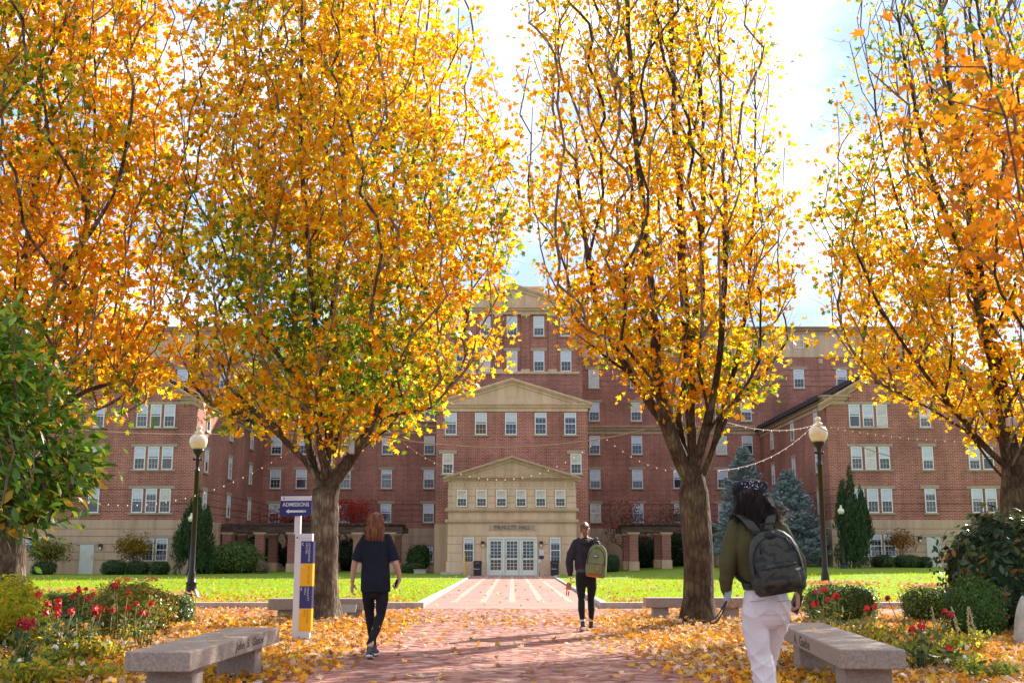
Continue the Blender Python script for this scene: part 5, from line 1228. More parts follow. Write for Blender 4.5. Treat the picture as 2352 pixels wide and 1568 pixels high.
# ================================================================== STREET FURNITURE
def lamp_post(label, x, y, H, group, small=False, glit=False):
    z0 = gz(x, y); root = empty('street_lamp', (x, y, z0), label, 'street lamp', group); s = H / 4.63
    mb = MB(); gz_ = H - .70 * s
    mb.lathe([(.0, 0), (.27, 0), (.27, .1), (.23, .14), (.21, .2), (.15, .27), (.13, .42), (.16, .46), (.115, .5), (.1, .66), (.095, .72), (.072, .8), (.058, gz_ / s - .55), (.075, gz_ / s - .54), (.075, gz_ / s - .5), (.05, gz_ / s - .47), (.05, gz_ / s - .25), (.085, gz_ / s - .23), (.06, gz_ / s - .18), (.06, gz_ / s - .1), (.13, gz_ / s), (.17, gz_ / s + .06), (0, gz_ / s + .07)], n=18)
    mb.v = [(p[0] * s, p[1] * s, p[2] * s) for p in mb.v]
    for a in range(2):
        mb.ball((.1 * s * math.cos(a * 3 + .3), .1 * s * math.sin(a * 3 + .3), gz_ - .2 * s), .035 * s, n=8, k=5)
    mb.v = [(p[0] + x, p[1] + y, p[2] + z0) for p in mb.v]
    po = mb.build('post', M['iron'], root)
    g = MB(); g.lathe([(0, .05), (.13, .06), (.2, .16), (.235, .3), (.24, .42), (.215, .52), (.15, .6), (.1, .63), (.105, .66), (.12, .68), (.11, .72), (.06, .76), (.055, .8), (.085, .85), (.075, .91), (.03, .95), (0, .96)], n=24)
    g.v = [(p[0] * s + x, p[1] * s + y, p[2] * s * .73 + .015 + z0 + gz_) for p in g.v]; g.build('lamp_globe', M['globe'], root)
xl, yl = PX(438, 30.9, 1375), 30.9; lamp_post('tall dark lamp post with milky globe on the lawn left of the sign', xl, yl, PZ(978, yl) - gz(xl, yl), 'acorn globe lamp posts')
xr, yr = PX(1898, 29.1, 1375), 29.1; lamp_post('tall dark lamp post with milky globe before the blue spruces', xr, yr, PZ(958, yr) - gz(xr, yr), 'acorn globe lamp posts')
xq, yq = PX(1938, 67.5, 1300), 67.5; lamp_post('far small lamp post in front of the right upright conifer', xq, yq, PZ(1160, yq) - gz(xq, yq), 'acorn globe lamp posts')
xq, yq = PX(434, 68, 1300), 68.0; lamp_post('far small lamp post in front of the left upright conifer', xq, yq, PZ(1178, yq) - gz(xq, yq), 'acorn globe lamp posts')
def bench(label, c0, c1, wd, zt, th, legs, group, name=None, face=1):
    """slab from c0 to c1 (centre line end points)"""
    a = Vector((c0[0], c0[1], 0)); b = Vector((c1[0], c1[1], 0)); u = (b - a).normalized(); v = Vector((-u.y, u.x, 0)); L_ = (b - a).length
    root = empty('stone_bench', (c0[0] / 2 + c1[0] / 2, c0[1] / 2 + c1[1] / 2, 0), label, 'bench', group)
    mt = Matrix(((u.x, v.x, 0, a.x), (u.y, v.y, 0, a.y), (0, 0, 1, 0), (0, 0, 0, 1)))
    mb = MB(); mb.bbox(0, L_, -wd / 2, wd / 2, zt - th, zt, .012, mat=mt); seat = mb.build('seat', M['granite'], root)
    for l in legs:
        mb = MB(); mb.bbox(l[0], l[1], -wd / 2 + .07, wd / 2 - .07, -.08, zt - th, .012, mat=mt); mb.build('leg', M['granite'], root)
    if name:
        s0, w_, txt = name; side = v * (-wd / 2) * face; d = u * face
        st = a + u * s0 + side
        text_parts('engraved_name', txt, w_, th * .62, (st.x, st.y, zt - th * .82), tuple(d), (0, 0, 1), M['engrave'], seat, .0015, bold=.012)
    return root
grp = 'granite benches around the plaza'
bench('near granite bench engraved John S. Gaebe beside the sign', (-2.79, 9.25), (-2.70, 12.3), .52, .46, .155, [(.32, .62), (2.35, 2.62)], grp, (1.35, 1.02, 'John  S.  Gaebe'))
bench('near granite bench engraved A. Gaebe behind the walker in white trousers', (2.90, 9.45), (3.22, 13.1), .52, .46, .155, [(.2, .62), (2.55, 2.95)], grp, None)
o = bpy.data.objects['stone_bench.001'] if 'stone_bench.001' in bpy.data.objects else None
seat2 = [c for c in o.children if c.name.startswith('seat')][0]
a = Vector((2.90, 9.45, 0)); b = Vector((3.22, 13.1, 0)); u = (b - a).normalized(); v = Vector((-u.y, u.x, 0))
st = a + u * 3.45 + v * .26; text_parts('engraved_name', 'A.  Gaebe', .95, .095, (st.x - u.x * 1.05, st.y - u.y * 1.05, .46 - .125), tuple(-u), (0, 0, 1), M['engrave'], seat2, .0015, bold=.012)
bench('granite bench behind the left maple trunk, by the kerb', (PX(617, 21.1, 1375), 21.3), (PX(842, 21.1, 1375), 21.3), .46, PZ(1374, 21.1), .2, [(.16, .52), (1.42, 1.66)], grp)
bench('granite bench behind the right maple trunk, by the kerb', (PX(1483, 21.2, 1375), 21.4), (PX(1712, 21.2, 1375), 21.4), .46, PZ(1372, 21.2), .175, [(.14, .42), (1.45, 1.7)], grp)
# sign post
Ys = 16.2; cx = PX(694, Ys, 1400); root = empty('sign_post', (cx, Ys, 0), 'white way sign with navy and gold panels below a navy ADMISSIONS arrow sign', 'sign')
ang = R(-9); mt = Matrix.Translation((cx, Ys, 0)) @ Matrix.Rotation(ang, 4, 'Z')
def sv(x, y, z): return tuple(mt @ Vector((x, y, z)))
ux_ = tuple((mt.to_3x3() @ Vector((1, 0, 0)))); un_ = tuple((mt.to_3x3() @ Vector((0, 0, 1))))
wp = .125; mb = MB(); mb.bbox(-wp, wp, -.035, .035, -.05, PZ(1225, Ys), .004, mat=mt); body = mb.build('sign_body', M['signwhite'], root)
zc = [PZ(p, Ys) for p in (1242, 1293, 1345, 1396, 1448)]
lines = [('ADMISSIONS', 'CENTER', -1), ('YENA CENTER', None, -1), ('McNULTY', 'HALL', -1), ('SNOWDEN', 'HALL', 1)]
for i in range(4):
    mb = MB(); mb.box(-wp + .095, wp + .022, -.041, .041, zc[i + 1] + .001, zc[i] - .001, mat=mt)
    p = mb.build('sign_panel', M['navy'] if i % 2 == 0 else M['gold'], root); hh = zc[i] - zc[i + 1]; lm = M['signwhite'] if i % 2 == 0 else M['dkgold']
    dn = (0, 0, -1); t1, t2, dr_ = lines[i]
    text_parts('lettering', t1, min(hh * .86, .026 * len(t1)), .026, sv(.078, -.041, zc[i] - .018), dn, ux_, lm, p, .002)
    if t2: text_parts('lettering', t2, .026 * len(t2), .026, sv(.038, -.041, zc[i] - .018), dn, ux_, lm, p, .002)
    s_ = .02 if dr_ < 0 else -.02; zz = zc[i] - .045; mb = MB()
    q = lambda x, z: Vector((x, 0, z))
    for (z1, z2) in ((-.022, 0), (0, .022)):
        pass
    # chevron
    x0 = -.008; zz = zc[i] - .04; mb = MB()
    tipx, endx = (x0 - .016, x0 + .006) if dr_ < 0 else (x0 + .008, x0 - .014)
    P_ = [(tipx, zz), (endx, zz + .022), (endx + (.011 if dr_ < 0 else -.011), zz + .022), (tipx + (.011 if dr_ < 0 else -.011), zz), (endx + (.011 if dr_ < 0 else -.011), zz - .022), (endx, zz - .022)]
    vs = [sv(x, -.0425, z) for x, z in P_] + [sv(x, -.041, z) for x, z in P_]
    mb.add(vs, [(0, 1, 2, 3), (0, 3, 4, 5)] if dr_ > 0 else [(3, 2, 1, 0), (5, 4, 3, 0)]); mb.build('chevron', M['signwhite'], p)
def crest(par, x, z, r, yy):
    mb = MB(); vs = [sv(x + r * math.cos(a * .5236), yy, z + r * math.sin(a * .5236)) for a in range(12)]; mb.add(vs, [tuple(range(12))]); mb.build('crest', M['navy'], par)
    mb = MB(); vs = [sv(x + r * .5 * math.cos(a * .5236), yy - .001, z + r * .2 + r * .3 * math.sin(a * .5236)) for a in range(12)]; mb.add(vs, [tuple(range(12))]); mb.build('crest_light', M['signwhite'], par)
crest(body, -.092, PZ(1234, Ys), .014, -.0365)
text_parts('lettering', 'JOHNSON & WALES', .17, .014, sv(-.07, -.035, PZ(1236.5, Ys)), ux_, un_, M['grey'], body, .0015)
xp0, xp1 = PX(677, Ys, 1200) - cx, PX(691, Ys, 1200) - cx
mb = MB(); mb.bbox(xp0, xp1, -.03, .03, PZ(1225, Ys) - .01, PZ(1140, Ys), .003, mat=mt); mb.build('post', M['signwhite'], root)
xa, xb = PX(645, Ys, 1160) - cx, PX(719, Ys, 1160) - cx; za, zb = PZ(1184, Ys), PZ(1137, Ys)
def rrect(x0, x1, z0, z1, r, y0, y1, m=0):
    pts = []
    for (cx_, cz_, a0) in ((x1 - r, z1 - r, 0), (x0 + r, z1 - r, 90), (x0 + r, z0 + r, 180), (x1 - r, z0 + r, 270)):
        for k in range(5): a = R(a0 + k * 22.5); pts.append((cx_ + r * math.cos(a), cz_ + r * math.sin(a)))
    pts = pts[::-1]; n = len(pts); vs = [sv(x, y0, z) for x, z in pts] + [sv(x, y1, z) for x, z in pts]
    mb = MB(); mb.add(vs, [tuple(reversed(range(n))), tuple(range(n, 2 * n))] + [(i, (i + 1) % n, (i + 1) % n + n, i + n) for i in range(n)], m); return mb
brd = rrect(xa, xb, za, zb, .03, -.05, -.034).build('arrow_board', M['navy'], root)
mb = MB(); mb.box(xa + .002, xb - .002, -.0525, -.05, zb - .075, zb - .012, mat=mt); hd = mb.build('header', M['signwhite'], brd)
crest(hd, xa + .05, zb - .043, .013, -.0535); text_parts('lettering', 'JOHNSON & WALES', .15, .012, sv(xa + .085, -.0525, zb - .048), ux_, un_, M['grey'], hd, .001)
text_parts('lettering', 'ADMISSIONS', .39, .056, sv(xa + .028, -.05, za + .13), ux_, un_, M['signwhite'], brd, .003, bold=.014)
mb = MB(); P_ = [(xa + .08, za + .062), (xa + .125, za + .094), (xa + .125, za + .077), (xb - .08, za + .077), (xb - .08, za + .047), (xa + .125, za + .047), (xa + .125, za + .03)]
mb.add([sv(x, -.053, z) for x, z in P_], [(0, 1, 6), (2, 3, 4, 5)][::1]); mb.f = [f[::-1] if False else f for f in mb.f]; mb.build('arrow', M['signwhite'], brd)
mb = MB(); mb.add([sv(xb - .105 + .017 * math.cos(a * .5236), -.0545, za + .062 + .017 * math.sin(a * .5236)) for a in range(12)], [tuple(range(12))]); mb.build('accessible_mark', M['grey'], brd)
# small tilted plaque at the maple's foot
px_, py_ = PX(800, 20.9, 1405), 20.75; z_ = gz(px_, py_)
root = empty('plaque', (px_, py_, z_), 'small grey metal plaque on a stake at the foot of the left maple', 'plaque')
mb = MB(); mp_ = Matrix.Translation((px_, py_, z_ + .16)) @ Matrix.Rotation(R(38), 4, 'X'); mb.bbox(-.16, .16, -.1, .1, -.008, .008, .004, mat=mp_); mb.build('plate', M['grey'], root)
mb = MB(); mb.tube([(px_, py_, z_ - .05), (px_, py_, z_ + .15)], .012, 6); mb.build('stake', M['grey'], root)
# rough stone marker at right edge
xs_, ys_ = PX(2362, 15.6, 1420), 15.6; Pc, Fc, _ = lump((xs_, ys_, .22), (.2, .16, .42), 5, amp=.12, power=3.0)
t_ = np.clip((Pc[:, 2]) / .64, 0, 1); Pc[:, 0] = xs_ + (Pc[:, 0] - xs_) * (1.1 - .55 * t_); Pc[:, 1] = ys_ + (Pc[:, 1] - ys_) * (1.1 - .4 * t_)
tag(link('stone_marker', npmesh('stone', Pc, Fc, mat_noise('pale_rough_stone', (.34, .32, .27), (.5, .47, .4), 6, .9, .5), smooth=True)), 'pale tapering rough stone at the right edge of the bed', 'stone')
# litter bins, stake, reader post, planter at the entrance
def bin_(label, x, y):
    z0 = gz(x, y); root = empty('litter_bin', (x, y, z0), label, 'litter bin', 'litter bins flanking the entrance'); mb = MB(); mb.bbox(x - .25, x + .25, y - .25, y + .25, z0, z0 + .66, .03); mb.build('bin_body', M['black'], root)
    mb = MB(); mb.prism([(x - .25, z0 + .665), (x + .25, z0 + .665), (x + .28, z0 + .86), (x + .2, z0 + .92), (x - .2, z0 + .92), (x - .28, z0 + .86)], y - .27, y + .27); h_ = mb.build('hood', M['black'], root)
    mb = MB(); mb.box(x - .15, x + .15, y - .28, y - .271, z0 + .72, z0 + .82); mb.build('opening', M['glass'], h_)
    mb = MB(); mb.box(x - .13, x + .12, y - .256, y - .2505, z0 + .4, z0 + .43); mb.ball((x - .17, y - .25, z0 + .415), .035, .006, .035, n=8, k=4); mb.build('bin_mark', M['signwhite'], root)
bin_('black litter bin left of the entrance doors', PX(1097, 72.9, 1300), 72.9); bin_('black litter bin right of the entrance doors', PX(1274, 73.0, 1300), 73.0)
x = PX(1067, 72.4, 1300); mb = MB(); mb.bbox(x - .035, x + .035, 72.38, 72.45, gz(x, 72.4) - .1, PZ(1270, 72.4), .008); mb.box(x - .05, x + .05, 72.37, 72.46, PZ(1280, 72.4), PZ(1276, 72.4))
tag(mb.build('marker_stake', M['yellow'], None, (x, 72.4, gz(x, 72.4))), 'yellow marker stake left of the left litter bin', 'stake')
x = PX(1239, 72.9, 1300); z0 = gz(x, 72.9); root = empty('reader_post', (x, 72.9, z0), 'slim pale post with door button right of the entrance doors', 'post'); mb = MB(); mb.tube([(x, 72.9, z0 - .05), (x, 72.9, z0 + .8)], .03, 8); mb.build('post', M['grey'], root); mb = MB(); mb.bbox(x - .07, x + .07, 72.82, 72.95, z0 + .78, z0 + 1.0, .01); mb.build('button_box', M['signwhite'], root)
x = PX(965, 76.4, 1310); z0 = gz(x, 76.4); mb = MB(); mb.bbox(x - .4, x + .4, 76.2, 76.6, z0 - .1, z0 + .28, .02); mb.box(x - .44, x + .44, 76.16, 76.64, z0 + .285, z0 + .33); tag(mb.build('planter_box', M['kerb'], None, (x, 76.4, z0)), 'low white planter box on the lawn edge left of the entrance', 'planter')
x = PX(1046, 73.0, 1318); z0 = gz(x, 73); mb = MB(); mb.bbox(x - .95, x + .35, 73.3, 73.68, z0 - .1, z0 + .2, .02); tag(mb.build('stone_ledge', M['kerb'], None, (x, 73.5, z0)), 'low pale ledge at the foot of the pavilion left corner', 'ledge')
# string lights
def catenary(a, b, sag, n=24):
    a, b = Vector(a), Vector(b); return [a.lerp(b, i / n) + Vector((0, 0, -4 * sag * (i / n) * (1 - i / n))) for i in range(n + 1)]
def P3(px_, py_, Y): return (PX(px_, Y, py_), Y, PZ(py_, Y))
SL = 'strings of small bulbs hung between the maples'
def lights(label, a, b, sag, nb, thick=.0035):
    pts = catenary(a, b, sag); mid = pts[len(pts) // 2]; root = empty('light_string', tuple(pts[0]), label, 'string lights', SL if nb else None)
    mb = MB(); mb.tube(pts, thick, 4); mb.build('wire', M['wire'], root)
    if nb:
        bm_ = MB(); bm_.ball((0, 0, -.018), .009, .009, .014, n=6, k=4); bm_.tube([(0, 0, 0), (0, 0, -.009)], .005, 4); me = bm_.mesh('bulb', M['bulb'])
        for i in range(nb):
            t = (i + .5) / nb * (len(pts) - 1); k = int(t); p = pts[k].lerp(pts[min(k + 1, len(pts) - 1)], t - k); link('bulb', me, root, p - wloc(root))
lights('thick tan cable sagging between the two middle maples', P3(800, 985, 20.4), P3(1530, 975, 19.6), .36, 0, .012)
lights('bulb string dipping across the entrance pavilion between the middle maples', P3(905, 1000, 20.6), P3(1385, 1000, 21.5), .8, 24)
lights('bulb string from the right middle maple trunk to the cable over the entrance', P3(1385, 1000, 21.5), P3(1560, 1082, 19.6), .14, 9)
lights('bulb string from the right middle maple towards the right lamp post', P3(1655, 965, 19.7), P3(1875, 974, 26), .16, 12)
lights('bulb string dropping from the corner eave side to the right middle maple', P3(1870, 974, 26), P3(1640, 1080, 20), .25, 13)
lights('bulb string from the right lamp post to the maple at the right edge', P3(1870, 972, 26), P3(2300, 1015, 20), .1, 22)
lights('thin plain wire from the right lamp side to the right edge maple', P3(1870, 976, 26), P3(2320, 905, 20), .25, 0, .006)
lights('thick cable end hanging from the eave side past the right lamp globe', P3(1870, 974, 26), P3(2120, 1065, 24), .12, 0, .01)
lights('bulb string low across the left wing windows behind the broad leaved tree', P3(40, 1100, 19.8), P3(700, 1010, 20.4), .75, 30)
lights('thin wire high across the left wing gable', P3(100, 980, 19.8), P3(560, 995, 24), .06, 0, .006)
x, y, z = P3(2322, 970, 19.6); mb = MB(); mb.bbox(x - .1, x + .1, y - .12, y - .0, z - .08, z + .08, .02); mb.box(x - .03, x + .03, y, y + .12, z - .03, z + .03); tag(mb.build('junction_box', M['signwhite'], None, (x, y, z)), 'white junction box fixed on the right edge maple trunk', 'box')
x, y, z = P3(810, 1028, 20.05); mb = MB(); mb.bbox(x - .05, x + .05, y - .2, y - .1, z - .12, z + .12, .02); mb.box(x - .02, x + .02, y - .1, y + .1, z - .02, z + .02); tag(mb.build('junction_box', M['grey'], None, (x, y, z)), 'small grey junction box in the fork of the left middle maple', 'box')
# ================================================================== PEOPLE
def remesh(mb, name, mats, voxel, smooth=6, parent=None, disp=None, off=None):
    me = mb.mesh('tmp', mats); o = bpy.data.objects.new('tmp', me); COL.objects.link(o)
    m = o.modifiers.new('r', 'REMESH'); m.mode = 'VOXEL'; m.voxel_size = voxel; m.use_smooth_shade = True
    if smooth: s_ = o.modifiers.new('s', 'SMOOTH'); s_.factor = .5; s_.iterations = smooth
    dg = bpy.context.evaluated_depsgraph_get(); dg.update(); out = bpy.data.meshes.new_from_object(o.evaluated_get(dg)); bpy.data.objects.remove(o)
    n = len(out.vertices); co = np.zeros(n * 3, dtype=np.float32); out.vertices.foreach_get('co', co); co = co.reshape(-1, 3)
    if disp is not None:
        no = np.zeros(n * 3, dtype=np.float32); out.vertices.foreach_get('normal', no); co = co + no.reshape(-1, 3) * disp(co)[:, None]
    out.vertices.foreach_set('co', co.astype(np.float32).ravel()); out.materials.clear()
    for q in (mats if isinstance(mats, (list, tuple)) else [mats]): out.materials.append(q)
    out.polygons.foreach_set('material_index', [0] * len(out.polygons)); out.polygons.foreach_set('use_smooth', [True] * len(out.polygons)); out.update()
    out.name = name
    return link(name, out, parent)
def lim(mb, pts, n=14, ref=(1, 0, 0), caps=(1, 1)):      # limb through (x,y,z,r) or (x,y,z,rx,ry), rounded ends
    p = [(q if len(q) == 5 else (q[0], q[1], q[2], q[3], q[3])) for q in pts]
    out = []
    for i in range(len(p) - 1):
        for k in range(4):
            t = k / 4; t2 = t
            out.append(tuple(p[i][j] * (1 - t2) + p[i + 1][j] * t2 for j in range(5)))
    out.append(p[-1]); mb.loft(out, n, ref=ref)
    for q in ([p[0]] if caps[0] else []) + ([p[-1]] if caps[1] else []): mb.ball(q[:3], q[3] * .98, q[4] * .98, min(q[3], q[4]) * .98, n=12, k=8)
def hand(mb, w, d, palm, side, grip=.5, s=1.0, thumb=1):
    """w wrist point, d direction of the fingers, palm normal (palm faces it), side = towards the thumb"""
    w = Vector(w); d = Vector(d).normalized(); pn = Vector(palm); pn = (pn - d * pn.dot(d)).normalized(); sd_ = d.cross(pn); 
    if sd_.dot(Vector(side)) < 0: sd_ = -sd_
    pc = w + d * .045 * s
    for k in range(4):        # palm as four metacarpals
        o_ = sd_ * (.027 - .018 * k) * s
        mb.tube([w + o_ * .55, w + o_ * .9 + d * .05 * s, w + o_ + d * .088 * s], [.014 * s, .0135 * s, .0115 * s], 8)
    for k, L_ in enumerate((.072, .08, .074, .058)):
        o_ = sd_ * (.028 - .0185 * k) * s; b = w + o_ + d * .086 * s; g = grip * (1 + .12 * k)
        pts = [b]; ang_ = .25 * g
        for q in range(3):
            ang_ += g * .75 if q else g * .45
            pts.append(pts[-1] + (d * math.cos(ang_) + pn * math.sin(ang_)) * L_ * s * (.42, .33, .25)[q])
        mb.tube(pts, [.0098 * s, .0092 * s, .0082 * s, .0068 * s], 8); mb.ball(tuple(pts[-1]), .0066 * s, n=6, k=4)
    b = w + sd_ * .022 * s + d * .018 * s
    pts = [b, b + (sd_ * .8 + d * .6 + pn * .35).normalized() * .036 * s, b + (sd_ * .75 + d * .7 + pn * .4).normalized() * .036 * s + (d * .8 + pn * (.3 + .5 * grip) - sd_ * .2 * grip).normalized() * .03 * s]
    pts.append(pts[-1] + (d * .7 + pn * (.5 + .4 * grip) - sd_ * .45 * grip).normalized() * .024 * s)
    mb.tube(pts, [.014 * s, .0125 * s, .0105 * s, .0078 * s], 8); mb.ball(tuple(pts[-1]), .0076 * s, n=6, k=4)
def head(mb, c, s=1.0, yaw=0, tilt=0):
    """skull, face (looking to +Y before yaw), ears, nose, lips, brow; c centre of the skull"""
    h = MB()
    h.ball((0, -.012 * s, .018 * s), .074 * s, .093 * s, .098 * s, n=20, k=14)
    h.loft([(0, .02 * s, .03 * s, .066 * s, .07 * s), (0, .03 * s, -.03 * s, .06 * s, .06 * s), (0, .04 * s, -.075 * s, .046 * s, .046 * s), (0, .05 * s, -.105 * s, .026 * s, .026 * s)], 16)
    h.ball((0, .06 * s, .02 * s), .055 * s, .03 * s, .05 * s); h.ball((0, .072 * s, .035 * s), .048 * s, .018 * s, .012 * s)
    h.loft([(0, .082 * s, .02 * s, .008 * s, .008 * s), (0, .1 * s, -.012 * s, .013 * s, .012 * s), (0, .1 * s, -.024 * s, .017 * s, .01 * s)], 8)
    h.ball((0, .083 * s, -.052 * s), .024 * s, .012 * s, .006 * s); h.ball((0, .082 * s, -.063 * s), .02 * s, .012 * s, .006 * s); h.ball((0, .075 * s, -.09 * s), .02 * s, .018 * s, .016 * s)
    for sx in (-1, 1):
        h.ball((sx * .031 * s, .075 * s, .008 * s), .015 * s, .012 * s, .009 * s); h.ball((sx * .045 * s, .055 * s, -.02 * s), .022 * s, .02 * s, .018 * s)
        h.ball((sx * .077 * s, -.012 * s, -.006 * s), .01 * s, .02 * s, .032 * s); h.ball((sx * .084 * s, -.02 * s, .004 * s), .008 * s, .016 * s, .02 * s)
    mt_ = Matrix.Translation(c) @ Matrix.Rotation(yaw, 4, 'Z') @ Matrix.Rotation(tilt, 4, 'X'); h.xform(mt_); mb.add(h.v, h.f, 0, True)
def eyes(root, c, s, yaw, hairmat):
    mt_ = Matrix.Translation(c) @ Matrix.Rotation(yaw, 4, 'Z')
    for sx in (-1, 1):
        e = MB(); e.ball((sx * .031 * s, .079 * s, .008 * s), .0115 * s, .0095 * s, .0075 * s, n=10, k=6); e.xform(mt_); eo = e.build('eye', M['signwhite'], root)
        e = MB(); e.ball((sx * .031 * s, .0875 * s, .008 * s), .0045 * s, .003 * s, .0045 * s, n=8, k=4); e.xform(mt_); e.build('iris', M['black'], eo)
        e = MB(); e.tube([(sx * .018 * s, .089 * s, .03 * s), (sx * .032 * s, .09 * s, .034 * s), (sx * .046 * s, .08 * s, .029 * s)], .003 * s, 5); e.xform(mt_); e.build('eyebrow', hairmat, root)
def fabric(name, a, b, scale=8, bump=.25, bscale=250, rough=.9, sheen=.0):
    return mat_noise(name, a, b, scale, rough, bump, sheen=sheen, bscale=bscale)
SKIN = mat_noise('warm_skin', (.52, .27, .17), (.60, .33, .22), 9, .55, .08, bscale=120); SKIN2 = mat_noise('light_skin', (.58, .33, .24), (.66, .4, .3), 9, .55, .08, bscale=120)
def strands(name, roots_tips, mat, parent, rad=.0022, n=3, seed=0, width=None):
    mb = MB(); rr = random.Random(seed)
    for pts in roots_tips:
        k = len(pts); mb.tube(pts, [rad * (1.1 - .75 * i / (k - 1)) for i in range(k)], n, cap=False)
    return mb.build(name, mat, parent)
def folds(seed, amp, fx, fz, extra=None):
    r = np.random.default_rng(seed); ph = r.uniform(0, 6.28, 8); d = r.normal(size=(8, 3)) * np.array([fx, fx, fz])
    def f(p):
        v = 0
        for i in range(8): v = v + np.sin(p @ d[i] + ph[i] + 1.5 * np.sin(p @ d[(i + 3) % 8] * .6))
        v = amp * v / 4
        return v + (extra(p) if extra else 0)
    return f
def shoe(parent, ankle, toe, c_up, c_sole, s=1.0, name='shoe', pitch=0):
    """ankle (x,y,z of ankle joint), toe direction yaw given by vector"""
    a = Vector(ankle); d = Vector((toe[0], toe[1], 0)).normalized(); sd_ = Vector((d.y, -d.x, 0)); up = Vector((0, 0, 1))
    mt_ = Matrix(((sd_.x, d.x, 0, a.x), (sd_.y, d.y, 0, a.y), (0, 0, 1, a.z), (0, 0, 0, 1))) @ Matrix.Rotation(pitch, 4, 'X')
    mb = MB(); zs = -.085 * s
    mb.loft([(0, -.065 * s, zs + .035 * s, .03 * s, .028 * s), (0, -.045 * s, zs + .045 * s, .036 * s, .042 * s), (0, .03 * s, zs + .045 * s, .039 * s, .04 * s), (0, .1 * s, zs + .035 * s, .045 * s, .028 * s), (0, .155 * s, zs + .03 * s, .042 * s, .021 * s), (0, .185 * s, zs + .027 * s, .026 * s, .015 * s)], 16)
    mb.loft([(0, -.03 * s, zs + .05 * s, .034 * s, .045 * s), (0, -.015 * s, zs + .115 * s, .037 * s, .044 * s)], 14); mb.xform(mt_)
    so_ = remesh(mb, name, c_up, .006, 3, parent)
    off = wloc(parent); so_.data.transform(Matrix.Translation(-off))
    sb_ = MB(); sb_.loft([(0, -.078 * s, zs + .012 * s, .03 * s, .013 * s), (0, -.05 * s, zs + .012 * s, .041 * s, .015 * s), (0, .04 * s, zs + .01 * s, .042 * s, .014 * s), (0, .11 * s, zs + .01 * s, .05 * s, .013 * s), (0, .165 * s, zs + .012 * s, .044 * s, .012 * s), (0, .2 * s, zs + .016 * s, .022 * s, .01 * s)], 16); sb_.xform(mt_)
    sb_.build('sole', c_sole, so_)
    return so_
def rel(o, root):      # meshes were built in world coordinates: bring them under the root's origin
    o.data.transform(Matrix.Translation(-wloc(root)))
def phone(label, c, rx, rz, rot=(0, 0, 0)):
    root = empty('phone', c, label, 'phone'); mt_ = Matrix.Translation(c) @ Matrix.Rotation(rot[2], 4, 'Z') @ Matrix.Rotation(rot[1], 4, 'Y') @ Matrix.Rotation(rot[0], 4, 'X')
    mb = MB(); mb.bbox(-.036, .036, -.005, .005, -.075, .075, .004, mat=mt_); b_ = mb.build('phone_case', M['black'], root)
    mb = MB(); mb.box(-.032, .032, -.0062, -.0055, -.07, .07, mat=mt_); mb.build('phone_screen', M['glass'], root)
    mb = MB(); mb.bbox(-.03, -.006, .0052, .008, .04, .068, .001, mat=mt_); mb.build('phone_lens', M['grey'], root)
def offs(pts, o): return [tuple([p[0] + o[0], p[1] + o[1], p[2] + o[2]] + list(p[3:])) for p in pts]
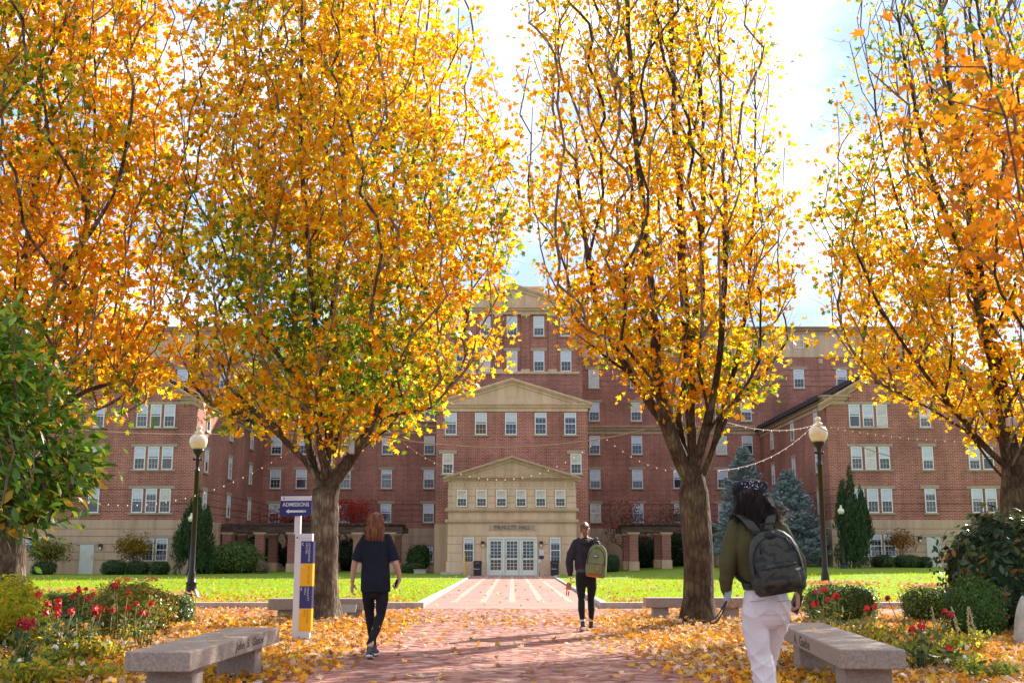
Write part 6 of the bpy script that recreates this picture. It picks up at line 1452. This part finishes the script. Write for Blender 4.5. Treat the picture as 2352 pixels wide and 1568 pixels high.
# ---------------------------------------------------------------- woman in the black t-shirt
def woman():
    X0, Y_ = PX(858, 14.0, 1500), 14.0; O = (X0, Y_, 0); root = empty('person', O, 'person with auburn hair, black t-shirt and black jeans walking away beside the sign', 'person')
    def q(p): return offs(p, O)
    hc = (-.012, .02, 1.585)
    b = MB()
    head(b, tuple(Vector(hc) + Vector(O)), 1.0, R(-12))
    lim(b, q([(-.008, .01, 1.53, .05), (-.005, .0, 1.42, .056)]))
    lim(b, q([(0, 0, 1.39, .12, .06), (0, 0, 1.2, .14, .08), (0, 0, 1.05, .12, .085), (0, 0, .92, .155, .1), (0, 0, .84, .14, .1)]))
    lim(b, q([(-.165, 0, 1.365, .036), (-.212, -.012, 1.235, .038), (-.25, -.005, 1.11, .037), (-.272, .04, .99, .034), (-.285, .075, .875, .024)]))
    lim(b, q([(.155, 0, 1.365, .036), (.212, -.017, 1.23, .038), (.25, -.03, 1.10, .037), (.275, .03, 1.0, .034), (.285, .085, .90, .024)]))
    hand(b, Vector(O) + Vector((-.286, .08, .87)), (-.03, .12, -1), (.8, -.2, 0), (.3, 1, 0), .45)
    hand(b, Vector(O) + Vector((.285, .085, .895)), (-.35, .25, -.8), (-.8, -.1, .5), (0, .6, .5), 1.15)
    for sx, ln in ((-1, [(-.085, 0, .88, .085), (-.075, .11, .5, .055), (-.03, .16, .12, .036)]), (1, [(.085, 0, .88, .085), (.075, .0, .5, .055), (-.02, -.22, .15, .036)])): lim(b, q(ln))
    o = remesh(b, 'body', SKIN, .0062, 4, root); rel(o, root); eyes(o, tuple(Vector(hc) + Vector(O)), 1.0, R(-12), HAIR1)
    # t-shirt
    t = MB()
    lim(t, q([(0, .0, 1.445, .085, .06), (0, 0, 1.405, .165, .082), (.0, -.005, 1.33, .178, .1), (.0, -.005, 1.2, .172, .108), (.003, 0, 1.05, .172, .112), (.003, 0, .92, .178, .12), (.003, .0, .84, .183, .126), (.003, .0, .765, .186, .13)]), 24, caps=(1, 0))
    lim(t, q([(-.13, 0, 1.395, .06), (-.188, -.01, 1.29, .062), (-.236, -.012, 1.135, .066)]), caps=(1, 0)); lim(t, q([(.13, 0, 1.395, .06), (.188, -.01, 1.29, .062), (.236, -.022, 1.135, .066)]), caps=(1, 0))
    tee = fabric('black_cotton', (.006, .007, .012), (.012, .014, .022), 5)
    o = remesh(t, 't_shirt', tee, .0085, 5, root, folds(3, .006, 16, 7, lambda p: .006 * np.sin(p[:, 0] * 38 + p[:, 2] * 14) * np.clip((1.1 - p[:, 2]) * 3, 0, 1))); rel(o, root)
    # jeans
    j = MB()
    lim(j, q([(.0, 0, .93, .145, .1), (.0, -.01, .84, .158, .115), (0, -.005, .78, .14, .11)]), 22)
    lim(j, q([(-.075, 0, .82, .088, .1), (-.08, .05, .68, .076, .085), (-.07, .11, .5, .056, .062), (-.05, .12, .35, .054, .06), (-.022, .16, .15, .04, .043)]))
    lim(j, q([(.08, 0, .82, .09, .1), (.09, .0, .68, .078, .086), (.075, .0, .5, .057, .062), (.035, -.09, .34, .054, .06), (-.02, -.2, .17, .042, .044)]))
    jean = fabric('black_denim', (.008, .007, .009), (.018, .016, .02), 14)
    o = remesh(j, 'trousers', jean, .0075, 4, root, folds(5, .004, 18, 26)); rel(o, root)
    wh = M['signwhite']; up = fabric('grey_knit_shoe', (.05, .045, .055), (.12, .11, .12), 30)
    shoe(root, Vector(O) + Vector((-.012, .165, .1)), (.05, 1), up, wh, .98); shoe(root, Vector(O) + Vector((-.02, -.215, .105)), (.02, 1), up, wh, .98, pitch=R(-12))
    # hair
    h = MB(); C = Vector(hc) + Vector(O)
    h.ball((C.x, C.y - .015, C.z + .025), .086, .1, .105, n=20, k=14)
    h.loft([(C.x - .002, C.y - .045, C.z + .05, .082, .06), (C.x - .005, C.y - .06, C.z - .03, .09, .055), (C.x - .012, C.y - .07, C.z - .11, .098, .05), (C.x - .012, C.y - .075, C.z - .17, .092, .042), (C.x - .008, C.y - .075, C.z - .215, .06, .03)], 18)
    o = remesh(h, 'hair', HAIR1, .0075, 3, root, folds(8, .006, 50, 6)); rel(o, root)
    st = []; rr = random.Random(4)
    for i in range(420):
        a = rr.uniform(math.pi * .98, math.pi * 2.02); x, y = math.cos(a), math.sin(a); e = rr.uniform(-.01, .09); kx = rr.uniform(.9, 1.12); l_ = rr.uniform(.12, .27)
        p0 = C + Vector((x * .075 * kx, y * .095 - .015, e + .02)); p1 = C + Vector((x * .096 * kx + rr.gauss(0, .004), y * .1 - .02, e - .07)); p2 = C + Vector((x * .1 * kx + rr.gauss(0, .008), y * .06 - .065 + rr.gauss(0, .008), -.12)); p3 = C + Vector((x * .088 * kx + rr.gauss(0, .016), y * .04 - .08 + rr.gauss(0, .012), -.1 - l_ * .48))
        st.append([p0, p1, p2, p3])
    ho = o; s_ = strands('hair_strands', st, HAIR1, ho, .0035)
    phone('dark phone in the right hand of the walker with auburn hair', tuple(Vector(O) + Vector((.245, .12, .86))), 0, 0, (R(30), R(-25), R(60)))
HAIR1 = mat_noise('auburn_hair', (.055, .014, .006), (.22, .06, .014), 16, .42, .3, stretch=(3, 3, .4), spec=.5, c3=(.6, .22, .04))
HAIR2 = mat_noise('golden_brown_hair', (.10, .04, .014), (.24, .105, .035), 30, .45, .3, spec=.5)
HAIR3 = mat_noise('dark_brown_hair', (.005, .003, .004), (.014, .006, .006), 24, .42, .3, stretch=(3, 3, .5), spec=.35, c3=(.08, .03, .01))
woman()
# ---------------------------------------------------------------- backpacks
def pack(root_name, label, O, mt_, w_, h_, d_, mats, tag_, straps, folds_seed, big=False):
    """local frame: x right, z up, -y = outer face; mt_ places it in the world"""
    root = empty(root_name, tuple(mt_.translation), label, 'backpack'); b = MB()
    rings = []
    for t, kx, ky in ((0, .80, .8), (.04, .93, .98), (.2, 1, 1.05), (.45, 1, 1), (.7, .93, .85), (.85, .8, .68), (.95, .58, .5), (1, .36, .34)):
        rings.append((0, 0, -h_ / 2 + h_ * t, w_ / 2 * kx, d_ / 2 * ky))
    b.loft(rings, 28)
    # squarer section
    vv = []
    for p in b.v:
        r_x, r_y = p[0], p[1]; L_ = max(1e-6, math.hypot(r_x / (w_ / 2), r_y / (d_ / 2))); a = math.atan2(r_y / (d_ / 2), r_x / (w_ / 2)); k = (abs(math.cos(a)) ** 3.4 + abs(math.sin(a)) ** 3.4) ** (-1 / 3.4); vv.append((r_x * k, r_y * k, p[2]))
    b.v = vv
    b.xform(mt_); o = remesh(b, 'main_compartment', mats[0], .0085, 4, root, folds(folds_seed, .006, 11, 11)); rel(o, root)
    b = MB(); hp_ = h_ * .40; zc_ = -h_ / 2 + hp_ / 2 + .035
    b.bbox(-w_ * .37, w_ * .37, -d_ / 2 * 1.05 - .045, -d_ / 2 + .03, zc_ - hp_ / 2, zc_ + hp_ / 2, .035); b.xform(mt_); o2 = remesh(b, 'front_pocket', mats[0], .0085, 6, root, folds(folds_seed + 1, .005, 14, 14)); rel(o2, root)
    zz = zc_ + hp_ / 2 - .03
    b = MB(); b.tube([mt_ @ Vector((x, -d_ / 2 * 1.05 - .047 + .012 * (abs(x) / (w_ * .37)) ** 4, zz)) for x in np.linspace(-w_ * .34, w_ * .34, 9)], .0045, 5); b.build('zip', mats[1], root)
    b = MB()      # main zip arching over the top
    arc = []
    for i in range(15):
        a = math.pi * i / 14; x = -math.cos(a) * w_ * .43; z = -h_ * .02 + math.sin(a) * h_ * .42; 
        if i in (0, 14): z -= h_ * .12
        yy = -d_ / 2 * (.98 - .55 * max(0, (z / h_ - .1)) * 1.5) + .012
        arc.append(mt_ @ Vector((x, yy, z)))
    b.tube(arc, .006, 5); b.build('zip', mats[1], root)
    b = MB(); b.tube([mt_ @ Vector((-.05, d_ * .05, h_ / 2 - .02)), mt_ @ Vector((-.04, d_ * .02, h_ / 2 + .045)), mt_ @ Vector((.04, d_ * .02, h_ / 2 + .045)), mt_ @ Vector((.05, d_ * .05, h_ / 2 - .02))], .009, 6); b.build('grab_handle', mats[1], root)
    if tag_: tag_(root, mt_)
    for s_ in straps:
        b = MB(); pts = [Vector(p) for p in s_]
        # flat padded strap
        k = len(pts); vs = []; fs = []
        fine = []
        for i in range(k - 1):
            a_ = pts[max(i - 1, 0)]; p_ = pts[i]; c_ = pts[i + 1]; e_ = pts[min(i + 2, k - 1)]
            for t in (0, .25, .5, .75): fine.append(.5 * ((2 * p_) + (c_ - a_) * t + (2 * a_ - 5 * p_ + 4 * c_ - e_) * t * t + (3 * p_ - a_ - 3 * c_ + e_) * t ** 3))
        fine.append(pts[-1]); b.loft([(p.x, p.y, p.z, .032 if big else .028, .009) for p in fine], 10); b.build('shoulder_strap', mats[2], root)
    return root
# ---------------------------------------------------------------- walker with the green backpack
def walker2():
    Y_ = 18.75; X0 = PX(1347, Y_, 1440); O = (X0, Y_, 0); V0 = Vector(O); root = empty('person', O, 'person in dark grey hoodie and black leggings walking away with an olive backpack', 'person')
    def q(p): return offs(p, O)
    hc = (-.02, .03, 1.605); b = MB(); head(b, tuple(Vector(hc) + V0), 1.02, R(8)); lim(b, q([(-.02, .015, 1.54, .054), (-.015, 0, 1.42, .06)]))
    lim(b, q([(0, 0, 1.42, .14, .07), (0, 0, 1.15, .13, .085), (0, 0, .92, .15, .1), (0, 0, .86, .14, .1)]))
    lim(b, q([(-.2, 0, 1.38, .045), (-.265, -.01, 1.09, .038), (-.25, .05, .86, .025)])); lim(b, q([(.19, 0, 1.38, .045), (.29, .05, 1.12, .038), (.2, .22, 1.05, .03), (.1, .26, 1.1, .025)]))
    hand(b, V0 + Vector((-.25, .05, .87)), (.1, .1, -1), (1, 0, .1), (.2, 1, 0), .8); hand(b, V0 + Vector((.1, .26, 1.1)), (-.8, .2, .3), (.1, -.9, .1), (0, 0, 1), 1.0)
    lim(b, q([(-.085, 0, .88, .08), (-.065, .03, .5, .05), (-.065, -.12, .14, .035)])); lim(b, q([(.085, 0, .88, .08), (.085, .1, .5, .05), (.085, .2, .12, .035)]))
    o = remesh(b, 'body', SKIN2, .0068, 4, root); rel(o, root); eyes(o, tuple(Vector(hc) + V0), 1.02, R(8), HAIR2)
    t = MB()
    lim(t, q([(-.01, .0, 1.43, .09, .07), (0, 0, 1.39, .17, .09), (0, -.01, 1.3, .195, .11), (.0, -.01, 1.15, .185, .118), (0, -.005, 1.03, .178, .12), (0, -.005, .95, .165, .115)]), 24, caps=(1, 0))
    lim(t, q([(-.15, 0, 1.38, .075), (-.235, -.015, 1.22, .072), (-.27, -.02, 1.08, .062), (-.255, .03, .95, .055), (-.248, .05, .885, .04)]))
    lim(t, q([(.15, 0, 1.38, .075), (.26, .02, 1.22, .072), (.29, .05, 1.12, .064), (.2, .2, 1.06, .052), (.12, .25, 1.09, .04)]))
    # hood
    t.loft([tuple(V0 + Vector((x, y, z))) + (.03, .036) for x, y, z in ((-.115, .03, 1.45), (-.1, -.05, 1.425), (-.04, -.115, 1.385), (.03, -.12, 1.38), (.09, -.07, 1.41), (.105, .03, 1.45))], 12, ref=(0, 0, 1))
    t.ball((X0 - .01, Y_ - .085, 1.385), .085, .045, .06)
    hd_ = fabric('charcoal_hoodie', (.02, .016, .022), (.035, .028, .038), 7)
    o = remesh(t, 'hoodie', hd_, .0085, 4, root, folds(13, .0065, 16, 14)); rel(o, root)
    b = MB(); b.loft([tuple(V0 + Vector((0, -.005, z))) + (.160, .118) for z in (.975, .955, .915)], 24); b.build('hoodie_hem', fabric('grey_rib', (.055, .045, .055), (.08, .07, .08), 40), root)
    j = MB(); lim(j, q([(0, 0, .96, .15, .105), (0, -.015, .86, .168, .125), (0, -.005, .79, .145, .11)]), 22)
    lim(j, q([(-.08, -.01, .83, .09, .105), (-.082, .02, .68, .08, .09), (-.072, .035, .5, .056, .062), (-.08, -.04, .34, .057, .063), (-.068, -.12, .155, .036, .038)]))
    lim(j, q([(.082, -.01, .83, .09, .105), (.098, .04, .68, .08, .09), (.082, .1, .5, .056, .062), (.09, .13, .34, .056, .062), (.088, .2, .15, .036, .038)]))
    o = remesh(j, 'leggings', fabric('black_leggings', (.004, .004, .005), (.008, .008, .01), 10, sheen=.1), .0075, 4, root, folds(15, .0015, 20, 20)); rel(o, root)
    up = mat_noise('dark_trainer', (.02, .02, .025), (.05, .05, .055), 20, .7); wh = mat_plain('white_rubber', (.75, .72, .68), .6)
    shoe(root, V0 + Vector((-.066, -.125, .115)), (-.05, 1), up, wh, 1.03, pitch=R(-16)); shoe(root, V0 + Vector((.09, .205, .1)), (.1, 1), up, wh, 1.03)
    for p in ((-.067, -.12, .165), (.089, .203, .155)):
        b = MB(); b.loft([tuple(V0 + Vector((p[0], p[1], p[2] + d_))) + (.039, .04) for d_ in (-.03, 0, .02)], 12); b.build('sock', M['signwhite'], root)
    C = Vector(hc) + V0; h = MB(); h.ball((C.x, C.y - .012, C.z + .022), .081, .1, .102, n=20, k=14); h.loft([(C.x, C.y - .07, C.z + .02, .055, .04), (C.x + .008, C.y - .09, C.z - .05, .045, .04), (C.x + .016, C.y - .095, C.z - .1, .034, .034), (C.x + .02, C.y - .085, C.z - .135, .018, .018)], 14); h.ball((C.x + .012, C.y - .105, C.z - .055), .036, .03, .04)
    o = remesh(h, 'hair', HAIR2, .007, 2, root, folds(18, .004, 60, 12)); rel(o, root)
    rr = random.Random(6); st = []
    for i in range(160):
        a = rr.uniform(0, 2 * math.pi); e = rr.uniform(.0, .09); p0 = C + Vector((math.cos(a) * .078, math.sin(a) * .09 - .01, e)); st.append([p0, p0.lerp(C + Vector((.01, -.11, -.02)), .4) + Vector((math.cos(a) * .02, -.01, .012)), C + Vector((.012 + rr.gauss(0, .02), -.115, -.04 + rr.gauss(0, .02)))])
    strands('hair_strands', st, HAIR2, o, .0022)
    gm = fabric('olive_canvas', (.15, .155, .065), (.22, .22, .1), 6); dk = mat_plain('dark_webbing', (.03, .03, .028), .8); orr = fabric('rust_suede', (.45, .12, .035), (.56, .17, .06), 8)
    mt_ = Matrix.Translation(V0 + Vector((.165, -.225, 1.105))) @ Matrix.Rotation(R(-14), 4, 'Z') @ Matrix.Rotation(R(7), 4, 'Y')
    def tg(root_, m_):
        b = MB(); b.loft([(0, 0, -.262, .125, .065), (0, 0, -.25, .15, .085), (0, 0, -.215, .158, .097)], 24); b.xform(m_); o_ = b.build('suede_base', orr, root_)
        b = MB(); b.bbox(-.045, .035, -.118, -.098, .055, .095, .003); b.xform(m_); p_ = b.build('brand_patch', M['navy'], root_); b = MB(); b.box(-.035, .025, -.120, -.1182, .073, .083); b.box(-.035, .01, -.120, -.1182, .062, .066); b.xform(m_); b.build('brand_patch_line', M['signwhite'], p_)
        b = MB(); b.bbox(.03, .07, -.162, -.150, -.15, -.11, .004); b.xform(m_); b.build('leather_square', orr, root_)
    pack('backpack', 'olive backpack with rust coloured base hanging on the right shoulder of the hooded walker', O, mt_, .33, .50, .18, [gm, dk, dk], tg, [[tuple(V0 + Vector(p)) for p in ((.13, -.155, 1.36), (.165, -.08, 1.455), (.185, .02, 1.46), (.2, .115, 1.36), (.23, .11, 1.2), (.27, -.06, 1.03))]], 25)
    # card holder on a red strap
    c = V0 + Vector((-.275, .03, .70)); cr = empty('card_holder', tuple(c), 'brown card holder with red tag dangling from the left hand of the hooded walker', 'card holder'); b = MB(); m_ = Matrix.Translation(c) @ Matrix.Rotation(R(8), 4, 'Y'); b.bbox(-.042, .042, -.006, .006, -.055, .055, .004, mat=m_); b.build('card_case', fabric('tan_leather', (.35, .12, .06), (.45, .17, .09), 10), cr)
    b = MB(); b.tube([V0 + Vector((-.235, .07, .79)), c + Vector((.005, 0, .055))], .004, 5); b.build('strap', M['wire'], cr)
    b = MB(); b.bbox(-.03, -.012, -.003, .003, -.15, -.057, .002, mat=m_); b.bbox(.0, .02, -.004, .004, -.15, -.075, .002, mat=m_); b.build('red_tag', mat_noise('red_fob', (.6, .02, .03), (.7, .04, .05), 5, .5), cr)
walker2()
# ---------------------------------------------------------------- walker with the camouflage backpack (near)
def walker3():
    Y_ = 8.0; X0 = PX(1764, Y_, 1500); O = (X0, Y_, 0); V0 = Vector(O); root = empty('person', O, 'person in olive sweater, white trousers and dark bandana walking away at right, near', 'person')
    def q(p): return offs([((u[0] + .0) * .94,) + tuple(u[1:3]) + tuple(k * .92 for k in u[3:]) for u in p], O)
    hc = (-.085, .03, 1.605); b = MB(); head(b, tuple(Vector(hc) + V0), 1.02, R(14)); lim(b, q([(-.08, .01, 1.54, .054), (-.07, 0, 1.43, .06)]))
    lim(b, q([(-.06, 0, 1.42, .14, .07), (-.02, 0, 1.15, .13, .085), (0, 0, .95, .14, .1), (0, 0, .9, .13, .1)]))
    lim(b, q([(-.235, 0, 1.36, .04), (-.275, -.02, 1.16, .036), (-.27, .04, .95, .025)])); lim(b, q([(.12, 0, 1.39, .045), (.225, -.02, 1.17, .038), (.245, .04, .95, .025)]))
    hand(b, V0 + Vector((-.252, .045, .955)), (.05, .15, -1), (.9, .2, 0), (.1, 1, 0), 1.0); hand(b, V0 + Vector((.232, .045, .945)), (-.05, .1, -1), (-.9, .1, .1), (0, 1, 0), 1.0)
    lim(b, q([(-.085, 0, .92, .08), (-.04, .02, .5, .05), (.0, -.06, .12, .036)])); lim(b, q([(.085, 0, .92, .08), (.07, .26, .55, .05), (.04, .4, .14, .036)]))
    o = remesh(b, 'body', SKIN, .0055, 4, root); rel(o, root); eyes(o, tuple(Vector(hc) + V0), 1.02, R(14), HAIR3)
    t = MB()
    lim(t, q([(-.075, .0, 1.475, .085, .065), (-.07, 0, 1.43, .165, .088), (-.06, -.01, 1.36, .19, .105), (-.035, -.01, 1.22, .195, .118), (-.01, -.005, 1.08, .19, .122), (.0, -.005, 1.0, .185, .12), (.0, -.005, .965, .175, .115)]), 26, caps=(1, 0))
    lim(t, q([(-.19, 0, 1.40, .074), (-.248, -.015, 1.28, .068), (-.278, -.025, 1.16, .066), (-.282, .0, 1.05, .062), (-.275, .03, .975, .05), (-.273, .045, .94, .036)]))
    lim(t, q([(.08, 0, 1.41, .078), (.165, -.01, 1.29, .074), (.228, -.02, 1.16, .07), (.25, .01, 1.05, .062), (.25, .035, .985, .046), (.248, .045, .95, .034)]))
    ol = fabric('olive_sweatshirt', (.06, .05, .018), (.095, .08, .03), 6)
    ex = lambda p: -.006 * np.abs(np.sin(p[:, 2] * 42 + p[:, 0] * 9)) * np.clip(1 - np.abs(p[:, 2] - 1.03) * 8, 0, 1)
    o = remesh(t, 'sweater', ol, .0075, 5, root, folds(33, .008, 13, 11, ex)); rel(o, root)
    j = MB(); lim(j, q([(0, 0, .99, .155, .11), (0, -.015, .9, .182, .135), (0, -.01, .82, .17, .125)]), 24)
    lim(j, q([(-.094, -.01, .86, .092, .115), (-.088, .01, .72, .1, .11), (-.055, .02, .54, .09, .096), (-.02, -.01, .36, .078, .084), (.005, -.055, .16, .07, .075)]))
    lim(j, q([(.095, .0, .86, .09, .112), (.1, .11, .74, .088, .1), (.055, .24, .56, .088, .092), (.03, .3, .36, .078, .082), (.035, .38, .17, .07, .074)]))
    wt = fabric('white_cotton_trousers', (.70, .62, .61), (.78, .71, .70), 5, sheen=.1)
    def ex2(p):
        x = p[:, 0] - X0; z = p[:, 2]
        f1 = 1 - np.abs(np.sin(z * 24 + x * 16 + 1.8 * np.sin(x * 17 + z * 5))) ** .6
        f2 = 1 - np.abs(np.sin(z * 17 - x * 21 + 1.2 * np.sin(z * 13))) ** .6
        return .011 * f1 * (np.clip(1 - np.abs(z - .86) * 6, 0, 1) + .35 + np.clip((.6 - z) * 5, 0, 1)) + .009 * f2 * np.clip((.8 - z) * 3, 0, 1) - .006 
    o = remesh(j, 'trousers', wt, .0055, 2, root, folds(35, .005, 14, 16, ex2)); rel(o, root)
    up = mat_noise('white_trainer', (.6, .58, .55), (.7, .68, .65), 20, .7); wh = mat_plain('white_rubber_sole', (.7, .68, .66), .6)
    shoe(root, V0 + Vector((.005, -.06, .1)), (.0, 1), up, wh, 1.0); shoe(root, V0 + Vector((.035, .39, .1)), (.05, 1), up, wh, 1.0)
    for pk in (-.085, .095):      # welt pocket seams
        sm = MB(); sm.tube([V0 + Vector((pk + dx, -.138 + abs(dx) * .12 + abs(pk + dx) * .12, .905 + dx * .08)) for dx in (-.05, -.025, 0, .025, .05)], .0025, 4); sm.build('pocket_seam', fabric('seam_shade', (.42, .36, .35), (.5, .44, .43)), root)
    # hair blown to the right
    C = Vector(hc) + V0; h = MB(); h.ball((C.x, C.y - .012, C.z + .02), .085, .102, .1, n=20, k=14)
    h.loft([(C.x - .0, C.y - .03, C.z + .03, .088, .075), (C.x - .0, C.y - .05, C.z - .04, .098, .07), (C.x + .005, C.y - .055, C.z - .1, .104, .055), (C.x + .025, C.y - .06, C.z - .155, .092, .045), (C.x + .06, C.y - .07, C.z - .2, .05, .03)], 20)
    h.loft([(C.x - .07, C.y - .02, C.z - .02, .035, .05), (C.x - .095, C.y - .03, C.z - .09, .03, .04), (C.x - .1, C.y - .035, C.z - .15, .016, .02)], 12)
    o = remesh(h, 'hair', HAIR3, .0065, 2, root, folds(38, .008, 34, 8)); rel(o, root)
    rr = random.Random(12); st = []
    def lock(n, a0, a1, e0, e1, fx, drop, spread, curl=.02):
        for i in range(n):
            a = rr.uniform(a0, a1); e = rr.uniform(e0, e1); p0 = C + Vector((math.cos(a) * .085, math.sin(a) * .1 - .015, e)); L_ = rr.uniform(.7, 1.15); pts = [p0]; ph = rr.uniform(0, 6.28)
            for k in range(1, 7):
                t_ = k / 6; pts.append(p0 + Vector((fx * t_ ** 1.3 * L_ + math.cos(a) * .02 * t_ + curl * math.sin(ph + t_ * 5) + rr.gauss(0, spread * t_), -.03 * t_ + math.sin(a) * .01 + curl * .5 * math.cos(ph + t_ * 5), -drop * t_ * L_ + rr.gauss(0, spread * t_))))
            st.append(pts)
    lock(330, R(200), R(345), -.04, .06, .03, .2, .012); lock(150, R(160), R(215), -.05, .05, -.02, .17, .008, .01); lock(260, R(300), R(380), -.08, .04, .10, .11, .014, .016); lock(60, R(320), R(370), -.06, .02, .16, .1, .016, .022)
    strands('hair_strands', st, HAIR3, o, .0026); 
    st.clear(); lock(120, R(320), R(385), -.08, .0, .10, .10, .014, .018); strands('hair_strands', st, mat_noise('sunlit_brown_hair', (.34, .13, .02), (.6, .26, .05), 24, .4, .2, spec=.5), o, .0026)
    # bandana tied over the head
    bn = MB(); bn.ball((C.x + .008, C.y - .01, C.z + .055), .112, .118, .074, n=24, k=12)
    bn.loft([(C.x + .008, C.y - .005, C.z + .10, .082, .09), (C.x + .008, C.y - .005, C.z + .08, .128, .122), (C.x + .01, C.y - .02, C.z + .045, .125, .12), (C.x + .02, C.y - .05, C.z - .005, .07, .078)], 24)
    nav = mat_noise('navy_bandana', (.006, .007, .014), (.014, .015, .028), 6, .75)
    o = remesh(bn, 'bandana', nav, .0065, 2, root, folds(41, .005, 30, 20)); rel(o, root)
    dots = MB(); dep = bpy.context.evaluated_depsgraph_get()
    for i in range(60):
        a = rr.gauss(0, .7); e = rr.random() ** .8
        d_ = Vector((.42 * a, -.8, .0 + e * .62)).normalized(); org = Vector((C.x + .012, C.y - .01, C.z + .05))
        ok, loc, nn, fi = o.ray_cast(org + d_ * .4 - wloc(o), -d_)
        if ok:
            p = loc + wloc(o) + nn * .001; s1 = nn.cross(Vector((rr.random(), .3, 1))).normalized(); s2 = nn.cross(s1); r1, r2 = rr.uniform(.002, .006), rr.uniform(.0015, .0042); dots.add([p - s1 * r1, p - s2 * r2, p + s1 * r1, p + s2 * r2], [(0, 1, 2, 3)])
    if dots.v: dots.build('bandana_print', M['signwhite'], o)
    b = MB(); b.ball((C.x - .028, C.y - .098, C.z - .125), .022, .012, .026); rel(remesh(b, 'collar', mat_noise('lilac_collar', (.5, .36, .6), (.6, .5, .7), 9, .8), .004, 1, root), root)
    # backpack
    m, N_, L2, P_ = newmat('dark_camouflage'); tc_ = N_.new('ShaderNodeTexCoord'); mp_ = N_.new('ShaderNodeMapping'); mp_.inputs['Scale'].default_value = (1, 1, 1.9); vo = N_.new('ShaderNodeTexNoise'); vo.inputs['Scale'].default_value = 13; vo.inputs['Detail'].default_value = 3.5; vo.inputs['Distortion'].default_value = .5
    L2.new(tc_.outputs['Object'], mp_.inputs[0]); L2.new(mp_.outputs[0], vo.inputs['Vector']); rmp = ramp(N_, [(.42, (.006, .006, .007)), (.46, (.022, .021, .013)), (.53, (.045, .043, .024)), (.62, (.028, .029, .018))]); L2.new(vo.outputs['Fac'], rmp.inputs[0]); L2.new(rmp.outputs[0], P_.inputs['Base Color']); P_.inputs['Roughness'].default_value = .62
    dk = mat_plain('black_webbing', (.012, .012, .014), .7)
    mt_ = Matrix.Translation(V0 + Vector((.022, -.235, 1.168))) @ Matrix.Rotation(R(-8), 4, 'Z') @ Matrix.Rotation(R(-10), 4, 'Y')
    def tg(root_, m_):
        b = MB(); b.bbox(.105, .135, -.172, -.16, -.075, -.062, .002); b.xform(m_); b.build('metal_badge', M['grey'], root_)
        b = MB(); b.loft([(0, 0, -.212, .15, .085), (0, 0, -.19, .168, .1), (0, 0, -.18, .17, .1)], 26); b.xform(m_); b.build('base_panel', dk, root_)
        for sx in (-.075, .09): b = MB(); b.tube([m_ @ Vector((sx, -.07, .145)), m_ @ Vector((sx * 1.15, -.1, .11)), m_ @ Vector((sx * 1.2, -.11, .065))], .006, 5); b.build('zip_pull', dk, root_)
        b = MB(); b.ball((0, -.03, .17), .05, .05, .035); b.xform(m_); rel(remesh(b, 'hood_opening', dk, .006, 1, root_), root_)
    pack('backpack', 'dark camouflage backpack worn by the near walker in the olive sweater', O, mt_, .355, .415, .19, [m, dk, m], tg, [[tuple(V0 + Vector((p[0] * .95, p[1], p[2]))) for p in ((-.07, -.15, 1.34), (-.14, -.12, 1.44), (-.195, -.0, 1.49), (-.2, .1, 1.42), (-.19, .12, 1.25), (-.19, .02, 1.08), (-.13, -.13, 1.0))], [tuple(V0 + Vector(p)) for p in ((-.0, -.15, 1.37), (.03, -.12, 1.46), (.07, -.0, 1.505), (.09, .1, 1.43), (.13, .12, 1.25), (.17, .02, 1.1), (.16, -.13, 1.0))]], 45, True)
    # things held
    c = V0 + Vector((-.262, -.0, .935)); kr = empty('lanyard', tuple(c), 'grey card on a dark looped lanyard in the left hand of the near walker', 'lanyard'); b = MB(); m_ = Matrix.Translation(c) @ Matrix.Rotation(R(18), 4, 'Y'); b.bbox(-.022, .022, -.003, .003, -.04, .04, .002, mat=m_); b.build('card', mat_noise('grey_card', (.28, .3, .34), (.4, .42, .46), 40, .4), kr)
    pts = [c + Vector(p) for p in ((-.008, 0, -.035), (-.025, -.01, -.08), (-.05, -.01, -.13), (-.075, 0, -.165), (-.10, 0, -.185), (-.125, .0, -.18), (-.122, 0, -.165), (-.09, 0, -.15), (-.06, .01, -.12), (-.03, .01, -.07), (-.01, 0, -.035))]; b = MB(); b.tube(pts, .0055, 6); b.build('lanyard_cord', M['black'], kr)
    phone('dark phone in the right hand of the near walker', tuple(V0 + Vector((.222, .06, .885))), 0, 0, (R(12), R(28), R(-40)))
walker3()
